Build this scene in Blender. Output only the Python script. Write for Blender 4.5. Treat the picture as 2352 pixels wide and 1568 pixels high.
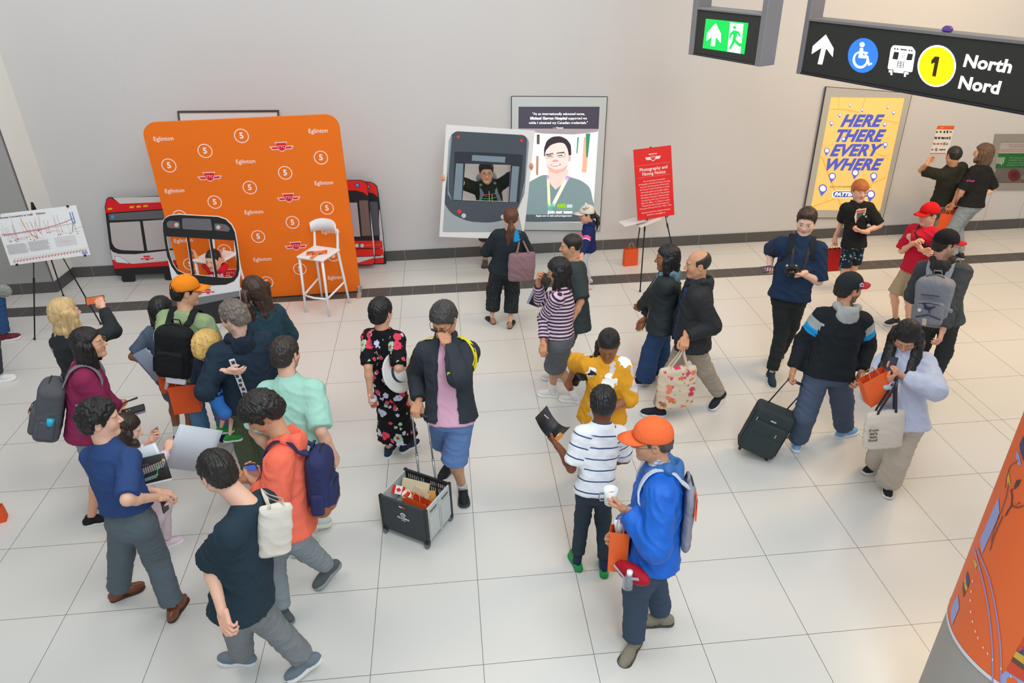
import bpy, math, random
import numpy as np
from mathutils import Matrix, Vector
for _o in list(bpy.data.objects): bpy.data.objects.remove(_o)
SC = bpy.context.scene
COL = SC.collection
S = .74                      # one floor tile in metres

# ---------------------------------------------------------------- camera
FPX = 1685.0
def _rot(yaw, pitch, roll):
    cy, sy, cp, sp, cr, sr = math.cos(yaw), math.sin(yaw), math.cos(pitch), math.sin(pitch), math.cos(roll), math.sin(roll)
    f = np.array([sy*cp, cy*cp, -sp]); r = np.array([cy, -sy, 0]); u = np.cross(r, f)
    return cr*r+sr*u, -sr*r+cr*u, f
CR, CU, CF = _rot(0.08401, 0.5104, -0.01997)
CAM = np.array([0.94985, -4.32427, 5.71565])*S
cd = bpy.data.cameras.new('camera'); cam = bpy.data.objects.new('camera', cd); COL.objects.link(cam)
cd.sensor_width = 36; cd.sensor_fit = 'HORIZONTAL'; cd.lens = FPX/2352*36; cd.clip_start = .05; cd.clip_end = 200
M = Matrix.Identity(4)
for i in range(3):
    M[i][0] = CR[i]; M[i][1] = CU[i]; M[i][2] = -CF[i]; M[i][3] = CAM[i]
cam.matrix_world = M
SC.camera = cam

# ---------------------------------------------------------------- world, lights, exposure
SC.view_settings.view_transform = 'Standard'; SC.view_settings.look = 'None'
SC.view_settings.gamma = 1; SC.view_settings.use_curve_mapping = False
SC.view_settings.exposure = 0.36
wd = bpy.data.worlds.new('hall_daylight'); SC.world = wd; wd.use_nodes = True
bg = wd.node_tree.nodes['Background']; bg.inputs[0].default_value = (.90, .95, 1, 1); bg.inputs[1].default_value = .36
def area(name, loc, target, size, power, color, sizey=None):
    l = bpy.data.lights.new(name, 'AREA'); l.energy = power; l.color = color
    l.shape = 'RECTANGLE'; l.size = size; l.size_y = sizey or size
    o = bpy.data.objects.new(name, l); COL.objects.link(o); o.location = loc
    o.rotation_euler = (Vector(target)-Vector(loc)).to_track_quat('-Z', 'Y').to_euler()
    return o
area('ceiling_light', (-2.5, 1.5, 6.6), (-2.5, 2.5, 0), 3.0, 76, (1, .94, .86))
area('ceiling_light', (2.5, -1.5, 6.6), (2.0, 1.5, 0), 3.0, 135, (.84, .96, 1))
area('ceiling_light', (1.0, 3.6, 6.4), (1.0, 5.6, 0), 3.0, 56, (1, .93, .84), 1.2)
area('ceiling_light', (7.2, 3.0, 4.9), (6.8, 4.6, 0), 2.2, 125, (1, .68, .34), 1.6)
area('ceiling_light', (7.4, 5.4, 4.9), (7.4, 6.2, 1.0), 2.6, 24, (1, .74, .45), .5)
area('wall_washer_light', (-3.6, 4.6, 5.6), (-4.2, 7, 2.4), 2.0, 18, (1, .98, .90), .6)
area('balcony_light', (1.9, -5.2, 6.0), (2.0, 2.0, .6), 1.6, 132, (.80, .96, 1))

# ---------------------------------------------------------------- pixel rays of the calibrated view
def ray(u, v): return CF+(u-1176)/FPX*CR-(v-784)/FPX*CU
def at_z(u, v, z=0.):
    d = ray(u, v); return CAM+(z-CAM[2])/d[2]*d
def at_y(u, v, y):
    d = ray(u, v); return CAM+(y-CAM[1])/d[1]*d
def over(u, v, xy):
    d = ray(u, v); w = np.array(xy[:2])-CAM[:2]; t = (w@d[:2])/(d[:2]@d[:2]); return CAM+t*d
def on_plane(u, v, O, n):
    d = ray(u, v); return CAM+((np.asarray(O)-CAM)@n)/(d@n)*d
def px(X):
    d = np.asarray(X, float)-CAM; z = d@CF
    return np.stack([1176+FPX*(d@CR)/z, 784-FPX*(d@CU)/z], -1)

# ---------------------------------------------------------------- materials
def lin(c):
    if isinstance(c, str): c = [int(c[i:i+2], 16)/255 for i in (0, 2, 4)]
    return tuple((x/12.92 if x <= .04045 else ((x+.055)/1.055)**2.4) for x in c[:3])+(1,)
MATS = {}
class NT:
    def __init__(s, name):
        s.m = bpy.data.materials.new(name); s.m.use_nodes = True; s.t = s.m.node_tree; s.b = s.t.nodes['Principled BSDF']
    def n(s, typ, **kw):
        x = s.t.nodes.new(typ)
        for k, v in kw.items():
            if k[0] == 'i' and k[1:].isdigit(): x.inputs[int(k[1:])].default_value = v
            else: setattr(x, k, v)
        return x
    def l(s, a, b): s.t.links.new(a, b)
    def math(s, op, a, b=None, c=None):
        x = s.n('ShaderNodeMath', operation=op)
        for i, v in enumerate((a, b, c)):
            if v is None: continue
            if isinstance(v, (int, float)): x.inputs[i].default_value = v
            else: s.l(v, x.inputs[i])
        return x.outputs[0]
    def mix(s, f, a, b):
        x = s.n('ShaderNodeMix', data_type='RGBA')
        for i, v in ((0, f), (6, a), (7, b)):
            if isinstance(v, (int, float)): x.inputs[i].default_value = v
            elif isinstance(v, tuple): x.inputs[i].default_value = v
            else: s.l(v, x.inputs[i])
        return x.outputs[2]
    def bump(s, h, strength=.3, dist=.01):
        x = s.n('ShaderNodeBump'); x.inputs['Strength'].default_value = strength; x.inputs['Distance'].default_value = dist
        s.l(h, x.inputs['Height']); s.l(x.outputs[0], s.b.inputs['Normal'])
    def noise(s, scale, detail=3, vec=None, rough=.5):
        x = s.n('ShaderNodeTexNoise'); x.inputs['Scale'].default_value = scale; x.inputs['Detail'].default_value = detail; x.inputs['Roughness'].default_value = rough
        if vec is not None: s.l(vec, x.inputs['Vector'])
        return x.outputs[0]
    def obj(s): return s.n('ShaderNodeTexCoord').outputs['Object']
    def attr(s, name): return s.n('ShaderNodeAttribute', attribute_name=name)
def flat(c, rough=.5, metal=0, emit=0, spec=.5, name='paint', coat=0):
    key = ('flat', c, rough, metal, emit, spec, coat)
    if key in MATS: return MATS[key]
    t = NT(name); b = t.b; b.inputs['Base Color'].default_value = lin(c); b.inputs['Roughness'].default_value = rough
    b.inputs['Metallic'].default_value = metal; b.inputs['Specular IOR Level'].default_value = spec
    if coat: b.inputs['Coat Weight'].default_value = coat
    if emit: b.inputs['Emission Color'].default_value = lin(c); b.inputs['Emission Strength'].default_value = emit
    MATS[key] = t.m; return t.m
def cloth(c, rough=.85, bumps=.5, var=.12, weave=900, name='fabric', spec=.2, fold=.5):
    key = ('cloth', c, rough, bumps, var, weave, spec, fold)
    if key in MATS: return MATS[key]
    t = NT(name); b = t.b; o = t.obj()
    n1 = t.noise(5, 3, o); n2 = t.noise(weave, 1, o); n3 = t.noise(13, 3, o, .55)
    c1 = lin(c); dk = tuple(x*(1-var) for x in c1[:3])+(1,); lt = tuple(min(1, x*(1+var)+.002) for x in c1[:3])+(1,)
    t.l(t.mix(n2, dk, lt), b.inputs['Base Color'])
    b.inputs['Roughness'].default_value = rough; b.inputs['Specular IOR Level'].default_value = spec
    h = t.math('ADD', t.math('MULTIPLY', n1, 1.0*fold), t.math('ADD', t.math('MULTIPLY', n3, .45*fold), t.math('MULTIPLY', n2, .03)))
    t.bump(h, bumps, .03)
    MATS[key] = t.m; return t.m
def pattern(key, base, fn, rough=.85, name='printed_fabric', bumps=.4):
    """fn(t, vec) -> colour socket, from the garment's own coordinates (attribute 'lc')"""
    if key in MATS: return MATS[key]
    t = NT(name); a = t.attr('lc').outputs['Vector']
    t.l(fn(t, a, lin(base)), t.b.inputs['Base Color']); t.b.inputs['Roughness'].default_value = rough
    t.b.inputs['Specular IOR Level'].default_value = .2
    t.bump(t.noise(6, 3, t.obj()), bumps, .03)
    MATS[key] = t.m; return t.m
def stripes(c1, c2, period, duty, offset=0, axis=2):
    def fn(t, a, base):
        sp = t.n('ShaderNodeSeparateXYZ'); t.l(a, sp.inputs[0])
        z = sp.outputs[axis]
        f = t.math('FRACT', t.math('MULTIPLY_ADD', z, 1/period, 50+offset))
        return t.mix(t.math('LESS_THAN', f, duty), base, lin(c2))
    return pattern(('stripes', c1, c2, period, duty, offset, axis), c1, fn, name='striped_fabric')
def zbands(c1, bands):
    """bands = [(z from, z to, colour)] in the garment's own length coordinate"""
    def fn(t, a, base):
        sp = t.n('ShaderNodeSeparateXYZ'); t.l(a, sp.inputs[0]); col = base
        for z0, z1, cc in bands: col = t.mix(t.math('MULTIPLY', t.math('GREATER_THAN', sp.outputs[2], z0), t.math('LESS_THAN', sp.outputs[2], z1)), col, lin(cc))
        return col
    return pattern(('zb', c1, tuple(bands)), c1, fn, name='banded_fabric')
def dots(c1, c2, scale, r=.2):
    def fn(t, a, base):
        v = t.n('ShaderNodeTexVoronoi'); v.inputs['Scale'].default_value = scale; v.inputs['Randomness'].default_value = .35; t.l(a, v.inputs['Vector'])
        return t.mix(t.math('LESS_THAN', v.outputs['Distance'], r), base, lin(c2))
    return pattern(('dots', c1, c2, scale, r), c1, fn, name='dotted_fabric')
def floral(c1, cols, scale, size=.45, density=.6, wob=.25, seed=0, small=None, name='floral_fabric'):
    def fn(t, a, base):
        mp = t.n('ShaderNodeMapping'); t.l(a, mp.inputs[0]); mp.inputs['Location'].default_value = (seed, seed*.7, seed*.3)
        col = base
        layers = [(scale, size, density)]
        if small: layers = [(scale*small, size*.8, density*.55)]+layers
        for sc, sz, de in layers:
            v = t.n('ShaderNodeTexVoronoi'); v.inputs['Scale'].default_value = sc; t.l(mp.outputs[0], v.inputs['Vector'])
            d = t.math('ADD', v.outputs['Distance'], t.math('MULTIPLY', t.math('SUBTRACT', t.noise(sc*3.2, 1, mp.outputs[0]), .5), wob*2))
            s2 = t.n('ShaderNodeSeparateColor'); t.l(v.outputs['Color'], s2.inputs[0])
            on = t.math('MULTIPLY', t.math('LESS_THAN', d, sz), t.math('LESS_THAN', s2.outputs[1], de))
            rp = t.n('ShaderNodeValToRGB'); rp.color_ramp.interpolation = 'CONSTANT'
            el = rp.color_ramp.elements
            while len(el) < len(cols): el.new(.5)
            for i, cc in enumerate(cols): el[i].position = i/len(cols); el[i].color = lin(cc)
            t.l(s2.outputs[0], rp.inputs[0])
            core = t.mix(t.math('LESS_THAN', d, sz*.3), rp.outputs[0], tuple(x*.55 for x in lin(cols[0])[:3])+(1,))
            col = t.mix(on, col, core)
        return col
    return pattern(('floral', c1, tuple(cols), scale, size, density, seed, small), c1, fn, name=name)
def plaid(c1, c2, c3, period):
    def fn(t, a, base):
        sp = t.n('ShaderNodeSeparateXYZ'); t.l(a, sp.inputs[0]); col = base
        for ax, cc in ((0, c2), (2, c3)):
            f = t.math('FRACT', t.math('MULTIPLY_ADD', sp.outputs[ax], 1/period, 50))
            col = t.mix(t.math('MULTIPLY', t.math('LESS_THAN', f, .35), .6), col, lin(cc))
        return col
    return pattern(('plaid', c1, c2, c3, period), c1, fn, name='plaid_fabric')
def skin_mat():
    if 'skin' in MATS: return MATS['skin']
    t = NT('skin'); a = t.attr('tint'); t.l(a.outputs['Color'], t.b.inputs['Base Color']); t.b.inputs['Roughness'].default_value = .48
    t.b.inputs['Specular IOR Level'].default_value = .35
    t.b.inputs['Subsurface Weight'].default_value = .06; t.b.inputs['Subsurface Scale'].default_value = .02; t.b.inputs['Subsurface Radius'].default_value = (1, .35, .2)
    t.bump(t.noise(260, 2, t.obj()), .12, .002)
    MATS['skin'] = t.m; return t.m
def hair_mat(c, rough=.42, streak=.35):
    key = ('hair', c)
    if key in MATS: return MATS[key]
    t = NT('hair'); o = t.attr('lc').outputs['Vector']
    mp = t.n('ShaderNodeMapping'); t.l(o, mp.inputs[0]); mp.inputs['Scale'].default_value = (1, 1, .10)
    n = t.noise(190, 3, mp.outputs[0]); n2 = t.noise(60, 2, mp.outputs[0])
    c1 = lin(c); dk = tuple(x*(1-streak) for x in c1[:3])+(1,); lt = tuple(min(1, x*(1+streak*1.6)+.006) for x in c1[:3])+(1,)
    t.l(t.mix(n2, dk, lt), t.b.inputs['Base Color']); t.b.inputs['Roughness'].default_value = rough; t.b.inputs['Specular IOR Level'].default_value = .5
    t.bump(t.math('ADD', n, n2), .7, .006)
    MATS[key] = t.m; return t.m

# ---------------------------------------------------------------- object helpers
ORG = {}
def tag(o, label=None, cat=None, group=None, kind=None):
    if label: o['label'] = label
    if cat: o['category'] = cat
    if group: o['group'] = group
    if kind: o['kind'] = kind
    return o
def thing(name, label, cat, loc, group=None):
    o = bpy.data.objects.new(name, None); COL.objects.link(o); o.empty_display_size = .1
    o.location = [float(x) for x in loc]; ORG[o.name] = np.array(loc, float)
    return tag(o, label, cat, group)
def obj(name, V, F, mats, parent=None, smooth=False, fm=None, attrs=None, org=None, label=None):
    V = np.asarray(V, float)
    if parent is not None: O = ORG[parent.name]
    else:
        O = np.array(org if org is not None else [(V[:, 0].min()+V[:, 0].max())/2, (V[:, 1].min()+V[:, 1].max())/2, V[:, 2].min()], float)
    me = bpy.data.meshes.new(name)
    if isinstance(F, np.ndarray) and F.ndim == 2:
        n, k = F.shape; me.vertices.add(len(V)); me.vertices.foreach_set('co', (V-O).ravel())
        me.loops.add(n*k); me.loops.foreach_set('vertex_index', F.ravel().astype(np.int32))
        me.polygons.add(n); me.polygons.foreach_set('loop_start', np.arange(0, n*k, k, dtype=np.int32)); me.polygons.foreach_set('loop_total', np.full(n, k, np.int32))
        me.update(calc_edges=True)
    else:
        me.from_pydata((V-O).tolist(), [], [list(map(int, f)) for f in F])
    if not isinstance(mats, (list, tuple)): mats = [mats]
    for m in mats: me.materials.append(m)
    if fm is not None: me.polygons.foreach_set('material_index', np.asarray(fm, np.int32))
    if smooth: me.polygons.foreach_set('use_smooth', np.ones(len(me.polygons), bool))
    for k, a in (attrs or {}).items():
        a = np.asarray(a, float)
        if k == 'tint':
            at = me.attributes.new(k, 'FLOAT_COLOR', 'POINT'); at.data.foreach_set('color', np.concatenate([a, np.ones((len(a), 1))], 1).ravel())
        else:
            at = me.attributes.new(k, 'FLOAT_VECTOR', 'POINT' if len(a) == len(V) else 'CORNER'); at.data.foreach_set('vector', a.ravel())
    me.update()
    o = bpy.data.objects.new(name, me); COL.objects.link(o)
    if parent is not None: o.parent = parent; ORG[o.name] = O
    else: o.location = O.tolist(); ORG[o.name] = O
    if label: o['label'] = label
    return o
class MB:
    """collects boxes, tubes, lathes and prisms in a frame; rows of fr are the local x, y, z axes"""
    def __init__(s, O=(0, 0, 0), fr=None):
        s.V = []; s.F = []; s.M = []; s.O = np.array(O, float); s.fr = np.eye(3) if fr is None else np.asarray(fr, float)
    def add(s, V, F, m=0, world=False):
        b = len(s.V); V = np.asarray(V, float)
        if not world: V = s.O+V@s.fr
        s.V += V.tolist(); s.F += [[i+b for i in f] for f in F]; s.M += [m]*len(F); return s
    def box(s, c, h, m=0, R=None, bev=0):
        h = np.array(h, float); c = np.array(c, float)
        if bev <= 0:
            V = np.array([[x, y, z] for x in (-1, 1) for y in (-1, 1) for z in (-1, 1)])*h
            F = [[0, 1, 3, 2], [4, 6, 7, 5], [0, 4, 5, 1], [2, 3, 7, 6], [0, 2, 6, 4], [1, 5, 7, 3]]
        else:
            V = []; idx = {}
            b = min(bev, h.min()*.95)
            for sx in (-1, 1):
                for sy in (-1, 1):
                    for sz in (-1, 1):
                        for ax in range(3):
                            p = h-b; p[ax] = h[ax]; idx[(sx, sy, sz, ax)] = len(V); V.append(p*[sx, sy, sz])
            F = []
            for ax in range(3):
                a1, a2 = [(1, 2), (2, 0), (0, 1)][ax]
                for sg in (-1, 1):
                    q = []
                    for u, w in ((-1, -1), (1, -1), (1, 1), (-1, 1)):
                        k = [0, 0, 0]; k[ax] = sg; k[a1] = u; k[a2] = w; q.append(idx[(*k, ax)])
                    F.append(q if sg > 0 else q[::-1])
            for ax in range(3):
                a1, a2 = [(1, 2), (2, 0), (0, 1)][ax]
                for u in (-1, 1):
                    for w in (-1, 1):
                        lo = [0, 0, 0]; hi = [0, 0, 0]; lo[ax] = -1; hi[ax] = 1; lo[a1] = hi[a1] = u; lo[a2] = hi[a2] = w
                        q = [idx[(*lo, a1)], idx[(*hi, a1)], idx[(*hi, a2)], idx[(*lo, a2)]]
                        F.append(q if u*w < 0 else q[::-1])
            for k in [(x, y, z) for x in (-1, 1) for y in (-1, 1) for z in (-1, 1)]:
                q = [idx[(*k, a)] for a in range(3)]; F.append(q if k[0]*k[1]*k[2] > 0 else q[::-1])
            V = np.array(V)
        if R is not None: V = V@np.asarray(R)
        return s.add(V+c, F, m)
    def tube(s, pts, r, n=8, m=0, world=False, closed=False, flatten=None):
        P = np.array(pts, float); k = len(P); r = np.broadcast_to(np.array(r, float), (k,))
        T = np.gradient(P, axis=0) if not closed else np.roll(P, -1, 0)-np.roll(P, 1, 0)
        T /= np.linalg.norm(T, axis=1)[:, None]+1e-12
        a = np.cross(T[0], [0, 0, 1.]);
        if np.linalg.norm(a) < .1: a = np.cross(T[0], [1., 0, 0])
        a /= np.linalg.norm(a); V = []
        for i in range(k):
            a = a-(a@T[i])*T[i]; a /= np.linalg.norm(a); b = np.cross(T[i], a)
            for j in range(n):
                th = 2*math.pi*j/n; V.append(P[i]+r[i]*(math.cos(th)*a+(flatten or 1)*math.sin(th)*b))
        F = [[i*n+j, i*n+(j+1) % n, ((i+1) % k)*n+(j+1) % n, ((i+1) % k)*n+j] for i in range(k if closed else k-1) for j in range(n)]
        if not closed: F += [list(range(n))[::-1], [(k-1)*n+j for j in range(n)]]
        return s.add(V, F, m, world)
    def ribbon(s, pts, nrm, w, t, m=0, world=True):
        """flat strap along pts; nrm = outward direction per point"""
        P = np.array(pts, float); N = np.array(nrm, float); T = np.gradient(P, axis=0); T /= np.linalg.norm(T, axis=1)[:, None]+1e-12
        N = N-(N*T).sum(1)[:, None]*T; N /= np.linalg.norm(N, axis=1)[:, None]+1e-12; B = np.cross(T, N)
        V = np.concatenate([np.stack([P-B*w/2, P+B*w/2, P+B*w/2+N*t, P-B*w/2+N*t], 1)]).reshape(-1, 3); k = len(P)
        F = [[i*4+j, i*4+(j+1) % 4, i*4+4+(j+1) % 4, i*4+4+j] for i in range(k-1) for j in range(4)]+[[3, 2, 1, 0], [k*4-4, k*4-3, k*4-2, k*4-1]]
        return s.add(V, F, m, world)
    def lathe(s, prof, c=(0, 0, 0), n=24, m=0, ax=2):
        V = []; k = len(prof)
        for r, z in prof:
            for j in range(n):
                th = 2*math.pi*j/n; p = [r*math.cos(th), r*math.sin(th), z]
                if ax == 0: p = [p[2], p[0], p[1]]
                if ax == 1: p = [p[1], p[2], p[0]]
                V.append(np.array(p)+c)
        F = [[i*n+j, i*n+(j+1) % n, (i+1)*n+(j+1) % n, (i+1)*n+j] for i in range(k-1) for j in range(n)]
        F += [list(range(n))[::-1], [(k-1)*n+j for j in range(n)]]
        return s.add(V, F, m)
    def prism(s, poly, y0, y1, m=0):
        """poly in local x,z extruded along local y"""
        k = len(poly); V = [[x, y0, z] for x, z in poly]+[[x, y1, z] for x, z in poly]
        F = [list(range(k)), list(range(k, 2*k))[::-1]]+[[i, i+k, (i+1) % k+k, (i+1) % k] for i in range(k)]
        return s.add(V, F, m)
    def build(s, name, mats, parent=None, smooth=False, **kw):
        o = obj(name, s.V, s.F, mats, parent, smooth, s.M, **kw); return o
def frame(x, up=(0, 0, 1)):
    x = np.array(x, float); x /= np.linalg.norm(x); z = np.array(up, float); z = z-(z@x)*x; z /= np.linalg.norm(z)
    return np.array([x, np.cross(z, x), z])
# ---- flat artwork: polygons with holes and lettering, made from 2D curves
def rrect(x0, z0, x1, z1, r, n=5):
    r = r if isinstance(r, (list, tuple)) else [r]*4; P = []
    for (cx, cz, a0), q in zip([(x1, z1, 0), (x0, z1, 90), (x0, z0, 180), (x1, z0, 270)], r):
        sx = -1 if cx == x1 else 1; sz = -1 if cz == z1 else 1
        if q <= 0: P.append((cx, cz)); continue
        for i in range(n+1):
            a = math.radians(a0+90*i/n); P.append((cx+sx*q+q*math.cos(a), cz+sz*q+q*math.sin(a)))
    return P
def circ(cx, cz, r, n=24, rz=None): return [(cx+r*math.cos(2*math.pi*i/n), cz+(rz or r)*math.sin(2*math.pi*i/n)) for i in range(n)]
def _curve_mesh(cu):
    ob = bpy.data.objects.new('tmp', cu); me = bpy.data.meshes.new_from_object(ob)
    V = np.array([v.co[:] for v in me.vertices]).reshape(-1, 3); F = [list(p.vertices) for p in me.polygons]
    bpy.data.objects.remove(ob); bpy.data.curves.remove(cu); bpy.data.meshes.remove(me); return V, F
def shape(loops, th=.0):
    cu = bpy.data.curves.new('s', 'CURVE'); cu.dimensions = '2D'; cu.fill_mode = 'BOTH'; cu.extrude = th/2
    for L in loops:
        sp = cu.splines.new('POLY'); sp.points.add(len(L)-1)
        for p, (x, z) in zip(sp.points, L): p.co = (x, z, 0, 1)
        sp.use_cyclic_u = True
    return _curve_mesh(cu)
_TX = {}
def text(s, size, bold=0., align='CENTER', shear=0., lead=1., th=.0, sx=1.):
    key = (s, round(size, 5), bold, align, shear, lead, sx)
    if key not in _TX:
        cu = bpy.data.curves.new('t', 'FONT'); cu.body = s; cu.size = size; cu.align_x = align; cu.align_y = 'CENTER'
        cu.offset = bold*size; cu.shear = shear; cu.space_line = lead; cu.resolution_u = 3; cu.extrude = .0004
        if bold: cu.space_character = 1+bold*1.2
        V, F = _curve_mesh(cu)
        if sx != 1 and len(V): V = V*[sx, 1, 1]
        _TX[key] = (V, F)
    return _TX[key]
class Board:
    """a flat face in the world: O origin, X right, Z up, N outward; art is laid on it in metres, a hair proud"""
    def __init__(s, O, X, Z=(0, 0, 1)):
        s.O = np.array(O, float); s.X = np.array(X, float)/np.linalg.norm(X); Z = np.array(Z, float); s.Z = Z-(Z@s.X)*s.X; s.Z /= np.linalg.norm(s.Z)
        s.N = np.cross(s.X, s.Z)      # pointing to the viewer side (right-handed X, -N, Z)
        s.lift = 0.
    def loc(s, u, v):
        P = on_plane(u, v, s.O, s.N); d = P-s.O; return d@s.X, d@s.Z
    def W(s, V, lift):
        V = np.asarray(V, float); return s.O+V[:, :1]*s.X+V[:, 1:2]*s.Z+(V[:, 2:3]+lift)*s.N
    def art(s, name, loops, mat, parent, lift=.001, th=.001, at=(0, 0), rot=0., sc=1., label=None):
        V, F = shape(loops, th); return s._put(name, V, F, mat, parent, lift, at, rot, sc, label)
    def txt(s, name, st, size, mat, parent, at=(0, 0), lift=.002, rot=0., label=None, sc=1., **kw):
        V, F = text(st, size, **kw); return s._put(name, V, F, mat, parent, lift, at, rot, sc, label)
    def _put(s, name, V, F, mat, parent, lift, at, rot, sc, label):
        V = np.array(V)*[sc, sc, 1]; c, q = math.cos(rot), math.sin(rot)
        V = np.stack([V[:, 0]*c-V[:, 1]*q+at[0], V[:, 0]*q+V[:, 1]*c+at[1], V[:, 2]], 1)
        o = obj(name, s.W(V, lift), F, mat, parent)
        if label: o['label'] = label
        return o
# ---------------------------------------------------------------- organic surfaces: smooth unions meshed with surface nets
def V3(*a): return np.array(a, float)
def unit(a): a = np.asarray(a, float); return a/(np.linalg.norm(a)+1e-12)
def smin(a, b, k):
    h = np.maximum(k-np.abs(a-b), 0)/k; return np.minimum(a, b)-h*h*k*.25
class Sdf:
    def __init__(s): s.p = []; s.post = []; s.pk = 0
    def add(s, fn, lo, hi, k, op, tag): s.p.append((fn, np.array(lo, float), np.array(hi, float), k, op, tag)); return s
    def seg(s, a, b, ra, rb, k=.02, op='u', tag=0, cut=(0, 0)):
        a = np.array(a, float); b = np.array(b, float); ab = b-a; L = np.linalg.norm(ab)+1e-9; u = ab/L
        def fn(P):
            q = P-a; t = q@u; tc = np.clip(t, 0, L)
            d = np.sqrt(np.maximum((q*q).sum(1)-2*t*tc+tc*tc, 0))-(ra+(rb-ra)*tc/L)
            if cut[0]: d = np.maximum(d, -t)
            if cut[1]: d = np.maximum(d, t-L)
            return d
        r = max(ra, rb); return s.add(fn, np.minimum(a, b)-r, np.maximum(a, b)+r, k, op, tag)
    def chain(s, pts, rs, k=.02, op='u', tag=0):
        for i in range(len(pts)-1): s.seg(pts[i], pts[i+1], rs[i], rs[i+1], k, op, tag)
        return s
    def ell(s, c, r, fr=None, k=.02, op='u', tag=0):
        c = np.array(c, float); r = np.array(r, float); fr = np.eye(3) if fr is None else fr
        def fn(P):
            q = (P-c)@fr.T; k0 = np.linalg.norm(q/r, axis=1); k1 = np.linalg.norm(q/(r*r), axis=1)+1e-9
            return k0*(k0-1)/k1
        R = (np.abs(fr.T)@r); return s.add(fn, c-R, c+R, k, op, tag)
    def box(s, c, h, r, fr=None, k=.02, op='u', tag=0):
        c = np.array(c, float); h = np.array(h, float)-r; fr = np.eye(3) if fr is None else fr
        def fn(P):
            q = np.abs((P-c)@fr.T)-h
            return np.linalg.norm(np.maximum(q, 0), axis=1)+np.minimum(q.max(1), 0)-r
        R = (np.abs(fr.T)@(h+r)); return s.add(fn, c-R, c+R, k, op, tag)
    def loft(s, O, fr, z, w, d, yo=None, xo=None, p=2.2, k=.03, op='u', tag=0):
        """elliptical tube along local z with stations z (ascending), half widths w, half depths d, centre offsets yo/xo"""
        O = np.array(O, float); z = np.array(z, float); w = np.array(w, float); d = np.array(d, float)
        yo = np.zeros(len(z)) if yo is None else np.array(yo, float); xo = np.zeros(len(z)) if xo is None else np.array(xo, float)
        def fn(P):
            q = (P-O)@fr.T; zz = q[:, 2]; ww = np.interp(zz, z, w); dd = np.interp(zz, z, d)
            yy = np.abs(q[:, 1]-np.interp(zz, z, yo))/dd; xx = np.abs(q[:, 0]-np.interp(zz, z, xo))/ww
            r = (xx**p+yy**p)**(1/p); e = (r-1)*np.minimum(ww, dd)*(.75+.25*np.minimum(1, 1))
            return np.maximum(e, np.maximum(zz-z[-1], z[0]-zz))
        R = max(w.max()+np.abs(xo).max(), d.max()+np.abs(yo).max()); A = O+fr.T@V3(0, 0, z[0]); B = O+fr.T@V3(0, 0, z[-1])
        ex = np.abs(fr.T)@V3(w.max()+np.abs(xo).max(), d.max()+np.abs(yo).max(), 0)
        return s.add(fn, np.minimum(A, B)-ex, np.maximum(A, B)+ex, k, op, tag)
    def plane(s, fn): s.post.append(fn); return s
    def at(s, P):
        P = np.atleast_2d(P); F = np.full(len(P), 9.)
        for fn, lo, hi, k, op, tag in s.p:
            d = fn(P); F = smin(F, d, k) if op == 'u' else -smin(-F, d, k)
        for f in s.post: F = np.maximum(F, f(P))
        return F
    def push(s, p, dr, mx=.6, off=.0):
        """first exit of the surface from inside point p along dr"""
        dr = unit(dr); t = np.linspace(0, mx, 90); P = np.array(p)+t[:, None]*dr; F = s.at(P); i = np.where(F < 0)[0]
        return np.array(p)+dr*((t[i[-1]] if len(i) else 0)+off)
    def mesh(s, h, smooth=1, warp=None, disp=None, axes=None):
        lo = np.min([p[1] for p in s.p if p[4] == 'u'], 0)-2.5*h-.012; hi = np.max([p[2] for p in s.p if p[4] == 'u'], 0)+2.5*h+.012
        n = np.ceil((hi-lo)/h).astype(int)+1
        ax = [lo[i]+h*np.arange(n[i]) for i in range(3)]
        F = np.full(n, .06); T = np.zeros(n, np.int16); pad = 2*h+.01; B = np.full(n, .06)
        for j, (fn, l, q, k, op, tag) in enumerate(s.p):
            i0 = np.clip(np.floor((l-pad-k-lo)/h).astype(int), 0, n-1); i1 = np.clip(np.ceil((q+pad+k-lo)/h).astype(int)+1, 1, n)
            if (i1 <= i0).any(): continue
            sl = tuple(slice(a, b) for a, b in zip(i0, i1))
            G = np.stack(np.meshgrid(*[ax[i][sl[i]] for i in range(3)], indexing='ij'), -1); sh = G.shape[:3]
            d = fn(G.reshape(-1, 3)).reshape(sh)
            f = F[sl]
            if op == 'u':
                m = d < B[sl]; b = B[sl]; b[m] = d[m]; t = T[sl]; t[m] = j
                F[sl] = smin(f, d, k)
            else: F[sl] = -smin(-f, d, k)
        if s.post:
            G = np.stack(np.meshgrid(*ax, indexing='ij'), -1).reshape(-1, 3)
            for f in s.post: F = np.maximum(F, f(G).reshape(n)) if not s.pk else -smin(-F, -f(G).reshape(n), s.pk)
        F[0] = F[-1] = .06; F[:, 0] = F[:, -1] = .06; F[:, :, 0] = F[:, :, -1] = .06
        V, Q = nets(F, lo, h)
        if len(V) == 0: return V, Q, np.zeros(0, int)
        ti = np.clip(np.rint((V-lo)/h).astype(int), 0, n-1); tg = T[ti[:, 0], ti[:, 1], ti[:, 2]]
        for _ in range(smooth): V = relax(V, Q, .5)
        if disp is not None:
            D = disp(V, normals(V, Q), tg)
            if axes is not None: A = axes[tg]; D = D-(D*A).sum(1)[:, None]*A
            V = V+D
        return V, Q, tg
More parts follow.
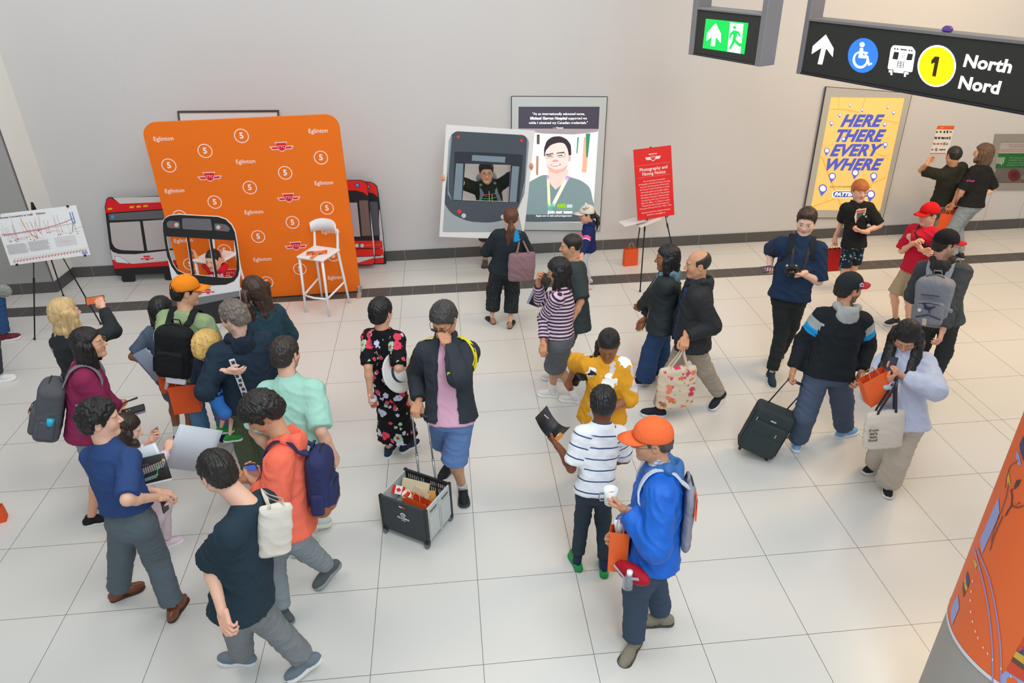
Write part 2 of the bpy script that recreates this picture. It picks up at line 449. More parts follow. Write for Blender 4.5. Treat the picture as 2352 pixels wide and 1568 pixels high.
def nets(F, lo, h):
    I = F < 0; c = [slice(0, -1), slice(1, None)]; n = np.array(F.shape)-1
    cnt = np.zeros(n, np.int16); pos = np.zeros((*n, 3))
    for a in range(3):
        b, e = [(1, 2), (0, 2), (0, 1)][a]
        for sb in (0, 1):
            for se in (0, 1):
                s0 = [None]*3; s1 = [None]*3; s0[a] = c[0]; s1[a] = c[1]; s0[b] = s1[b] = c[sb]; s0[e] = s1[e] = c[se]
                f0 = F[tuple(s0)]; f1 = F[tuple(s1)]; x = I[tuple(s0)] != I[tuple(s1)]
                if not x.any(): continue
                w = np.where(x); t = f0[w]/(f0[w]-f1[w]); o = np.zeros((len(t), 3)); o[:, a] = t; o[:, b] = sb; o[:, e] = se
                pos[w] += o; cnt[w] += 1
    act = cnt > 0; idx = np.full(n, -1, np.int64); k = act.sum(); idx[act] = np.arange(k)
    ijk = np.stack(np.where(act), 1); V = lo+h*(ijk+pos[act]/cnt[act][:, None]); Q = []
    for a in range(3):
        b, e = [(1, 2), (2, 0), (0, 1)][a]
        s0 = [slice(1, -1)]*3; s1 = [slice(1, -1)]*3; s0[a] = slice(0, -1); s1[a] = slice(1, None)
        i0 = I[tuple(s0)]; i1 = I[tuple(s1)]
        w = np.stack(np.where(i0 != i1), 1)
        if not len(w): continue
        fl = i0[tuple(w.T)]; g = w.copy(); g[:, b] += 1; g[:, e] += 1
        q = []
        for db, de in ((0, 0), (1, 0), (1, 1), (0, 1)):
            m = g.copy(); m[:, b] -= db; m[:, e] -= de; q.append(idx[tuple(m.T)])
        q = np.stack(q, 1); q[~fl] = q[~fl][:, ::-1]; Q.append(q)
    Q = np.concatenate(Q) if Q else np.zeros((0, 4), int)
    return V, Q
def relax(V, Q, f):
    A = np.zeros_like(V); C = np.zeros(len(V))
    for i in range(4):
        for j in ((i+1) % 4, (i-1) % 4):
            for ax in range(3): A[:, ax] += np.bincount(Q[:, i], V[Q[:, j], ax], len(V))
            C += np.bincount(Q[:, i], minlength=len(V))
    C = np.maximum(C, 1); return V*(1-f)+f*A/C[:, None]
def normals(V, Q):
    n = np.cross(V[Q[:, 2]]-V[Q[:, 0]], V[Q[:, 3]]-V[Q[:, 1]]); N = np.zeros_like(V)
    for i in range(4):
        for ax in range(3): N[:, ax] += np.bincount(Q[:, i], n[:, ax], len(V))
    return N/(np.linalg.norm(N, axis=1)[:, None]+1e-12)
def wob(P, f, seed=0):
    q = P*f+seed*1.7; w = q+.9*np.sin(q[:, [1, 2, 0]]*1.3+seed)
    return (np.sin(w[:, 0]+1.3*w[:, 2])+np.sin(1.7*w[:, 1]-w[:, 2]*.8+1)+np.sin(1.2*w[:, 2]+1.9*w[:, 0]-w[:, 1]))/3
def folds(amp, f=22, seed=0, up=1.6):
    def d(V, N, tg):
        a = wob(V*[1, 1, up], f, seed); b = wob(V*[1.2, 1, up*.8], f*2.1, seed+3)
        r = (1-np.abs(a))**2-.45+.35*((1-np.abs(b))**2-.4)
        return N*(r*amp)[:, None]
    return d
def merge(parts):
    V = []; Q = []; T = []; b = 0
    for v, q, t in parts:
        if len(v) == 0: continue
        V.append(v); Q.append(q+b); T.append(t); b += len(v)
    return np.concatenate(V), np.concatenate(Q), np.concatenate(T)
# ================================================================ the hall
def _boardtools():
    def tx(s, name, st, p0, p1, mat, parent, lift=.002, sy=None, h=None, label=None, **kw):
        """lettering fitted between two points of the photograph (left and right end of its mid line); h = letter height in px"""
        V, F = text(st, 1., **kw); V = np.array(V)
        a = np.array(s.loc(*p0)); b = np.array(s.loc(*p1)); w = np.ptp(V[:, 0]); L = np.linalg.norm(b-a); sc = L/w
        V[:, 0] -= V[:, 0].min(); V[:, 1] -= (V[:, 1].min()+V[:, 1].max())/2; V[:, 0] *= sc
        hh = np.ptp(V[:, 1])
        if h is not None:
            m = ((p0[0]+p1[0])/2, (p0[1]+p1[1])/2); c = np.array(s.loc(m[0], m[1]-h/2)); e = np.array(s.loc(m[0], m[1]+h/2)); V[:, 1] *= np.linalg.norm(c-e)/hh
        else: V[:, 1] *= sc*(sy or 1)
        r = math.atan2(b[1]-a[1], b[0]-a[0]); return s._put(name, V, F, mat, parent, lift, a, r, 1, label)
    def poly(s, name, loops, mat, parent, lift=.001, th=.001, label=None, cv=None):
        cv = cv or (lambda x, y: (x, y))
        return s.art(name, [[s.loc(*cv(*p)) for p in L] for L in loops], mat, parent, lift, th, label=label)
    def dot(s, name, c, r, mat, parent, lift=.002, cv=None, n=20, label=None, hole=None):
        cv = cv or (lambda x, y: (x, y))
        L = [[s.loc(*cv(c[0]+r*math.cos(2*math.pi*i/n), c[1]+r*math.sin(2*math.pi*i/n))) for i in range(n)]]
        if hole: L.append([s.loc(*cv(c[0]+hole*math.cos(2*math.pi*i/n), c[1]+hole*math.sin(2*math.pi*i/n))) for i in range(n)])
        return s.art(name, L, mat, parent, lift, .001, label=label)
    Board.tx = tx; Board.poly = poly; Board.dot = dot
_boardtools()
def crop(ox, oy, sc): return lambda x, y: (ox+x*sc, oy+y*sc)
def rr(pts, r, n=4):
    """round the corners of a polygon given in pixels"""
    P = []; k = len(pts); r = r if isinstance(r, (list, tuple)) else [r]*k
    for i in range(k):
        p = np.array(pts[i], float); a = np.array(pts[i-1], float)-p; b = np.array(pts[(i+1) % k], float)-p
        q = min(r[i], np.linalg.norm(a)*.49, np.linalg.norm(b)*.49)
        if q <= 0: P.append(tuple(p)); continue
        A = p+unit(a)*q; B = p+unit(b)*q
        for j in range(n+1):
            t = j/n; P.append(tuple((1-t)**2*A+2*t*(1-t)*p+t*t*B))
    return P
WY = 9.435*S; BND0, BND1 = 7.79153*S, 8.16253*S
WHITE = flat('f4f4f4', .6, name='white_print'); BLACK = flat('1d1d20', .6, name='black_print'); RED = flat('e0101c', .5, name='red_print')
# --- floor
t = NT('polished_floor_tiles'); o = t.obj(); sp = t.n('ShaderNodeSeparateXYZ'); t.l(o, sp.inputs[0])
X, Y = sp.outputs[0], sp.outputs[1]; TY = .98508*S
def gline(t, c, per, off, hw):
    f = t.math('FRACT', t.math('MULTIPLY_ADD', c, 1/per, 100-off/per)); f = t.math('MULTIPLY', t.math('MINIMUM', f, t.math('SUBTRACT', 1.0, f)), per)
    return t.math('LESS_THAN', f, hw)
lx = gline(t, X, S, 0, .0020); lx2 = t.math('LESS_THAN', t.math('ABSOLUTE', t.math('SUBTRACT', X, 7.80*S)), .0020)
ly = gline(t, Y, TY, 0, .0020)
# beyond the tactile band the courses start afresh
past = t.math('GREATER_THAN', Y, (BND0+BND1)/2); ly2 = t.math('LESS_THAN', t.math('ABSOLUTE', t.math('SUBTRACT', Y, 6.576)), .0018)
row = t.mix(past, t.n('ShaderNodeCombineColor').outputs[0], t.n('ShaderNodeCombineColor').outputs[0])
lyy = t.math('ADD', t.math('MULTIPLY', ly, t.math('SUBTRACT', 1.0, past)), t.math('MULTIPLY', ly2, past))
ln = t.math('MINIMUM', t.math('ADD', t.math('ADD', lx, lx2), lyy), 1.0)
fl = t.n('ShaderNodeVectorMath', operation='FLOOR'); mp = t.n('ShaderNodeVectorMath', operation='MULTIPLY'); t.l(o, mp.inputs[0]); mp.inputs[1].default_value = (1/S, 1/TY, 0); t.l(mp.outputs[0], fl.inputs[0])
wn = t.n('ShaderNodeTexWhiteNoise'); t.l(fl.outputs[0], wn.inputs[0])
base = t.mix(wn.outputs[0], lin('dbd9d5'), lin('d8d6d2')); speck = t.mix(t.noise(900, 2, o), lin('d6d4cf'), lin('dddbd6'))
bb = t.n('ShaderNodeMix', data_type='RGBA'); bb.inputs[0].default_value = .5; t.l(base, bb.inputs[6]); t.l(speck, bb.inputs[7])
t.l(t.mix(ln, bb.outputs[2], lin('6b6058')), t.b.inputs['Base Color'])
t.l(t.math('ADD', .20, t.math('MULTIPLY', t.noise(3, 1, o), .08)), t.b.inputs['Roughness']); t.b.inputs['Specular IOR Level'].default_value = .42
M_FLOOR = t.m
def quad_z(name, x0, x1, y0, y1, z0, z1, mat, **kw):
    m = MB(); m.box(((x0+x1)/2, (y0+y1)/2, (z0+z1)/2), ((x1-x0)/2, (y1-y0)/2, (z1-z0)/2)); return m.build(name, mat, **kw)
f = quad_z('floor', -11, 14, -6.5, WY+.2, -.1, 0, M_FLOOR, org=(0, 0, 0)); tag(f, kind='structure')
# --- tactile band set in the floor
t = NT('tactile_tile'); o = t.obj(); sp = t.n('ShaderNodeSeparateXYZ'); t.l(o, sp.inputs[0])
g = t.math('SINE', t.math('MULTIPLY', sp.outputs[1], 2*math.pi/.034)); j = gline(t, sp.outputs[0], .2965, 0.13, .002)
c = t.mix(t.math('GREATER_THAN', g, .1), lin('3f3c3b'), lin('5b5653')); n = t.noise(400, 2, o)
c = t.mix(t.math('MULTIPLY', n, .35), c, lin('77716d')); t.l(t.mix(j, c, lin('9a928b')), t.b.inputs['Base Color']); t.b.inputs['Roughness'].default_value = .5; t.bump(g, .5, .004)
f = quad_z('trim_1', -11, 14, BND0, BND1, -.02, .0025, t.m, org=(0, 0, 0)); tag(f, kind='structure')
# --- walls
def wallmat(c, xoff, zoff, name):
    t = NT(name); o = t.obj(); sp = t.n('ShaderNodeSeparateXYZ'); t.l(o, sp.inputs[0])
    l = t.math('MAXIMUM', gline(t, sp.outputs[0], 2.96, xoff, .002), gline(t, sp.outputs[2], 1.5, zoff, .002))
    n = t.noise(1.3, 2, o); b = t.mix(n, tuple(x*.97 for x in lin(c)[:3])+(1,), lin(c))
    t.l(t.mix(t.math('MULTIPLY', l, .10), b, lin('8c8680')), t.b.inputs['Base Color']); t.b.inputs['Roughness'].default_value = .42; t.b.inputs['Specular IOR Level'].default_value = .3
    t.bump(t.noise(35, 2, o), .05, .002); return t.m
def panel(name, a, b, z0, z1, th, mat, kind='structure'):
    """vertical slab from a to b (xy), thickness behind its face"""
    a = np.array(a, float); b = np.array(b, float); d = unit(b-a); n = np.array([-d[1], d[0]])
    P = [a, b, b+n*th, a+n*th]; V = [[*p, z0] for p in P]+[[*p, z1] for p in P]
    o = obj(name, V, [[3, 2, 1, 0], [4, 5, 6, 7], [0, 1, 5, 4], [1, 2, 6, 5], [2, 3, 7, 6], [3, 0, 4, 7]], mat, org=(0, 0, 0)); tag(o, kind=kind); return o
M_WALL = wallmat('d4d3d4', -3.35, 1.47, 'wall_panel_white')
A0 = (-4.70, WY); A1 = (-4.745, 6.50); A2 = (-11, 6.30)
panel('wall_back', A0, (14, WY), 0, 7, .15, M_WALL)
panel('wall_return', A1, A0, 0, 7, .15, wallmat('eeeee9', 50, 50, 'wall_paint_white'))
panel('wall_left', A2, (A1[0], A1[1]), 0, 7, .15, flat('a8a7a6', .35, name='grey_wall_panel'))
panel('trim_2', (A1[0]-.012, A1[1]-.012), (A1[0]+.004, A1[1]-.012), .15, 7, .01, flat('6e6264', .4))
t = NT('grey_porcelain_skirting'); o = t.obj(); sp = t.n('ShaderNodeSeparateXYZ'); t.l(o, sp.inputs[0]); n = t.noise(300, 2, o)
t.l(t.mix(gline(t, sp.outputs[0], S, 0, .003), t.mix(n, lin('4b4a4a'), lin('605e5d')), lin('8f8b88')), t.b.inputs['Base Color']); t.b.inputs['Roughness'].default_value = .5
M_SK = t.m
def skirt(name, a, b, ha=0, hb=0):
    a = np.array(a, float); b = np.array(b, float); d = unit(b-a); n = np.array([-d[1], d[0]])*.012
    o = panel(name, a-n-d*ha, b-n+d*hb, 0, .155, .0125, M_SK); return o
skirt('baseboard_back', A0, (14, WY)); skirt('baseboard_return', A1, A0, .01, -.012); skirt('baseboard_left', A2, A1)

# --- lit poster boxes on the back wall
Wb = Board((0, WY-.03, 0), (1, 0, 0))
ALU = flat('c9cccb', .35, .3, name='satin_aluminium'); DKTRIM = flat('4a4541', .4, .3, name='dark_edge')
def frame_box(name, label, cat, Q, q, mat_frame, depth=.03):
    """Q outer corners, q inner corners in px (TL, TR, BR, BL)"""
    lo = [Wb.loc(*p) for p in Q]; r = thing(name, label, cat, (np.mean([p[0] for p in lo]), WY-.03, min(p[1] for p in lo)))
    Wb.art('frame', [lo, [Wb.loc(*p) for p in q]], mat_frame, r, -depth/2+.004, depth-.002)
    return r
def lit(c, e): return flat(c, .3, emit=e, name='backlit_film')
Q = [(1175, 221), (1395, 222), (1377, 530), (1174, 528)]; q = [(1191, 245), (1378, 245), (1361, 511), (1189, 509)]
r = frame_box('poster_box', 'tall lit poster of a smiling nurse in green scrubs on the back wall', 'poster', Q, q, flat('cfd8da', .3, name='white_frame'))
m = MB()
lo = [Wb.loc(*p) for p in Q]
for i in range(4):
    a = Wb.O+lo[i][0]*Wb.X+lo[i][1]*Wb.Z; b = Wb.O+lo[(i+1) % 4][0]*Wb.X+lo[(i+1) % 4][1]*Wb.Z; m.tube([a, b], .006, 6, world=True)
m.build('frame_edge', DKTRIM, r)
cv = crop(1180, 230, 220/1113)
EM = .38
Wb.poly('poster_sheet', [q], lit('f2ecee', .5), r, -.008)
P_ = lambda n, L, c, lift, e=EM, **k: Wb.poly(n, [L], lit(c, e), r, lift, .0006, cv=cv, **k)
P_('picture_header', [(55, 75), (1000, 75), (985, 335), (40, 330)], '4a4756', -.0065, .3)
P_('picture_ceiling', [(40, 330), (985, 335), (975, 370), (700, 400), (350, 390), (40, 350)], 'a39aa0', -.0065)
for i, L in enumerate([[(268, 400), (303, 400), (300, 512), (268, 512)], [(262, 650), (290, 650), (285, 870), (258, 870)]]): P_('picture_panel', L, '5a5a55' if i == 0 else 'b28a78', -.006)
P_('picture_door', [(740, 430), (758, 430), (742, 620), (728, 620)], '4f9a7c', -.006); P_('picture_door', [(815, 430), (880, 430), (845, 840), (790, 840)], 'e3b597', -.0061); P_('picture_door', [(838, 388), (892, 388), (862, 665), (842, 665)], '3f8f6c', -.006)
# the nurse
P_('picture_scrubs', rr([(40, 1410), (60, 1200), (160, 960), (330, 870), (395, 870), (480, 1040), (640, 890), (780, 930), (890, 1010), (925, 1190), (985, 1412), (985, 1415)], [0, 30, 60, 40, 5, 5, 5, 40, 60, 60, 0, 0]), '7f989c', -.0055, .35)
P_('picture_neck', rr([(395, 800), (640, 800), (630, 890), (560, 980), (487, 1040), (430, 980), (400, 900)], 15), 'f3d3cc', -.005)
P_('picture_hair', rr([(352, 650), (352, 560), (385, 470), (450, 425), (540, 418), (620, 455), (665, 520), (670, 640), (640, 650), (360, 655)], 25), '3d3540', -.0048, .25)
P_('picture_ear', [(632, 640), (662, 640), (660, 700), (640, 720)], 'eea8a0', -.0046)
P_('picture_face', rr([(362, 640), (370, 590), (430, 520), (520, 492), (590, 500), (628, 570), (640, 640), (638, 740), (600, 810), (530, 860), (470, 862), (410, 820), (372, 740)], 30), 'f7dcd6', -.0044)
P_('picture_cheek', rr([(372, 740), (420, 830), (500, 862), (600, 815), (636, 750), (560, 800), (480, 812), (420, 780)], 20), 'e9b4aa', -.0043)
for a in ([(375, 632), (455, 612), (458, 624), (380, 645)], [(498, 612), (588, 600), (590, 615), (500, 622)]): P_('picture_eyebrow', a, '4a3a3e', -.0042, .2)
for a in ([(390, 648), (440, 640), (446, 652), (395, 658)], [(515, 640), (565, 634), (570, 645), (518, 650)]): P_('picture_eye', a, '5b464c', -.0042, .2)
for x0, x1, y in ((366, 462, 640), (498, 600, 630)):
    Wb.poly('picture_glasses', [rr([(x0, y-14), (x1, y-20), (x1-6, y+30), (x0+14, y+38)], 14), rr([(x0+4, y-10), (x1-4, y-16), (x1-10, y+26), (x0+16, y+34)], 12)], lit('6b5a66', .2), r, -.004, .0006, cv=cv)
P_('picture_nose', rr([(450, 700), (480, 690), (520, 700), (516, 716), (455, 718)], 8), 'dd9a92', -.0042)
P_('picture_mouth', rr([(415, 748), (550, 738), (545, 755), (500, 770), (450, 770)], 8), 'c9777c', -.0042); P_('picture_teeth', rr([(430, 750), (535, 742), (520, 758), (450, 762)], 6), 'ffffff', -.0041)
for L, c_ in (([(385, 910), (415, 905), (430, 1240), (395, 1240)], 'eef0c0'), ([(600, 900), (640, 905), (470, 1240), (440, 1210)], 'f2f3df'), ([(390, 1190), (425, 1230), (445, 1185), (480, 1210), (430, 1300), (400, 1290)], '6fb3a6'), ([(385, 880), (412, 880), (415, 925), (386, 925)], 'c8a6dc'), ([(610, 880), (655, 885), (630, 940), (590, 925)], 'c19ae0')): P_('picture_lanyard', L, c_, -.0038, .4)
P_('picture_footer', [(140, 1330), (985, 1330), (985, 1414), (140, 1414)], '55606a', -.0052, .25)
P_('picture_badge', [(505, 1210), (600, 1200), (612, 1250), (505, 1250)], '8fd02c', -.0036, .4)
P_('picture_badge', [(505, 1262), (685, 1264), (685, 1270), (505, 1270)], '7cc73a', -.0036, .4)
T_ = lambda s, a, b, **k: Wb.tx('lettering', s, cv(*a), cv(*b), lit('ffffff', .8), r, -.0034, **k)
T_('"As an internationally educated nurse,', (218, 163), (826, 163)); T_('Michael Garron Hospital', (192, 215), (620, 215), bold=.03); T_('supported me', (634, 215), (850, 215))
T_('while I obtained my Canadian credentials."', (176, 267), (860, 266)); T_('— Vincent', (455, 321), (577, 321))
T_('Join our team', (392, 1304), (682, 1304), bold=.035); T_('Apply now at tehn.ca/nursingcareers', (256, 1346), (677, 1346))
T_('MICHAEL', (618, 1218), (682, 1218), h=2); T_('GARRON', (618, 1231), (682, 1231), h=2); T_('HOSPITAL', (618, 1244), (682, 1244), h=2)
Wb.tx('lettering', '33', (1374, 225), (1382, 225), BLACK, r, .002)

# yellow poster
Q = [(1897, 199), (2095, 214), (2028, 500), (1843, 500)]; q = [(1909, 222), (2079, 224), (2022, 484), (1861, 482)]
r = frame_box('poster_box', 'lit yellow poster with big blue words HERE THERE EVERY WHERE', 'poster', Q, q, flat('c6c4bf', .35, .2, name='grey_frame'))
m = MB(); lo = [Wb.loc(*p) for p in Q]
for i in range(4):
    a = Wb.O+lo[i][0]*Wb.X+lo[i][1]*Wb.Z; b = Wb.O+lo[(i+1) % 4][0]*Wb.X+lo[(i+1) % 4][1]*Wb.Z; m.tube([a, b], .010 if i == 3 else .005, 6, world=True)
m.build('frame_edge', DKTRIM, r)
cv = crop(1860, 200, 250/1307)
Wb.poly('poster_sheet', [q], lit('e6c070', .36), r, -.008)
ST = lit('dca648', .36)
for a in ([(250, 260), (420, 262), (600, 300), (600, 315), (420, 275), (250, 270)], [(350, 120), (358, 120), (350, 250), (343, 250)], [(860, 380), (1065, 430), (1065, 440), (860, 392)], [(668, 125), (676, 125), (625, 290), (617, 290)], [(130, 830), (150, 830), (400, 1460), (378, 1460)], [(10, 1440), (560, 1240), (915, 1080), (915, 1095), (560, 1256), (10, 1455)], [(840, 820), (970, 815), (970, 822), (840, 828)], [(700, 740), (950, 860), (950, 870), (700, 750)], [(130, 720), (300, 685), (300, 690), (130, 726)]):
    P = Wb.poly('map_street', [a], ST, r, -.0068, .0006, cv=cv)
BLU = lit('4a57c0', .35)
for s_, a, b, h in (('HERE', (383, 405), (888, 405), 28), ('THERE', (318, 584), (908, 584), 28), ('EVERY', (255, 760), (875, 757), 27.5), ('WHERE', (200, 930), (878, 930), 27)):
    Wb.tx('lettering', s_, cv(*a), cv(*b), BLU, r, -.006, h=h, bold=.045, shear=.28)
Wb.tx('lettering', 'OUT-OF-HOME ADVERTISING', cv(240, 1198), cv(740, 1198), lit('4a4330', .1), r, -.006, shear=.2, h=3.6)
Wb.poly('name_badge', [rr([(275, 1245), (720, 1245), (710, 1332), (270, 1332)], 42, 8)], lit('ffffff', .6), r, -.0062, .0006, cv=cv)
Wb.poly('name_badge', [rr([(285, 1252), (712, 1252), (702, 1324), (280, 1324)], 36, 8)], lit('3f4f9c', .35), r, -.0056, .0006, cv=cv)
Wb.tx('lettering', 'PATTISON', cv(300, 1287), cv(620, 1288), lit('ffffff', .8), r, -.005, h=9, bold=.04, shear=.15)
for (x, y, k) in ((485, 218, 15), (633, 272, 18), (942, 238, 16), (1010, 303, 19), (363, 334, 19), (264, 432, 23), (902, 442, 23), (406, 622, 25), (910, 690, 28), (208, 763, 34), (272, 1070, 44), (548, 1028, 44), (770, 1068, 42), (158, 1218, 52), (735, 1288, 52)):
    pts = [(x+k*math.cos(a)*.98, y-k*.95*math.sin(a)) for a in [math.radians(-35+i*250/14) for i in range(15)]]+[(x-k*.35, y+k*1.85)]
    Wb.poly('map_pin', [pts], lit('5560d8', .35), r, -.0046, .0006, cv=cv)
    Wb.dot('map_pin', (x, y), k*.66, lit('ffffff', .9), r, -.0038, cv=cv)
# white board half hidden by the backdrop
Q = [(407, 255), (640, 253), (652, 520), (440, 530)]; q = [(411, 259), (637, 257), (648, 516), (444, 526)]
r = frame_box('display_case', 'empty white display case on the back wall, only its top showing above the orange backdrop', 'display case', Q, q, flat('5d5855', .4, .5, name='metal_edge'), .03)
Wb.poly('white_panel', [q], flat('e4e4e6', .3, name='white_acrylic'), r, -.010)
# instruction sheet
lo = [(2153, 288), (2193, 289), (2177, 353), (2136, 352)]; L_ = [Wb.loc(*p) for p in lo]
Ws = Board((0, WY-.003, 0), (1, 0, 0))
r = thing('instruction_sheet', 'white information sheet with orange header taped to the wall beside the man in black polo', 'notice', (np.mean([p[0] for p in L_]), WY-.003, min(p[1] for p in L_)))
cv = crop(2052, 200, 300/1307)
Ws.poly('sheet', [lo], flat('eeeae6', .6), r, .0006)
Ws.poly('header_band', [[(443, 385), (612, 387), (603, 425), (432, 422)]], flat('e8641c', .5), r, .0016, cv=cv)
Ws.poly('footer_band', [[(370, 658), (525, 658), (524, 664), (368, 664)]], flat('e8641c', .5), r, .0016, cv=cv)
random.seed(4)
for row, (y, xs) in enumerate(((449, (428, 465, 502, 532, 562)), (510, (412, 447, 480, 504, 532, 556)), (568, (398, 434, 470, 500, 528)), (626, (382, 418, 458, 478, 500)))):
    for x in xs:
        w = random.uniform(16, 26); h = random.uniform(14, 30)
        Ws.poly('pictogram', [[(x, y-h/2), (x+w, y-h/2+random.uniform(-4, 6)), (x+w-4, y+h/2), (x-3, y+h/2-random.uniform(0, 8))]], flat(random.choice(['3a3436', '57504f', '6d6664']) if row < 2 else random.choice(['8a8480', '6d6664', 'a9625c']), .6), r, .0016, cv=cv)
Ws.tx('lettering', 'Line 5', cv(470, 405), cv(505, 405), WHITE, r, .0024)
# fire hose cabinet
Wc = Board((0, WY-.02, 0), (1, 0, 0)); cv = crop(2052, 200, 300/1307)
r = thing('fire_hose_cabinet', 'recessed steel fire hose cabinet with green notice behind glass, far right of the wall', 'cabinet', (9.5, WY-.02, .62))
O1 = [(2287, 308), (2480, 308), (2470, 437), (2264, 436)]; I1 = [(2299, 326), (2470, 326), (2460, 420), (2278, 420)]
Wc.poly('frame', [O1, I1], flat('a8a097', .35, .4, name='brushed_steel'), r, -.008, .022)
Wc.poly('cabinet_back', [I1], flat('8f8d88', .5), r, -.017, .002)
Wc.poly('notice_strip', [[(1080, 552), (1720, 552), (1700, 664), (1050, 664)]], flat('f0e6e4', .4), r, -.008, cv=cv)
Wc.poly('notice_strip', [[(1045, 668), (1720, 668), (1680, 808), (1005, 808)]], flat('2f9145', .4), r, -.008, cv=cv)
for s_, a, b, mt in (('FIRE STANDPIPE FOR USE BY', (1150, 578), (1480, 578), 'c08a88'), ('TRAINED PERSONS ONLY', (1160, 597), (1430, 597), 'c08a88'), ('CANALISATION D\'INCENDIE POUR', (1075, 625), (1450, 625), 'c08a88'), ('PAR DES PERSONNES FORMEES', (1075, 643), (1420, 643), 'c08a88'), ('Fire Hose Cabinet', (1168, 708), (1360, 708), 'd8ead8'), ('includes Fire Hose', (1160, 731), (1360, 731), 'd8ead8'), ('Armoire de lance', (1152, 756), (1350, 756), 'd8ead8'), ('incluant un extincteur', (1145, 779), (1380, 779), 'd8ead8')):
    Wc.tx('lettering', s_, cv(*a), cv(*b), flat(mt, .5), r, -.0065, h=2.4)
for i in range(5): Wc.poly('hose_symbol', [[(1046+i*16, 702), (1056+i*16, 702), (1045+i*15, 765), (1034+i*15, 765)]], flat('e8f4e8', .5), r, -.0065, cv=cv)
Wc.poly('hose_symbol', [[(1040, 765), (1095, 765), (1090, 770), (1085, 792), (1078, 770)]], flat('e8f4e8', .5), r, -.0064, cv=cv)
Wc.dot('hose_reel', (1215, 885), 62, flat('9c2f2c', .5), r, -.012, cv=cv); Wc.dot('hose_reel', (1215, 885), 34, flat('5e3634', .5), r, -.010, cv=cv); Wc.dot('valve', (1300, 905), 22, flat('b7b4ae', .3, .8), r, -.009, cv=cv)
o = Wc.art('glass', [[Wc.loc(*p) for p in I1]], None, r, .0, .002); gm = NT('cabinet_glass'); gm.b.inputs['Transmission Weight'].default_value = 1; gm.b.inputs['Roughness'].default_value = .02; gm.b.inputs['IOR'].default_value = 1.1; o.data.materials.clear(); o.data.materials.append(gm.m)
# small labels by the cabinet
for pts, c_ in (([(990, 813), (1027, 815), (1000, 890), (972, 888)], 'e6ddd4'), ([(962, 905), (995, 905), (985, 950), (955, 948)], '8f4f48')):
    L_ = [Ws.loc(*cv(*p)) for p in pts]; o = Ws.poly('wall_label', [pts], flat(c_, .5), None, .001, cv=cv)
    tag(o, 'small %s sticker on the wall left of the fire hose cabinet' % ('white' if c_[0] == 'e' else 'maroon'), 'sticker')
# joints of the wall access panels
for k, (a, b) in enumerate((((2280, 437), (2254, 519)), ((2351, 466), (2333, 519)), ((2254, 519), (2333, 518)))):
    p, q_ = Ws.loc(*a), Ws.loc(*b); m = MB(); m.tube([(p[0], WY, p[1]), (q_[0], WY, q_[1])], .002, 5); o = m.build('trim_%d' % (k+3), flat('857a70', .6)); tag(o, kind='structure')

# --- hanging signs
PAINT = flat('8d8c90', .45, .35, name='grey_painted_steel'); SIGNBK = flat('30332f', .55, name='sign_black')
def hsign(name, label, TL, BL, h, TR, BR, xlen=None):
    db = ray(*BL); B = CAM+np.linspace(1, 16, 30001)[:, None]*db; d = ray(*TL); w = B[:, :2]-CAM[:2]; tt = (w@d[:2])/(d[:2]@d[:2]); z = CAM[2]+tt*d[2]
    i = int(np.argmin(abs(z-B[:, 2]-h))); A = B[i]; zt = z[i]; Rp = .5*(at_z(*TR, zt)+at_z(*BR, A[2]))
    X_ = unit([Rp[0]-A[0], Rp[1]-A[1], 0]); L = np.linalg.norm(Rp[:2]-A[:2])
    return Board((A[0], A[1], A[2]), X_), L, zt-A[2], thing(name, label, 'sign', (A+X_*L/2-np.array([0, 0, 0])))
# exit sign
Bx, L, hh, r = hsign('exit_sign', 'hanging green exit sign with running figure and arrow', (1603, 22), (1591, 122), .34, (1748, 37), (1733, 147))
D = .16
def bbox(B, name, x0, x1, z0, z1, n0, n1, mat, r):
    m = MB(B.O, np.array([B.X, B.N, B.Z])); m.box(((x0+x1)/2, (n0+n1)/2, (z0+z1)/2), (abs(x1-x0)/2, abs(n1-n0)/2, abs(z1-z0)/2), bev=.003); return m.build(name, mat, r)
bbox(Bx, 'sign_box', 0, L, 0, hh, -D+.01, -.012, SIGNBK, r)
bbox(Bx, 'housing', 0, L, hh, hh+.018, -D, 0, PAINT, r); bbox(Bx, 'housing', 0, L, -.014, 0, -D, 0, flat('45464a', .4, .5), r)
for x0, x1 in ((-.055, 0), (L, L+.055)): bbox(Bx, 'hanger_post', x0, x1, -.016, 3.0, -D, .0, PAINT, r)
cv = crop(1560, 0, 792/2352); BF = Board(Bx.O-Bx.N*.012, Bx.X)
BF.poly('green_panel', [[(183, 127), (473, 157), (445, 370), (160, 328)]], lit('12b84a', .75), r, .001, cv=cv)
BF.poly('arrow', [[(250, 158), (286, 230), (284, 292), (252, 250), (243, 315), (216, 312), (226, 250), (188, 278), (192, 225)]], lit('ffffff', 1.2), r, .0025, cv=cv)
BF.poly('door_symbol', [[(350, 153), (440, 164), (418, 365), (330, 350)]], lit('ffffff', 1.2), r, .0025, cv=cv)
BF.dot('running_figure', (380, 187), 11, lit('12b84a', .75), r, .004, cv=cv)
BF.poly('running_figure', [[(372, 205), (408, 212), (425, 248), (415, 252), (400, 228), (395, 250), (388, 268), (412, 292), (438, 296), (438, 318), (412, 318), (380, 290), (352, 340), (342, 330), (362, 285), (372, 235), (358, 240), (352, 262), (342, 258), (348, 228)]], lit('12b84a', .75), r, .004, cv=cv)
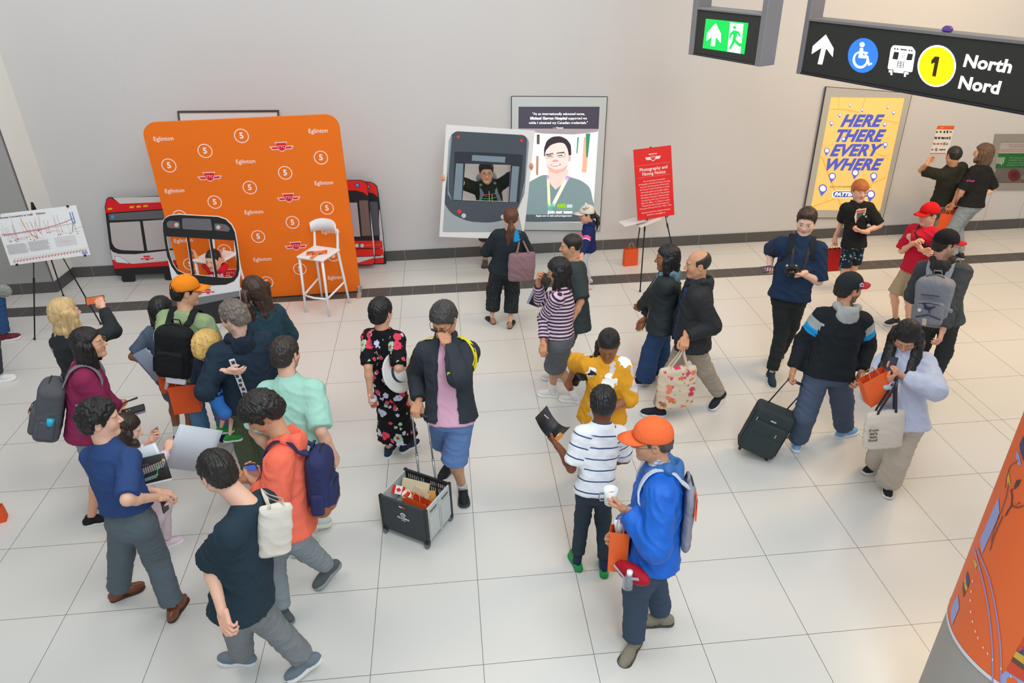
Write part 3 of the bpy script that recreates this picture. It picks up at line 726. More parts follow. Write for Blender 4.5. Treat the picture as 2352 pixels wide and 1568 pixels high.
# line 1 sign
Bn, L, hh, r = hsign('direction_sign', 'long hanging black sign reading North and Nord with a yellow 1 disc', (1850, 48), (1838, 165), .40, (2352, 105), (2352, 255))
L += 1.6
bbox(Bn, 'sign_box', 0, L, 0, hh, -D+.01, -.014, SIGNBK, r); bbox(Bn, 'housing', 0, L, hh, hh+.022, -D, 0, PAINT, r); bbox(Bn, 'housing', 0, L, -.018, 0, -D, 0, flat('3b3d40', .4, .5), r)
for x0, x1 in ((-.045, 0), (L, L+.05)): bbox(Bn, 'hanger_post', x0, x1, -.02, 3.1, -D, 0, PAINT, r)
BF = Board(Bn.O-Bn.N*.014, Bn.X); WL = lit('ffffff', 1.25)
BF.poly('arrow', [[(1001, 236), (1054, 330), (1048, 388), (1003, 328), (976, 440), (946, 436), (972, 325), (905, 368), (912, 315)]], WL, r, .002, cv=cv)
def pxloop(c, rx, ry, sk, n=28): return [(c[0]+rx*math.cos(2*math.pi*i/n)-sk*math.sin(2*math.pi*i/n)*ry, c[1]+ry*math.sin(2*math.pi*i/n)+.12*rx*math.cos(2*math.pi*i/n)) for i in range(n)]
BF.poly('access_disc', [pxloop((1255, 378), 102, 118, .12)], lit('2f6fe0', .8), r, .002, cv=cv)
BF.dot('wheelchair_symbol', (1250, 304), 17, WL, r, .0035, cv=cv)
BF.poly('wheelchair_symbol', [pxloop((1238, 408), 52, 58, .1), pxloop((1240, 404), 40, 46, .1)], WL, r, .0035, cv=cv)
BF.poly('wheelchair_symbol', [[(1236, 326), (1256, 328), (1258, 350), (1290, 356), (1288, 368), (1256, 364), (1254, 376), (1292, 382), (1300, 432), (1316, 426), (1318, 438), (1292, 448), (1280, 398), (1224, 394)]], WL, r, .0045, cv=cv)
BF.poly('train_symbol', [rr([(1462, 308), (1590, 318), (1613, 350), (1590, 492), (1423, 470), (1446, 328)], 10), rr([(1466, 352), (1502, 356), (1492, 408), (1454, 402)], 6), rr([(1560, 364), (1598, 368), (1588, 412), (1548, 410)], 6), [(1512, 358), (1545, 362), (1540, 404), (1506, 400)]], WL, r, .002, cv=cv)
BF.poly('train_symbol', [[(1515, 358), (1528, 359), (1522, 402), (1510, 400)]], WL, r, .003, cv=cv); BF.poly('train_symbol', [[(1532, 361), (1542, 362), (1537, 402), (1527, 401)]], WL, r, .003, cv=cv)
for c_ in ((1474, 332), (1492, 334), (1572, 344), (1588, 346)): BF.dot('train_symbol', c_, 6, SIGNBK, r, .0035, cv=cv, n=10)
BF.poly('train_symbol', [[(1512, 331), (1555, 337), (1554, 346), (1511, 340)]], SIGNBK, r, .0035, cv=cv)
for i in range(4): BF.poly('train_symbol', [[(1492-i*2, 418+i*12), (1534-i*2, 423+i*12), (1534-i*2, 427+i*12), (1492-i*2, 422+i*12)]], SIGNBK, r, .0035, cv=cv)
for a, b in (((1496, 414), (1486, 458)), ((1513, 416), (1508, 460)), ((1534, 418), (1528, 462))): BF.poly('train_symbol', [[a, (a[0]+4, a[1]), (b[0]+4, b[1]), b]], SIGNBK, r, .0035, cv=cv)
for L_ in ([(1466, 470), (1532, 478), (1530, 500), (1463, 492)], [(1432, 478), (1456, 480), (1454, 512), (1442, 510), (1444, 494), (1430, 492)], [(1538, 490), (1566, 494), (1564, 508), (1548, 506), (1546, 524), (1534, 522)]): BF.poly('train_symbol', [L_], WL, r, .002, cv=cv)
BF.poly('line_disc', [pxloop((1758, 450), 130, 142, .12)], lit('ffffff', 1), r, .002, cv=cv); BF.poly('line_disc', [pxloop((1758, 450), 119, 130, .12)], lit('f5c400', .85), r, .0032, cv=cv)
BF.poly('numeral', [[(1748, 384), (1778, 388), (1752, 522), (1728, 518), (1746, 426), (1722, 436), (1724, 410)]], lit('3d3410', .1), r, .0045, cv=cv)
BF.tx('lettering', 'North', cv(1948, 412), cv(2272, 456), WL, r, .002, bold=.03, h=30); BF.tx('lettering', 'Nord', cv(1912, 560), cv(2190, 600), WL, r, .002, bold=.03, h=30)
m = MB(); P = Bn.O+Bn.X*Bn.loc(2168, 76)[0]-Bn.N*.03+Bn.Z*(hh+.022); m.fr = np.array([Bn.X, Bn.N, Bn.Z]); m.O = P
m.box((0, 0, .018), (.034, .02, .016), bev=.008); m.box((0, 0, .035), (.022, .014, .006), bev=.004)
tag(m.build('toy', flat('6a4aa0', .5)), 'small purple toy standing on top of the hanging North sign', 'toy')

# --- wrapped column at the lower right
G = at_z(2085, 1625); RC = .42; dv = unit([G[0]-CAM[0], G[1]-CAM[1], 0]); CC = G+RC*np.array([dv[1], -dv[0], 0])
r = thing('column', 'round column wrapped in an orange film with purple lines, at the lower right', 'column', (CC[0], CC[1], 0))
def cyl(name, z0, z1, rad, mat, a0=0, a1=360, n=96, zf=None, zg=None, m=0):
    V = []; F = []
    for i in range(n+1):
        a = math.radians(a0+(a1-a0)*i/n); b = (zf(a) if zf else z0); t_ = (zg(a) if zg else z1)
        V += [[CC[0]+rad*math.cos(a), CC[1]+rad*math.sin(a), b], [CC[0]+rad*math.cos(a), CC[1]+rad*math.sin(a), t_]]
        if i: F.append([2*i-2, 2*i, 2*i+1, 2*i-1])
    return obj(name, V, F, mat, r, True)
cyl('concrete_shaft', 0, 6, RC-.004, cloth('a9a59f', .6, .1, .05, 200, name='concrete'))
def cpix(u, v, rad=None):
    """point of the photograph on the column's skin -> (angle, z)"""
    rad = rad or RC; d = ray(u, v); o_ = CAM[:2]-CC[:2]; A = d[:2]@d[:2]; B = 2*o_@d[:2]; C_ = o_@o_-rad*rad; q = max(B*B-4*A*C_, 0); t_ = (-B-math.sqrt(q))/(2*A); p = CAM+t_*d
    return math.atan2(p[1]-CC[1], p[0]-CC[0]), p[2]
zb = cpix(2300, 1560)[1]; cv = crop(2080, 940, 272/679)
zb = np.mean([cpix(*cv(300, 1320))[1], cpix(*cv(400, 1470))[1]])
cyl('orange_wrap', zb, 6, RC, flat('ef6a2a', .5, name='orange_film'))
cyl('white_edge', zb-.018, zb+.006, RC+.0015, flat('dfe2ee', .5))
def cpatch(name, pts, mat, lift=.002, sub=6):
    L = []
    for i in range(len(pts)):
        a, b = np.array(pts[i], float), np.array(pts[(i+1) % len(pts)], float)
        for k in range(sub): L.append(cpix(*cv(*(a+(b-a)*k/sub))))
    A = [(a*RC, z) for a, z in L]; V, F = shape([A]); V = np.array(V)
    if not len(V): return
    W_ = np.stack([CC[0]+(RC+lift)*np.cos(V[:, 0]/RC), CC[1]+(RC+lift)*np.sin(V[:, 0]/RC), V[:, 1]], 1); obj(name, W_, F, mat, r)
LIL = flat('9aa6dc', .5, name='blue_film'); NAVY = flat('4a4270', .5); YEL = flat('d9b23c', .5); BRN = flat('6a4234', .5); RDD = flat('dd4a2a', .5); PUR = flat('a98fc0', .5); INK = flat('4a3b46', .5)
def cstroke(name, pts, w, mat, lift=.003):
    P = np.array(pts, float); T = np.gradient(P, axis=0); T /= np.linalg.norm(T, axis=1)[:, None]; Nn = np.stack([-T[:, 1], T[:, 0]], 1)*w/2
    cpatch(name, [tuple(p) for p in P+Nn]+[tuple(p) for p in (P-Nn)[::-1]], mat, lift, 2)
cpatch('blue_shape', [(535, 500), (541, 600), (440, 828), (428, 750), (470, 650)], LIL)
cpatch('navy_shape', [(679, 150), (655, 200), (660, 245), (679, 300)], NAVY); cpatch('blue_shape', [(640, 235), (655, 262), (665, 320), (648, 318), (636, 270)], LIL)
cpatch('yellow_shape', [(592, 345), (606, 440), (586, 430), (583, 380)], YEL); cpatch('yellow_shape', [(397, 855), (414, 890), (403, 920), (393, 870)], YEL)
cpatch('navy_shape', [(356, 925), (370, 985), (358, 1025), (348, 1000), (350, 950)], NAVY); cpatch('yellow_shape', [(344, 950), (358, 1025), (348, 1045), (338, 1010)], YEL); cpatch('brown_shape', [(334, 985), (346, 1045), (334, 1078), (328, 1020)], BRN)
cpatch('blue_shape', [(302, 1060), (310, 1135), (268, 1240), (262, 1190), (262, 1150), (280, 1100)], LIL)
cstroke('purple_line', [(398, 800), (430, 920), (455, 1020), (476, 1130), (490, 1250), (500, 1370), (503, 1480), (500, 1568)], 9, PUR); cstroke('purple_line', [(412, 790), (440, 860), (480, 960), (508, 1080), (530, 1210), (545, 1340), (550, 1450), (545, 1568)], 9, PUR)
for a in ((386, 985), (378, 1045), (374, 1095), (376, 1160), (386, 1216), (402, 1272), (417, 1310), (447, 1364), (472, 1398), (500, 1433), (548, 1484), (604, 1530)): cpatch('white_dash', [(a[0]-3, a[1]-6), (a[0]+2, a[1]-8), (a[0]+5, a[1]+6), (a[0], a[1]+7)], WHITE, .0035, 2)
for i, (c_, L_) in enumerate(((RDD, [(640, 1390), (679, 1300), (679, 1370)]), (NAVY, [(655, 1350), (679, 1362), (679, 1410), (636, 1385)]), (YEL, [(636, 1385), (679, 1412), (679, 1460), (618, 1415)]), (BRN, [(618, 1415), (679, 1462), (679, 1495), (606, 1442)]), (RDD, [(606, 1442), (679, 1495), (679, 1560), (580, 1490)]), (LIL, [(575, 1495), (679, 1560), (679, 1640), (550, 1600), (548, 1520)]))): cpatch('striped_shape', L_, c_, .002)
cstroke('ink_line', [(560, 610), (530, 680), (505, 740), (487, 808)], 4, INK); cstroke('ink_line', [(540, 600), (520, 660), (505, 710), (492, 758)], 3, INK); cstroke('ink_line', [(575, 610), (590, 580), (610, 550), (614, 500), (608, 460), (620, 455)], 7, INK); cstroke('ink_line', [(610, 545), (630, 560), (650, 562), (679, 550)], 6, INK)
cpatch('ink_shape', [(625, 440), (640, 405), (665, 400), (650, 435), (625, 460)], INK, .003); cpatch('ink_shape', [(625, 535), (640, 545), (660, 538), (655, 528), (640, 550)], INK, .0032); cstroke('ink_line', [(575, 450), (580, 400), (600, 330), (620, 310), (640, 300), (650, 290)], 3, INK); cstroke('ink_line', [(595, 420), (580, 500), (560, 560), (548, 600)], 3, INK)
# ================================================================ backdrop, cutouts, easels, stool
def emblem(B, at, w, parent, white='f3e4e6', red='dd1230', lift=.003, rot=0, outline_only=False):
    """winged transit shield: white surround, red wings and shield, white interlaced letters"""
    def put(L, mat, lf):
        V, F = shape([[(x*w, z*w) for x, z in l] for l in L], .0006); B._put('emblem', V, F, mat, parent, lf, at, rot, 1, None)
    wm = flat(white, .6); rm = flat(red, .5)
    wing = lambda e: [(-.50-e, .045+e*.7), (-.17, .045+e), (-.17, .13), (-.20-e, .13), (-.26-e, .21+e), (.26+e, .21+e), (.20+e, .13), (.17, .13), (.17, .045+e), (.50+e, .045+e*.7), (.40+e*.4, -.10-e), (.13+e, -.10-e), (.07, -.17-e), (0, -.19-e), (-.07, -.17-e), (-.13-e, -.10-e), (-.40-e*.4, -.10-e)]
    put([wing(.008)], wm, lift)
    if not outline_only:
        put([[(-.43, .01), (-.185, .01), (-.155, -.065), (-.37, -.065)]], rm, lift+.0009); put([[(.43, .01), (.185, .01), (.155, -.065), (.37, -.065)]], rm, lift+.0009)
        put([[(-.205, .175), (.205, .175), (.15, -.03), (.09, -.12), (0, -.155), (-.09, -.12), (-.15, -.03)]], rm, lift+.0009)
        V, F = text('TTC', .155*w, bold=.008); B._put('emblem', V, F, wm, parent, lift+.002, (at[0], at[1]+.02*w), rot, 1, None)
    else:
        put([[(-.205, .175), (.205, .175), (.15, -.03), (.09, -.12), (0, -.155), (-.09, -.12), (-.15, -.03)]], flat('e0202a', .5), lift+.0009)
        V, F = text('TTC', .155*w, bold=.008); B._put('emblem', V, F, wm, parent, lift+.002, (at[0], at[1]+.02*w), rot, 1, None)
# --- orange fabric backdrop
BR_ = at_z(829, 672); TT = over(785, 262, BR_); HB = TT[2]; TLw = at_z(322, 283, HB)
Xb = unit([BR_[0]-TLw[0], BR_[1]-TLw[1], 0]); WB = np.linalg.norm((BR_-TLw)[:2]); O_ = np.array([TLw[0], TLw[1], 0])
Bd = Board(O_, Xb); r = thing('backdrop', 'big orange fabric photo backdrop printed with Eglinton and circled fives', 'backdrop', O_+Xb*WB/2)
V, F = shape([rrect(0, .03, WB, HB, [.16, .16, .05, .05], 8)], .05)
o = obj('fabric_panel', Bd.W(V, -.025), F, cloth('f0761e', .75, .12, .04, 1500), r)
for x in (.06, WB-.02):
    m = MB(O_+Xb*x+Bd.N*.0, np.array([Bd.X, Bd.N, Bd.Z])); m.lathe([(.024, .0), (.026, .004), (.026, .10), (.02, .104)], n=14); m.box((0, 0, .004), (.03, .2, .004), bev=.002); m.build('foot', flat('c9c4c2', .3, .6, name='aluminium'), r)
for x in (.045, WB-.045):
    m = MB(); m.tube([O_+Xb*x+Bd.N*-.025+V3(0, 0, .02), O_+Xb*x+Bd.N*-.025+V3(0, 0, HB-.1)], .016, 8, world=True); m.build('pole', flat('c9c4c2', .3, .6), r)
cv = crop(300, 230, .3125); PW = flat('fbeaea', .7, name='white_ink')
uR = np.array(Bd.loc(*cv(1399+52, 422)))-np.array(Bd.loc(*cv(1399-52, 422))); RAD = np.linalg.norm(uR)/2
for c_ in ((815, 262), (547, 373), (282, 480), (1399, 422), (1136, 534), (876, 642), (618, 749), (1443, 793), (1190, 898), (938, 1002), (362, 855), (438, 1205), (690, 1105), (1000, 1338), (1244, 1240), (1490, 1140)):
    a = Bd.loc(*cv(*c_)); Bd.art('printed_ring', [circ(0, 0, RAD, 40), circ(0, 0, RAD*.88, 40)], PW, r, .001, .0006, at=a)
    Bd.txt('printed_numeral', '5', RAD*1.15, PW, r, at=(a[0], a[1]), lift=.0012, bold=.035)
uE = np.linalg.norm(np.array(Bd.loc(*cv(1448, 224)))-np.array(Bd.loc(*cv(1308, 230))))
for c_ in ((242, 284), (845, 451), (1378, 226), (323, 666), (1420, 608), (906, 822), (388, 1032), (968, 1169), (1513, 1303), (1470, 966)):
    a = Bd.loc(*cv(*c_)); V, F = text('Eglinton', 1, bold=.012); k = uE/np.ptp(np.array(V)[:, 0]); Bd._put('printed_word', V, F, PW, r, .0012, a, 0, k, None)
uL = np.linalg.norm(np.array(Bd.loc(*cv(1200, 340)))-np.array(Bd.loc(*cv(1020, 345))))
for c_ in ((1110, 345), (582, 565), (1162, 719), (1216, 1073), (745, 1272)): emblem(Bd, Bd.loc(*cv(*c_)), uL, r, white='f6c8c8', lift=.0012)
# --- cutouts
def cutout(name, label, B, outline, holes, cv, th, base_mat, loc=None):
    lo = [B.loc(*cv(*p)) for p in outline]; xs = [p[0] for p in lo]; zs = [p[1] for p in lo]
    c_ = B.O+B.X*np.mean([min(xs), max(xs)])+B.Z*min(zs); r = thing(name, label, 'cutout', c_)
    B.art('board', [lo]+[[B.loc(*cv(*p)) for p in h] for h in holes], base_mat, r, -th/2, th)
    return r
FOAM = flat('e9eaec', .5, name='foam_board')
# bus
G = at_z(330, 646); Bb = Board(G, (1, -.03, 0), (0, .13, 1)); cv = crop(0, 400, 450/1568)
out = [(838, 262), (850, 200), (868, 184), (892, 184), (925, 193), (1250, 175), (1440, 166), (1475, 180), (1500, 240), (1490, 420), (1478, 600), (1462, 735), (1445, 790), (1402, 795), (1400, 850), (1335, 848), (1318, 838), (1312, 795), (1080, 803), (1083, 850), (1070, 863), (985, 862), (975, 848), (972, 815), (935, 812), (918, 790), (880, 600), (855, 400)]
r = cutout('bus_cutout', 'flat cutout of a red and white bus front standing left of the orange backdrop', Bb, out, [], cv, .012, BLACK)
Pq = lambda n, L, mt, lf=.002: Bb.poly(n, [L], mt, r, lf, .0008, cv=cv)
Pq('roof', [(905, 190), (1250, 179), (1435, 170), (1440, 215), (1250, 225), (962, 236)], flat('d6d2d0', .5)); Pq('red_band', [(846, 262), (854, 204), (872, 190), (888, 190), (965, 237), (1250, 225), (1470, 215), (1475, 262), (1262, 280), (845, 310)], flat('e0101c', .5))
for x in (863, 1037, 1092, 1147): Pq('marker_light', rr([(x, 270-(x-863)*.08), (x+36, 267-(x-863)*.08), (x+37, 283-(x-863)*.08), (x+1, 286-(x-863)*.08)], 5), flat('f0b41c', .5), .0035)
Pq('sign_panel', rr([(868, 318), (1275, 288), (1470, 275), (1468, 345), (1282, 355), (876, 370)], 8), flat('66666a', .5)); Bb.dot('lamp', (902, 341), 14, flat('27a9e0', .5), r, .0035, cv=cv)
GLS = flat('c3bdbc', .45); Pq('window', rr([(877, 388), (1120, 376), (1154, 612), (975, 608), (918, 590), (895, 540)], [6, 6, 6, 60, 30, 10]), GLS, .003); Pq('window', rr([(1143, 374), (1420, 355), (1415, 590), (1180, 612)], 6), GLS, .003)
Pq('bumper', [(884, 600), (905, 622), (950, 637), (1080, 640), (1330, 612), (1462, 600), (1458, 690), (1300, 700), (1065, 718), (900, 683)], flat('dcd8d8', .5)); Pq('red_band', [(900, 683), (1035, 718), (1340, 692), (1460, 680), (1455, 726), (915, 756)], flat('e0101c', .5))
Pq('headlamp', rr([(917, 653), (962, 657), (1038, 708), (1032, 716), (925, 706)], 14), flat('8a8a8c', .5), .003); Pq('headlamp', rr([(920, 656), (960, 660), (1033, 708), (1028, 712), (928, 702)], 14), flat('ececee', .5), .0038)
a = Bb.loc(*cv(1178, 672)); emblem(Bb, a, np.linalg.norm(np.array(Bb.loc(*cv(1243, 668)))-np.array(Bb.loc(*cv(1112, 676)))), r, lift=.004)
# two streetcars behind the backdrop
cv = crop(780, 380, 140/844)
for k, (dx, y0, lab) in enumerate(((0, 6.86, 'rear one of two red streetcar cutouts leaning by the wall right of the backdrop'), (-1, 6.70, 'front one of two red streetcar cutouts leaning by the wall right of the backdrop'))):
    G = np.array([-.35, y0-.005, 0]); Bt = Board(G, (1, -.05, 0), (0, .10 if k else .05, 1))
    if k == 0:
        out = [(-180, 215), (340, 222), (420, 226), (480, 250), (520, 290), (540, 400), (562, 600), (605, 950), (630, 1240), (648, 1355), (620, 1362), (-60, 1372), (-120, 900)]
        r = cutout('streetcar_cutout', lab, Bt, out, [], cv, .01, BLACK); r['group'] = 'red streetcar cutouts by the wall'
        Pq = lambda n, L, mt, lf=.002: Bt.poly(n, [L], mt, r, lf, .0008, cv=cv)
        Pq('white_side', [(548, 600), (562, 640), (598, 960), (614, 1180), (605, 1245), (612, 1268), (580, 1300), (545, 900)], flat('d5d2d4', .5)); Pq('red_roof', rr([(100, 232), (420, 232), (475, 255), (515, 300), (535, 440), (470, 385), (400, 372), (100, 372)], 10), flat('ee2420', .5), .003)
        Bt.dot('lamp', (392, 294), 28, flat('26262c', .5), r, .004, cv=cv); Bt.dot('lamp', (392, 294), 20, flat('56b4ec', .5), r, .005, cv=cv)
        Pq('window', [(300, 500), (522, 500), (560, 968), (300, 970)], flat('5e5b66', .5), .003); Pq('red_front', [(200, 1040), (588, 1040), (598, 1145), (200, 1155)], flat('ee2420', .5), .003); Pq('red_front', [(200, 1162), (600, 1150), (608, 1205), (602, 1240), (200, 1265)], flat('ee2420', .5), .003)
        Pq('white_band', [(200, 1275), (604, 1250), (606, 1268), (200, 1330)], flat('dedcdc', .5), .003); Pq('red_front', [(200, 1335), (610, 1270), (612, 1350), (200, 1362)], flat('ee2420', .5), .003); Pq('turn_signal', [(498, 1094), (566, 1092), (566, 1098), (498, 1100)], flat('dba63a', .5), .004)
    else:
        out = [(-600, 205), (290, 200), (345, 215), (385, 255), (400, 400), (420, 560), (450, 900), (470, 1100), (492, 1200), (490, 1350), (480, 1368), (400, 1380), (-420, 1390), (-560, 900)]
        r = cutout('streetcar_cutout', lab, Bt, out, [], cv, .01, BLACK); r['group'] = 'red streetcar cutouts by the wall'
        Pq = lambda n, L, mt, lf=.002: Bt.poly(n, [L], mt, r, lf, .0008, cv=cv)
        Pq('white_side', [(425, 620), (440, 760), (475, 1030), (486, 1200), (482, 1270), (468, 1150), (440, 880)], flat('d5d2d4', .5), .0036); Pq('red_roof', rr([(-590, 212), (290, 207), (340, 222), (378, 258), (397, 425), (330, 372), (230, 345), (-590, 345)], 10), flat('ee2420', .5), .003)
        Bt.dot('lamp', (247, 270), 30, flat('3a2430', .5), r, .004, cv=cv); Bt.dot('lamp', (247, 270), 22, flat('56b4ec', .5), r, .005, cv=cv)
        Pq('window', [(-300, 520), (242, 512), (288, 982), (-240, 985)], flat('b9b2bb', .5), .003); Pq('window', [(270, 484), (390, 480), (436, 970), (312, 974)], flat('7a6660', .5), .003)
        for x in (240, 314, 90): Bt.dot('headlamp', (x, 1106), 33, flat('3a2024', .5), r, .0042, cv=cv); Bt.dot('headlamp', (x, 1106), 27, flat('e2dcdc', .5), r, .005, cv=cv)
        Pq('red_front', [(-420, 1050), (455, 1040), (466, 1140), (-410, 1160)], flat('ee2420', .5), .003); Pq('red_front', [(-410, 1172), (468, 1155), (478, 1210), (474, 1250), (-400, 1280)], flat('ee2420', .5), .003)
        Pq('white_band', [(-380, 1290), (476, 1258), (480, 1276), (270, 1342), (-360, 1345)], flat('dedcdc', .5), .003); Pq('red_front', [(-360, 1352), (275, 1345), (484, 1278), (484, 1330), (460, 1366), (-350, 1378)], flat('ee2420', .5), .003); Pq('turn_signal', [(362, 1100), (437, 1096), (437, 1104), (362, 1108)], flat('dba63a', .5), .004)
# train cutout with the boy behind it
cv = crop(300, 230, .3125); y0 = 5.22; G = np.array([-2.2, y0, 0]); Bt = Board(G, (1, -.07, 0), (0, .05, 1))
hole = [(264, 1000), (500, 1014), (762, 1030), (775, 1110), (780, 1180), (778, 1250), (768, 1285), (742, 1303), (690, 1304), (600, 1296), (480, 1284), (400, 1276), (345, 1250), (310, 1200), (285, 1120), (272, 1060)]
zb_ = Bt.loc(*cv(600, 1600))
out = [(232, 905), (244, 872), (268, 852), (300, 843), (360, 838), (470, 844), (640, 853), (700, 872), (745, 915), (770, 965), (783, 1040), (798, 1160), (812, 1240), (800, 1330), (805, 1440), (812, 1560), (820, 1636), (400, 1660), (375, 1560), (345, 1480), (318, 1380), (300, 1300), (270, 1150), (250, 1040), (240, 960)]
r = cutout('train_cutout', 'black and grey train cutout with window openings, a boy looking through it', Bt, out, [hole], cv, .014, FOAM)
Pq = lambda n, L, mt, lf=.002: Bt.poly(n, L, mt, r, lf, .0008, cv=cv)
Pq('black_front', [[(236, 905), (248, 874), (272, 856), (300, 847), (360, 842), (470, 848), (640, 857), (698, 876), (741, 918), (765, 967), (778, 1040), (795, 1160), (800, 1240), (790, 1290), (760, 1330), (700, 1355), (600, 1360), (500, 1345), (400, 1310), (340, 1275), (300, 1220), (270, 1150), (250, 1040), (240, 960)], hole], flat('1c1b1e', .6))
Pq('rubber_trim', [rr([(318, 1385), (345, 1480), (420, 1460), (800, 1400), (802, 1440), (420, 1520), (362, 1525)], 5)], flat('7b7e84', .5)); Pq('skirt', [[(362, 1525), (420, 1520), (804, 1440), (814, 1560), (818, 1630), (402, 1655), (378, 1560)]], flat('26262b', .6))
for L_ in ([(262, 905), (285, 884), (360, 892), (364, 943), (275, 936)], [(379, 866), (588, 872), (603, 958), (381, 946)], [(615, 904), (700, 912), (733, 940), (722, 966), (620, 955)]): Pq('panel', [rr(L_, 12)], flat('6b6b70', .5), .003)
for c_, q_, mt in (((308, 918), 9, 'dd2030'), ((678, 938), 9, 'dd2030'), ((338, 915), 15, 'c9cdcc'), ((645, 933), 15, 'c9cdcc')): Bt.dot('headlamp', c_, q_, flat(mt, .5), r, .004, cv=cv)
for a, b in (((412, 1008), (452, 1282)), ((578, 1018), (622, 1300))):
    Bt.poly('window_bar', [[a, (a[0]+16, a[1]), (b[0]+16, b[1]+2), b]], flat('1c1b1e', .6), r, -.006, .012, cv=cv); Bt.poly('window_bar_edge', [[(a[0]-4, a[1]), a, b, (b[0]-4, b[1])]], FOAM, r, -.006, .013, cv=cv)
a = Bt.loc(*cv(568, 1406)); emblem(Bt, a, np.linalg.norm(np.array(Bt.loc(*cv(626, 1402)))-np.array(Bt.loc(*cv(508, 1410)))), r, lift=.003)
# white cutout held up in front of the wall
cv = crop(960, 200, 500/1307); G = np.array([1.2, 5.93, 0]); Bt = Board(G, (1, 0, 0), (0, .04, 1))
hole = [(284, 459), (556, 467), (543, 688), (267, 678)]
out = [(170, 226), (702, 262), (650, 760), (630, 908), (380, 907), (128, 898), (140, 700), (155, 450)]
r = cutout('streetcar_cutout', 'large white board with grey streetcar front, held up by a man behind its window', Bt, out, [hole], cv, .014, FOAM)
Pq = lambda n, L, mt, lf=.002: Bt.poly(n, L, mt, r, lf, .0008, cv=cv)
Pq('pale_side', [rr([(205, 275), (640, 295), (668, 330), (640, 640), (600, 740), (628, 870), (148, 870), (160, 700), (175, 480), (185, 320)], 10), [(283, 458), (557, 466), (544, 689), (266, 679)]], flat('a6b0b6', .55), .0012)
Pq('body', [rr([(225, 264), (640, 288), (664, 320), (650, 480), (636, 640), (590, 745), (540, 790), (440, 815), (300, 806), (200, 760), (160, 700), (166, 600), (190, 440), (200, 290)], [18, 18, 18, 10, 40, 60, 60, 60, 40, 40, 10, 10, 10, 10]), hole], flat('4a535e', .6), .0022)
Pq('mask', [rr([(220, 386), (400, 392), (631, 405), (605, 692), (210, 680)], 6), hole], flat('2c333e', .6), .0034)
Pq('sign_panel', [[(326, 407), (525, 418), (522, 453), (323, 441)]], flat('7f92a2', .5), .0046); Pq('side_panel', [[(229, 457), (272, 459), (262, 678), (212, 675)]], flat('7f92a2', .5), .0046); Pq('side_panel', [[(566, 473), (608, 476), (590, 690), (549, 688)]], flat('7f92a2', .5), .0046)
for L_ in ([(205, 290), (197, 300), (180, 500), (178, 640), (205, 682), (184, 620), (186, 500)], [(655, 310), (664, 320), (650, 480), (636, 620), (610, 700), (640, 560)]): Pq('chrome_line', [L_], flat('8d9cab', .5), .004)
for c_, q_, mt in (((242, 298), 9, 'ef3b30'), ((622, 320), 9, 'ef3b30'), ((249, 746), 12, 'ef3b30'), ((275, 771), 14, 'cdd2d6'), ((511, 778), 14, 'cdd2d6'), ((540, 755), 12, 'ef3b30')): Bt.dot('headlamp', c_, q_, flat(mt, .5), r, .0036, cv=cv)
CUT_D = Bt
# --- easels
IRON = flat('26272a', .45, .4, name='black_steel')
def easel(label, G1, G2, G3, apex, B, z0):
    r = thing('easel', label, 'easel', (np.array(G1)+G2+G3)/3*V3(1, 1, 0), 'black display easels'); A = np.array(apex)
    for i, g in enumerate((G1, G2, G3)):
        m = MB(); g = np.array(g, float); mid = g+(A-g)*.45
        m.tube([g+V3(0, 0, .004), mid], .0085, 8, world=True); m.tube([mid, A], .0062, 8, world=True); m.tube([mid-unit(A-g)*.03, mid+unit(A-g)*.03], .012, 8, world=True); m.build('leg', IRON, r)
        m = MB(g+V3(0, 0, .0)); m.lathe([(.006, 0), (.013, .001), (.013, .02), (.009, .028)], n=10); m.build('foot_cap', flat('151516', .6), r)
    m = MB(); m.tube([A-unit(A-np.array(G1))*.08, A+V3(0, 0, .03)], .013, 8, world=True); m.tube([A-unit(A-np.array(G2))*.08, A+V3(0, 0, .025)], .013, 8, world=True); m.build('head_clamp', IRON, r)
    for g in (G1, G2):
        g = np.array(g); u = A-g; t_ = (z0-.012)/u[2]; p = g+u*t_; m = MB(); m.tube([p, p+B.N*.05-V3(0, 0, .004), p+B.N*.055+V3(0, 0, .018)], .006, 6, world=True); m.build('ledge_hook', IRON, r)
    return r
# map on an easel, left
G1 = at_z(80, 780); G2 = at_z(232, 745); G3 = at_z(146, 680); a15 = math.radians(15)
Bm = Board(G1, (math.cos(a15), math.sin(a15), 0), unit(V3(-math.sin(a15)*.09, math.cos(a15)*.09, 1))); Bm.O = Bm.O+V3(0, -.0, 0)
ap = over(75, 470, (G1+G2)/2+V3(-.1, .22, 0)); z1 = Bm.loc(110, 596)[1]
r = easel('black easel by the left wall holding the transit map', G1, G2, G3, ap, Bm, z1)
Q = [(-12, 490), (180, 471), (205, 585), (22, 607)]; lo = [Bm.loc(*p) for p in Q]; x0 = (lo[0][0]+lo[3][0])/2; x1 = (lo[1][0]+lo[2][0])/2; zb = (lo[2][1]+lo[3][1])/2; zt = (lo[0][1]+lo[1][1])/2
c_ = Bm.O+Bm.X*(x0+x1)/2+Bm.Z*zb+Bm.N*.03; r = thing('map_board', 'white transit route map titled Routes Connecting to Line 5 on the left easel', 'map', c_); Bm.O = Bm.O+Bm.N*.03
Bm.art('board', [rrect(x0, zb, x1, zt, .004)], flat('eef0f3', .45, name='map_paper'), r, -.004, .007)
w_, h_ = x1-x0, zt-zb; px_ = lambda a, b: (x0+a*w_, zb+b*h_)
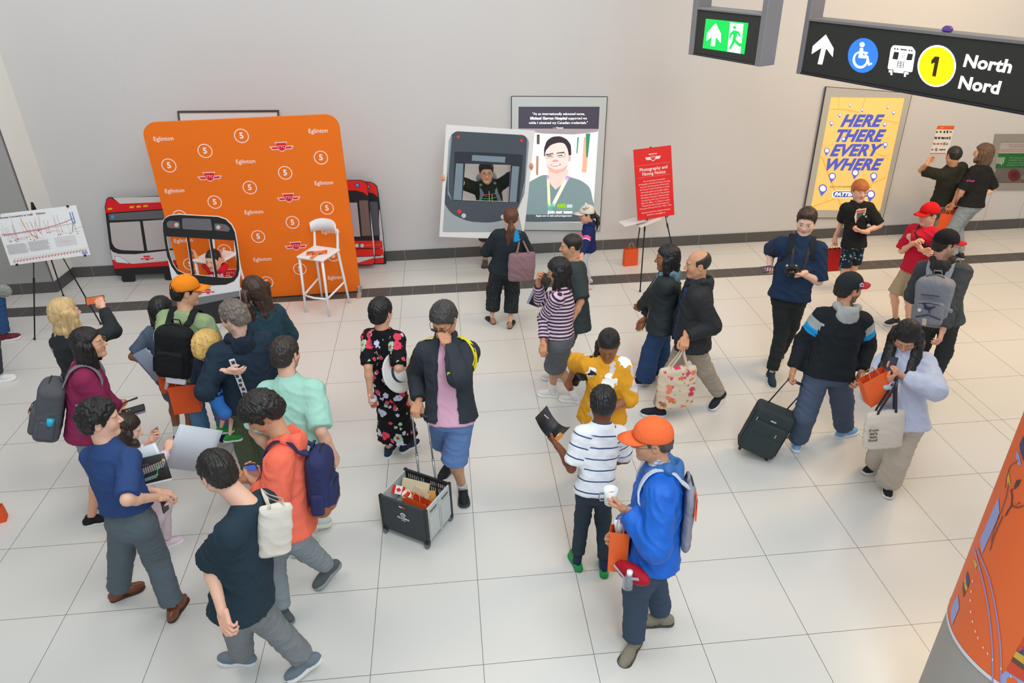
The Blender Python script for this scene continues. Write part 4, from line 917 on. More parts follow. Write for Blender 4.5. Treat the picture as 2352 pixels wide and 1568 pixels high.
def mline(pts, wd, col, lf=.001):
    P = np.array([px_(*p) for p in pts]); T = np.gradient(P, axis=0); T /= np.linalg.norm(T, axis=1)[:, None]+1e-9; Nn = np.stack([-T[:, 1], T[:, 0]], 1)*wd/2
    Bm.art('map_line', [[tuple(p) for p in P+Nn]+[tuple(p) for p in (P-Nn)[::-1]]], flat(col, .5), r, lf, .0006)
Bm.txt('lettering', 'TTC Routes Connecting to Line     Eglinton', .030, flat('3a3a40', .5), r, at=px_(.30, .925), lift=.001, bold=.02, sx=.95)
Bm.art('printed_ring', [circ(0, 0, .013), circ(0, 0, .008)], flat('e0662a', .5), r, .001, .0006, at=px_(.445, .925))
random.seed(7); mline([(.02, .62), (.1, .60), (.3, .615), (.5, .63), (.66, .66), (.8, .70), (.93, .76)], .006, 'c2555c'); mline([(.02, .60), (.12, .58), (.3, .60), (.5, .615), (.68, .64), (.93, .66)], .004, 'cf7a7e')
for i in range(26):
    x = .04+.92*random.random(); a = .42+.2*random.random(); b = .70+.18*random.random(); sk = random.uniform(-.03, .03); mline([(x, a), (x+sk*.4, (a+b)/2), (x+sk, b)], .0022, random.choice(['c9888c', 'b9a0a6', 'c46a70', 'b5b0b8']))
    if i % 2: P = [(x, a), (x+.06, a+.03), (x+.13, a+.01)]; mline(P, .0022, 'cf9396')
    Bm.dot_ = Bm.art('map_station', [rrect(-.005, -.005, .005, .005, .002)], flat('c0484e', .5), r, .0018, .0006, at=px_(x, a))
mline([(.30, .88), (.31, .74), (.33, .64), (.38, .52), (.42, .45)], .006, 'e0a04a'); mline([(.93, .70), (.89, .62), (.865, .50)], .006, '3f8f68'); mline([(.52, .88), (.50, .70), (.49, .5)], .004, 'e09a6a')
for x in (.90, .93): mline([(x, .88), (x, .66)], .010, '5f8fd0')
for k in range(3):
    for j in range(12 if k < 2 else 0): Bm.art('map_text_line', [rrect(0, 0, (.21+.05*random.random())*w_, .0028, 0)], flat('8f9096' if random.random() > .3 else '8a6f78', .5), r, .001, .0006, at=px_(.03+k*.26+(.0), .395-j*.0165+k*.01))
Bm.art('map_inset', [rrect(0, 0, .26*w_, .19*h_, .004)], flat('d8dade', .5), r, .001, .0006, at=px_(.62, .24)); Bm.art('map_inset', [rrect(0, 0, .12*w_, .03*h_, 0)], flat('e8c9c8', .5), r, .002, .0006, at=px_(.69, .32))
mline([(.05, .075), (.97, .115)], .004, 'e0662a', .0014)
for i in range(24): xx = .06+i*.039; mline([(xx, .085+xx*.03), (xx+.03, .13+xx*.03)], .0022, '8c8d92'); Bm.art('map_station', [rrect(-.006, -.005, .006, .005, 0)], flat('cc4a46', .5), r, .002, .0006, at=px_(xx, .055+xx*.043))
Bm.art('printed_patch', [rrect(0, 0, .06, .03, .003)], flat('8aa4d8', .5), r, .001, .0006, at=px_(.9, .03))
for p_ in ((.07, 1.0), (.90, 1.0), (.08, 0), (.93, 0)): Bm.art('binder_clip', [rrect(-.012, -.012, .012, .012, .002)], BLACK, r, .004, .012, at=px_(*p_))
# red notice on an easel
G1 = at_z(1470, 670); a = math.radians(15); X_ = V3(math.cos(a), math.sin(a), 0); bk = V3(-math.sin(a), math.cos(a), 0); Z_ = unit(V3(0, 0, 1)+bk*math.tan(math.radians(15)))
Br = Board(G1, X_, Z_); Q = [(1447, 346), (1531, 333), (1554, 491), (1468, 506)]; lo = [Br.loc(*p) for p in Q]
x0 = (lo[0][0]+lo[3][0])/2; x1 = (lo[1][0]+lo[2][0])/2; zb = (lo[2][1]+lo[3][1])/2; zt = (lo[0][1]+lo[1][1])/2
G2 = G1+X_*.62; G3 = at_z(1459, 598); ap = Br.O+Br.X*(x0+x1)/2+Br.Z*(zt-.02)-Br.N*.02
easel('black easel in mid hall holding the red notice', G1, G2, G3, ap, Br, zb*Br.Z[2])
Br.O = Br.O+Br.N*.028; r = thing('notice_board', 'red Photography and Filming Notice board on the right easel', 'sign', Br.O+Br.X*(x0+x1)/2+Br.Z*zb)
Br.art('board', [rrect(x0, zb, x1, zt, .002)], flat('e01820', .5, name='red_board'), r, -.004, .007)
cxm = (x0+x1)/2; WD = x1-x0; HT = zt-zb
emblem(Br, (cxm-.0*WD, zt-.14*HT), .42*WD, r, outline_only=True, lift=.001)
for f in (.235, .405): Br.art('rule', [rrect(x0+.07*WD, 0, x1-.07*WD, .003, 0)], flat('e8a0a0', .5), r, .001, .0006, at=(0, zt-f*HT))
def fit(B, s_, x, z, w, mt, **kw): V, F = text(s_, 1, **kw); k = w/np.ptp(np.array(V)[:, 0]); B._put('lettering', V, F, mt, r, .001, (x, z), 0, k, None)
fit(Br, 'Photography and', cxm, zt-.295*HT, .74*WD, WHITE, bold=.012); fit(Br, 'Filming Notice', cxm, zt-.36*HT, .62*WD, WHITE, bold=.012)
for i, (s_, w) in enumerate((('You are entering an area where', .6), ('photography, and audio and video recording', .84), ('may occur for the purpose of and use by', .78), ('the Toronto Transit Commission to market', .80), ('the transit system on its public website', .74), ('and social media channels. The personal', .78), ('information collected is collected under', .76), ('the authority of the City of Toronto Act,', .74), ('2006, S.O. 2006, c. 11, Sched. A, and the', .78), ('Municipal Freedom of Information and', .72), ('Protection of Privacy Act, R.S.O. 1990, c. M.56.', .86), ('Questions about this collection should be', .78), ('directed to events@ttc.ca', .5))): fit(Br, s_, cxm, zt-(.46+i*.0385+(.02 if i > 10 else 0))*HT, w*WD, flat('fbe4e4', .6))
m = MB(); c_ = Br.O+Br.X*(x0+.12*WD)+Br.Z*(zb-.02)-Br.N*.06
r = thing('paper_stack', 'few loose white sheets poking out behind the red notice board', 'papers', c_-V3(0, 0, .0)); m.fr = frame((.93, .25, .27)); m.O = c_-V3(.08, 0, .03)
for k in range(2): m = MB(c_+V3(-.10+k*.2, 0, -.005*k), frame((.93, .25, .10+.12*k))); m.box((0, 0, 0), (.16, .10, .0015)); m.build('sheet', flat('dcdad8', .6), r)
# --- bar stool
ST = flat('efeef0', .35, name='white_plastic')
FL_, FR_, BR2, BL2 = at_z(703, 717), at_z(757, 727), at_z(803, 696), at_z(740, 685)
cen = (FL_+FR_+BR2+BL2)/4; fwd = unit((FL_+FR_)/2-(BR2+BL2)/2); rt = unit(V3(-fwd[1], fwd[0], 0)); sd = lambda x, y, z: cen+rt*x+fwd*y+V3(0, 0, z)
xl = [float((p-cen)@rt) for p in (FL_, FR_, BR2, BL2)]; SZ = .75
r = thing('bar_stool', 'tall white plastic bar stool with low curved back in front of the backdrop', 'stool', cen, 'white bar stools')
tops = [sd(np.sign(xl[0])*.165, .17, SZ), sd(np.sign(xl[1])*.165, .17, SZ), sd(np.sign(xl[2])*.17, -.17, SZ), sd(np.sign(xl[3])*.17, -.17, SZ)]
foot = [FL_, FR_, BR2, BL2]
for i in range(4):
    m = MB(); pts = [foot[i]+V3(0, 0, .004), foot[i]*.5+tops[i]*.5, tops[i]]
    if i > 1: pts += [tops[i]-fwd*.03+V3(0, 0, .12), tops[i]-fwd*.055+V3(0, 0, .27)]
    m.tube(pts, [.014, .016, .018]+([.017, .013] if i > 1 else []), 10, world=True); m.build('leg', ST, r, True)
pt = lambda i, f: foot[i]*(1-f)+tops[i]*f
m = MB(); m.tube([pt(0, .32), (pt(0, .32)+pt(1, .32))/2+fwd*.03, pt(1, .32)], .014, 8, world=True); m.build('footrest', ST, r, True)
for a_, b_ in ((0, 3), (1, 2)): m = MB(); m.tube([pt(a_, .32), pt(b_, .42)*.8+pt(a_, .32)*.2, pt(b_, .42)], .013, 8, world=True); m.build('rail', ST, r, True)
s = Sdf(); fr_ = np.array([rt, fwd, [0, 0, 1.]]); s.box(sd(0, 0, SZ+.003), (.195, .20, .018), .017, fr_, k=.01); s.ell(sd(0, .0, SZ+.07), (.15, .16, .062), fr_, k=.01, op='s')
V, Q, T = s.mesh(.0075); obj('seat', V, Q, ST, r, True)
V = []; F = []; n = 21
for i in range(n):
    a_ = math.radians(-74+148*i/(n-1)); x = .19*math.sin(a_); y = -.12-.125*math.cos(a_)+.0
    hi = .375-.05*abs(math.sin(a_))**3; lo_ = .215+.0*math.cos(a_)-.0*abs(math.sin(a_))
    for (q_, z) in ((0, lo_), (0, hi), (.014, hi), (.014, lo_)): V.append(sd(x*(1+q_*4), y-q_*1.2, SZ+z))
    if i: F += [[4*(i-1)+j, 4*(i-1)+(j+1) % 4, 4*i+(j+1) % 4, 4*i+j] for j in range(4)]
F += [[3, 2, 1, 0], [4*n-4, 4*n-3, 4*n-2, 4*n-1]]; obj('backrest', V, F, ST, r, True)
# brochures on the seat
r = thing('brochure', 'orange paper brochures lying on the white bar stool seat', 'brochure', sd(0, 0, SZ+.022))
m = MB(sd(.0, .03, SZ+.026), frame(V3(1, .08, 0))); m.box((0, 0, 0), (.125, .055, .003)); m.build('leaflet', flat('e2621c', .5), r)
m = MB(sd(.0, .03, SZ+.0305), frame(V3(1, .08, 0)))
for i in range(8): m.box((-.10+i*.028, -.045, 0), (.010, .008, .0006), m=i % 3)
m.box((.02, .02, 0), (.06, .004, .0006), m=3); m.box((.01, .005, 0), (.045, .003, .0006), m=3); m.box((-.07, .03, 0), (.03, .007, .0006), m=2); m.build('printed_picture', [flat('9a8fb0', .5), flat('e8dcd8', .5), flat('4a4058', .5), flat('f6dcc8', .5)], r)
m = MB(sd(.03, .14, SZ+.027), frame(V3(.35, 1, 0))); m.box((0, 0, 0), (.07, .025, .001)); m.build('bookmark', flat('ef8a3a', .5), r)

# ================================================================ things that get carried
def paper_bag(label, top, w, d, h, col, fr=None, group=None, handles=True, name='paper_bag', hdrop=.09, open_top=True, filler=None, cat='bag', tilt=None, bottom=False):
    """top = point where the handle is held (or, bottom=True, the middle of the base)"""
    fr = np.eye(3) if fr is None else fr; top = np.array(top, float)
    O = top-fr[2]*(hdrop+h)*(0 if bottom else 1); r = thing(name, label, cat, O, group or ('orange paper bags' if 'orange' in label else None))
    mt = flat(col, .65, name='kraft_paper'); V = []; F = []
    W_, D_ = w/2, d/2
    prof = [(0, 1, 1), (.5, 1, .93), (1, 1, .72)]
    for z, a_, b_ in prof: V += [(-W_*a_, -D_*b_, z*h), (W_*a_, -D_*b_, z*h), (W_*a_*(1-.03*z), 0, z*h) if 0 else (W_*a_*(1-.06*z), 0, z*h), (W_*a_, D_*b_, z*h), (-W_*a_, D_*b_, z*h), (-W_*a_*(1-.06*z), 0, z*h)]
    for i in range(2): F += [[i*6+j, i*6+(j+1) % 6, i*6+6+(j+1) % 6, i*6+6+j] for j in range(6)]
    F.append([5, 4, 3, 2, 1, 0]); V = np.array(V); V[:, 2] += .0; k = len(V); inn = V*[.985, .97, 1]+[0, 0, .002]
    V2 = np.concatenate([V, inn]); F2 = F+[[a+k for a in f][::-1] for f in F]+[[12+j, 12+(j+1) % 6, 12+k+(j+1) % 6, 12+k+j] for j in range(6)]
    m = MB(O, fr); m.add(V2, F2); m.build('bag_body', mt, r)
    if handles:
        for sg in (-1, 1):
            m = MB(O, fr); y = sg*D_*.70; m.tube([(-W_*.35, y, h-.02), (-W_*.35, y*.9, h+.02), (-W_*.22, y*.3, h+hdrop*.85), (0, 0, h+hdrop), (W_*.22, y*.3, h+hdrop*.85), (W_*.35, y*.9, h+.02), (W_*.35, y, h-.02)], .0028, 6); m.build('handle', flat('c79468', .7, name='twisted_paper'), r, True)
    if filler: filler(r, O, fr, h)
    return r
def sheet(name, label, cen, fr, w, h, mats, cat='poster', th=.0015, curl=0, group=None, art=None):
    """thin sheet: x right, z up, -y the printed side"""
    r = thing(name, label, cat, np.array(cen)); n = 9; V = []; F = []
    for i in range(n):
        x = (i/(n-1)-.5); yy = curl*(x*x-.08)*4
        for y_, z in ((-th/2, -.5), (th/2, -.5), (th/2, .5), (-th/2, .5)): V.append((x*w, yy+y_, z*h))
        if i: F += [[4*(i-1)+j, 4*i+j, 4*i+(j+1) % 4, 4*(i-1)+(j+1) % 4] for j in range(4)]
    F += [[0, 1, 2, 3], [4*n-1, 4*n-2, 4*n-3, 4*n-4]]; m = MB(cen, fr); m.add(V, F); m.build('sheet', mats, r, True)
    if art:
        B = Board(np.array(cen)-fr[1]*(th/2+abs(curl)*.0), fr[0], fr[2]); art(B, r, w, h)
    return r
def phone(label, cen, fr, w=.072, h=.15, screen='2a2c3a'):
    r = thing('phone', label, 'phone', cen); m = MB(cen, fr); m.box((0, 0, 0), (w/2, .0042, h/2), bev=.004); m.build('case', flat('232427', .4), r)
    m = MB(cen, fr); m.box((0, -.0045, 0), (w/2-.004, .0004, h/2-.006)); m.build('screen', flat(screen, .15, emit=.4), r); return r
# bags standing on the floor
g = at_z(1447, 608); fr_ = frame((1, .12, 0)); paper_bag('orange paper bag standing alone on the floor near the red notice easel', g, .20, .09, .25, 'ee5a20', fr_, bottom=True)
g = at_z(-8, 1196); paper_bag('orange paper bag cut off by the left edge of the picture', g, .16, .09, .14, 'f0561c', frame((1, .3, 0)), bottom=True, handles=False)
# ================================================================ people
SKIN = dict(fair='e8b79e', pale='efc3ae', tan='d09a78', brown='9a6444', dark='7a4a34', light='e3ac8c')
def rotv(v, ax, a):
    ax = unit(ax); return v*math.cos(a)+np.cross(ax, v)*math.sin(a)+ax*(ax@v)*(1-math.cos(a))
def dirv(deg): a = math.radians(deg); return V3(math.sin(a), math.cos(a), 0)      # 0 = away from the viewer, 90 = right
def ik(A, B, l1, l2, pix, pref, wp=1., avoid=None):
    """middle joint of a two-bone limb: on the circle of possible joints, nearest the given pixel, else towards pref"""
    d = B-A; L = np.linalg.norm(d)
    if L > (l1+l2)*.999: k = L/(l1+l2)*1.001; l1 *= k; l2 *= k
    u = d/L; a = (l1*l1-l2*l2+L*L)/(2*L); h = math.sqrt(max(l1*l1-a*a, 1e-8)); c = A+u*a
    e1 = unit(np.cross(u, [0.3, .2, .9])); e2 = np.cross(u, e1); th = np.linspace(0, 2*math.pi, 73)[:-1]
    P = c+h*(np.cos(th)[:, None]*e1+np.sin(th)[:, None]*e2); dr = (P-c)/h
    cost = .5*(1-dr@unit(pref))
    if pix is not None: q = px(P); cost = cost*.35+np.linalg.norm(q-np.array(pix), axis=1)/30.*wp
    if avoid is not None: cost = cost+np.maximum(0, .035-avoid.at(P))*25
    return P[int(np.argmin(cost))]
def clear(p, sd, m, mx=.45, ok=None):
    """slide p towards the viewer until it is m clear of the surface sd"""
    d = unit(CAM-p); t = np.linspace(0, mx, 46); Q = p+t[:, None]*d; F = sd.at(Q)
    if F.min() > -.008: bad = np.where(F[:12] < m)[0]
    else: bad = np.where(F < m)[0]
    return p if not len(bad) else Q[min(bad[-1]+1, len(t)-1)]
def hand(y, n, side, s, curl=.35, thumb=.4, spread=.0):
    """Sdf of a hand; origin at wrist. y finger direction, n palm direction, side +1 right -1 left"""
    y = unit(y); n = unit(n-(n@y)*y); x = unit(np.cross(y, n)*side)
    F_ = lambda a, b, c: (a*x+b*y+c*n)*s
    def make(S_, O):
        W_ = lambda a, b, c: O+F_(a, b, c); fr = np.array([x, y, n])
        S_.seg(W_(0, -.05, 0), W_(0, .012, 0), .0265*s, .025*s, k=.012, tag='h')
        S_.box(W_(.001, .050, .002), (.039*s, .046*s, .0135*s), .012*s, fr, k=.012); S_.seg(W_(.016, .014, .007), W_(.028, .045, .012), .016*s, .014*s, k=.012)
        for i, (bx, by, L) in enumerate(((.030, .088, .074), (.0105, .094, .082), (-.0095, .091, .076), (-.028, .082, .060))):
            a = curl*(1+.12*i); p = np.array([bx, by, 0.]); an = 0.; r_ = (.0092, .0095, .009, .0082)[i]; pts = [p]; sp = (1.5-i)*.05*(1+spread)
            for j, (f, q) in enumerate(((.45, 60), (.31, 85), (.24, 55))):
                an += math.radians(q)*a; p = p+np.array([sp*f*L*3*math.cos(an)*.35, f*L*math.cos(an), f*L*math.sin(an)]); pts.append(p)
            S_.chain([W_(*q) for q in pts], [r_*s, r_*.96*s, r_*.9*s, r_*.78*s], k=.005)
        t0 = np.array([.026, .022, .006]); t1 = np.array([.050-.010*thumb, .052, .012+.018*thumb]); t2 = np.array([.060-.030*thumb, .080, .018+.034*thumb]); t3 = np.array([.062-.044*thumb, .100, .022+.040*thumb])
        S_.chain([W_(*t0), W_(*t1), W_(*t2), W_(*t3)], [.0145*s, .0118*s, .0105*s, .0088*s], k=.008)
        return S_
    return make, x, y, n
def head_mesh(C_, fr, s, skin, hair, neck, opts):
    """C_ head centre; fr rows right, forward, up; neck = base point of the neck"""
    H = Sdf(); p = lambda x, y, z: C_+(x*fr[0]+y*fr[1]+z*fr[2])*s; fem = opts.get('fem', 0); wd = opts.get('wide', 1.)
    H.ell(p(0, -.014, .028), V3(.075*wd, .094, .088)*s, fr, k=.02)
    H.ell(p(0, .018, -.035), V3(.060*wd, .070, .078)*s, fr, k=.03)
    for sg in (-1, 1):
        H.seg(p(sg*.052*wd, -.005, -.055), p(sg*.018, .062, -.100), .020*s, .017*s, k=.035)
        H.ell(p(sg*.038*wd, .054, -.026), V3(.024, .022, .028)*s, fr, k=.035)
    H.ell(p(0, .072, -.102), V3(.020, .016, .015)*s, fr, k=.02)
    H.seg(p(-.034, .076, .022), p(.034, .076, .022), .011*s, .011*s, k=.02)
    for sg in (-1, 1): H.ell(p(sg*.031, .094, .005), V3(.017, .014, .012)*s, fr, k=.014, op='s')
    H.seg(p(0, .084, .012), p(0, .106, -.026), .0075*s, .0125*s, k=.010)
    for sg in (-1, 1): H.ell(p(sg*.0125, .094, -.030), V3(.0085, .010, .008)*s, fr, k=.006)
    for sg in (-1, 1): H.ell(p(sg*.031, .0755, .005), V3(.0155, .0145, .0125)*s, fr, k=.003)
    H.seg(p(-.017, .084, -.0565), p(.017, .084, -.0565), .0062*s, .0062*s, k=.007); H.seg(p(-.014, .083, -.067), p(.014, .083, -.067), .0072*s, .0072*s, k=.007)
    H.ell(p(0, .096, -.0617), V3(.02, .006, .0014)*s, fr, k=.003, op='s')
    for sg in (-1, 1):
        ef = np.array([rotv(fr[0], fr[2], sg*.35), rotv(fr[1], fr[2], sg*.35), fr[2]]); H.ell(p(sg*.079*wd, -.012, -.006), V3(.007, .019, .032)*s, ef, k=.010); H.ell(p(sg*.086*wd, -.010, -.002), V3(.006, .010, .018)*s, ef, k=.004, op='s')
    r = opts.get('neck_r', .056)*s; H.seg(neck, p(0, -.022, -.055), r*1.06, r*.94, k=.03)
    V, Q, T = H.mesh(.0042*max(s, .85), smooth=1); L = (V-C_)@fr.T/s; x, y, z = L.T; ax = np.abs(x)
    c = np.tile(np.array(lin(SKIN.get(skin, skin))[:3]), (len(V), 1)); hc = np.array(lin(hair)[:3])
    def mixc(m, col): nonlocal c; m = np.clip(m, 0, 1)[:, None]; c = c*(1-m)+np.array(col)*m
    sk = c[0].copy(); sm = lambda v, a, b: np.clip((v-a)/(b-a), 0, 1)
    mixc(.55*np.exp(-((ax-.042)/.016)**2-((z+.03)/.018)**2)*(y > .03), sk*[1.08, .78, .74]); mixc(.35*np.exp(-(ax/.014)**2-((z+.026)/.014)**2)*(y > .07), sk*[1.05, .76, .72])
    lip = (y > .068)*np.exp(-((ax)/.021)**6-((z+.062)/.0125)**6); mixc(lip*opts.get('lip', .75), sk*[.92, .50, .50] if not fem else sk*[.85, .40, .42])
    mixc((y > .07)*np.exp(-(ax/.02)**6-((z+.0617)/.0028)**4)*.8, sk*[.4, .25, .25])
    if opts.get('beard'):
        b = opts['beard']; jm = sm(-z, .028, .045)*(y > -.02)*sm(y+.05, .0, .04)*(1-lip); jm = jm*sm(.105-np.abs(z+.075), 0, .03); m2 = (y > .07)*np.exp(-((ax)/.03)**4-((z+.046)/.009)**4); mixc(np.maximum(jm*(z > -.125), m2)*b, hc*1.2)
    if opts.get('stache'): mixc((y > .07)*np.exp(-((ax)/.028)**4-((z+.047)/.008)**4)*opts['stache'], hc)
    eye = [np.linalg.norm((L-[sg*.031, .0755, .005])/[.0165, .0155, .0098], axis=1) for sg in (-1, 1)]; e = np.minimum(*eye)
    op = opts.get('eyes', 1.)
    ex = np.minimum(np.abs(x-.031), np.abs(x+.031)); front = y > .079
    if op > 0:
        alm = np.exp(-(ex/.0125)**4-((z-.0045)/(.0058*op))**4)*front; mixc(alm*1.3, [.78, .75, .74]); mixc(np.exp(-(ex/.0060)**4-((z-.005)/(.0062*op))**4)*front*1.3, [.035, .02, .015])
        mixc(np.exp(-(ex/.0150)**4-((z-.0105)/.0022)**2)*(y > .072)*.85, sk*.25)
    else: mixc(np.exp(-(ex/.0145)**4-((z+.001)/.0022)**2)*(y > .072)*.95, sk*.2)
    zb = .0255-.12*(ex-.0)*.0+(-.14*np.maximum(ax-.038, 0)-.10*np.maximum(.026-ax, 0)); mixc(np.exp(-((ax-.032)/.0185)**6-((z-zb)/.0036)**2)*(y > .06)*opts.get('brow', .9), hc*.9)
    return V, Q, T, c
def strands(C_, fr, amp, f=70, seed=0):
    def d(V, N, tg):
        L = (V-C_)@fr.T; a = np.arctan2(L[:, 0], L[:, 1]+.02); r = L[:, 2]; w = np.sin(a*f*.5+3*np.sin(r*18+seed)+2*np.sin(a*3+seed))+.6*np.sin(a*f*1.1+5*np.sin(r*11+a*2)+seed)
        return N*(w*amp)[:, None]
    return d
def hair_obj(C_, fr, s, kind, root, col, bf, opts, rng):
    """bf: body frame (rows right, fwd, up) for hair that hangs"""
    H = Sdf(); p = lambda x, y, z: C_+(x*fr[0]+y*fr[1]+z*fr[2])*s; q = lambda x, y, z: C_+(x*bf[0]+y*bf[1]+z*V3(0, 0, 1))*s; wd = opts.get('wide', 1.)
    th = dict(short=.011, buzz=.004, crew=.009, curly=.024, long=.015, bob=.018, bald=.005, pony=.009, wavy=.02, side=.015, fringe=.016, toddler=.014).get(kind, .011)+opts.get('hth', 0)
    H.ell(p(0, -.016, .030), V3(.076*wd+th, .095+th, .088+th*(1.15)), fr, k=.01) if s == 1 else H.ell(p(0, -.016, .030), V3(.076*wd+th, .095+th, .088+th*1.15)*s, fr, k=.01)
    if kind == 'side': H.ell(p(.01, .045, .098), V3(.055, .045, .026)*s, fr, k=.02)
    if kind in ('short', 'fringe', 'side', 'wavy', 'toddler', 'bob', 'long', 'curly'): H.ell(p(0, -.065, -.02), V3(.062*wd+th*.5, .045+th, .07)*s, fr, k=.02)
    if kind == 'curly' or kind == 'wavy':
        for i in range(300 if kind == 'curly' else 110):
            a = rng.uniform(-math.pi, math.pi); e = rng.uniform(-.25, 1.4) if math.cos(a) < .3 else rng.uniform(.55, 1.4); rr_ = th*.72+.002
            c_ = (math.cos(e)*math.sin(a)*(.076*wd+rr_), math.cos(e)*math.cos(a)*(.095+rr_)-.016, math.sin(e)*(.088+rr_)+.03); H.ell(p(*c_), V3(1, 1, 1)*rng.uniform(.008, .014)*s, k=.003)
    if kind == 'pixie': pass
    front = opts.get('hairline', .062)
    def cutf(P):
        L = (P-C_)@fr.T/s; x, y, z = L.T; ax = np.abs(x)
        nape = opts.get('nape', dict(buzz=-.055, crew=-.055, bob=-.12, curly=-.075, bald=-.05, pony=-.06).get(kind, -.07)); side = opts.get('side', dict(buzz=.005, crew=-.0, curly=-.02, bald=-.01, bob=-.10).get(kind, -.012))
        short_ = kind in ('short', 'crew', 'buzz', 'side', 'bald', 'wavy', 'pony', 'curly')
        hl = np.interp(y, [-.12, -.050, -.036, -.030, .008, .012, .026, .034, .055, .078, .12], [nape, nape, -.030, .020 if side < -.0 else .022, .020, -.012, -.010, .030, .050, front, front+.004]) if short_ else np.interp(y, [-.12, -.055, -.03, .005, .025, .05, .075, .12], [nape, nape, side, side, .025, .05, front, front+.004])
        hl = hl+np.where(y > .03, .35*np.maximum(ax-.03, 0)*-.6+.0015*np.sin(x*400), 0)
        d = (hl-z)*.9*s
        if kind == 'fringe' or kind == 'toddler': d = np.where((y > .05), np.minimum(d, (.030+.008*np.sin(x*90)-z)*s), d)
        if kind == 'bald': d = np.maximum(d, np.maximum((z-(.072-.35*(y+.03)))*s, (y-.030)*s))
        return d
    drape = []
    if kind in ('long', 'bob', 'wavy') or opts.get('tail'):
        pass
    H.plane(cutf); H.pk = .012*s; parts = []
    sd_ = rng.uniform(0, 9); am_ = dict(buzz=.0, crew=.0012, bald=.0, curly=.0030, pony=.0006, long=.0012, bob=.002, toddler=.0026, fringe=.0014).get(kind, .0021)*s; st_ = strands(C_, fr, dict(buzz=.0003, crew=.0008, bald=.0004, curly=.0008).get(kind, .0016)*s, 60, sd_)
    V, Q, T = H.mesh((.0050 if kind in ('curly', 'wavy') else .0056)*max(s, .85), 1, disp=lambda V, N, t: st_(V, N, t)+N*(np.sin(wob(V-C_, 85, sd_)*3)*am_)[:, None]); parts.append((V, Q, T))
    if kind in ('long', 'wavy2', 'bob'):
        D = Sdf(); L = opts.get('len', .42); wv = opts.get('wave', .0); w0 = opts.get('hw', .075)
        n = 6
        bk = opts.get('backoff', .0)
        zs = np.linspace(.03, -L, n)
        for i in range(n-1):
            f0, f1 = i/(n-1), (i+1)/(n-1)
            for sx in (-.72, -.25, .25, .72):
                wa = w0*(1+.12*math.sin(f0*3))*(1-.25*f0); wb = w0*(1+.12*math.sin(f1*3))*(1-.25*f1)
                yy = lambda f: -.060-.035*math.sin(min(1, f*1.6)*math.pi*.6)-bk*f+(.02*abs(sx))
                a_ = q(sx*wa+wv*math.sin(f0*9+sx*4)*.3, yy(f0)+.015*(abs(sx)), zs[i]); b_ = q(sx*wb+wv*math.sin(f1*9+sx*4)*.3, yy(f1)+.015*abs(sx), zs[i+1]+wv*.3*math.sin(i*2+sx*5))
                D.seg(a_, b_, (.036 if abs(sx) < .5 else .032)*s*(1-.25*f0), (.034 if abs(sx) < .5 else .029)*s*(1-.45*f1), k=.022)
        for sg in (-1, 1):      # locks in front of the shoulders / beside the face
            Lf = opts.get('front', (.6, .6))[0 if sg < 0 else 1]*L
            if Lf > 0:
                for ox, oy, lf_ in ((0, 0, 1.), (.022, -.022, .93), (-.014, .018, .96)) if opts.get('fy', 0) > .05 else ((0, 0, 1.),):
                    D.chain([p(sg*.066*wd, .018, .055), p(sg*(.084+ox*.3)*wd, .022+oy*.5, .0), p(sg*(.086+ox*.6)*wd, .022+oy, -.06), q(sg*(.088+ox), opts.get('fy', .03)+oy, -.06-Lf*.45*lf_), q(sg*(.078+ox), opts.get('fy', .03)+.015+oy, -.06-Lf*lf_)], [.016*s, .024*s, .028*s, .028*s, .018*s], k=.02)
                D.seg(p(sg*.078*wd, -.03, .02), q(sg*.085, -.02, -.14), .034*s, .036*s, k=.02)
        V, Q, T = D.mesh(.0065, 1, disp=lambda V, N, t: strands(C_, bf, (.0026 if wv else .0012)*s, 46, sd_)(V, N, t)+N*(np.sin(wob((V-C_)*[1, 1, .16], 46, sd_)*3)*(.0022+.07*min(wv, .05)))[:, None]); parts.append((V, Q, T))
    if opts.get('tail'):
        D = Sdf(); P0 = p(*opts.get('tail_at', (0, -.105, -.01))); pts = [P0]+[q(*a) for a in opts['tail']]; rs = [.020]+list(opts.get('tail_r', np.linspace(.034, .012, len(pts)-1))); D.chain(pts, [a*s for a in rs], k=.02); D.seg(p(0, -.07, 0), P0, .03*s, .018*s, k=.02)
        V, Q, T = D.mesh(.006, 1, disp=strands(P0, bf, .0022*s, 40, sd_)); parts.append((V, Q, T))
    V, Q, T = merge(parts); L = (V-C_)@fr.T; a = np.arctan2(L[:, 0], L[:, 1]+.01)*.08
    lc = np.stack([a+L[:, 0]*.3, np.linalg.norm(L[:, :2], axis=1)*.3, L[:, 2]], 1)
    return obj('hair', V, Q, hair_mat(col, opts.get('hrough', .42)), root, True, attrs={'lc': lc})
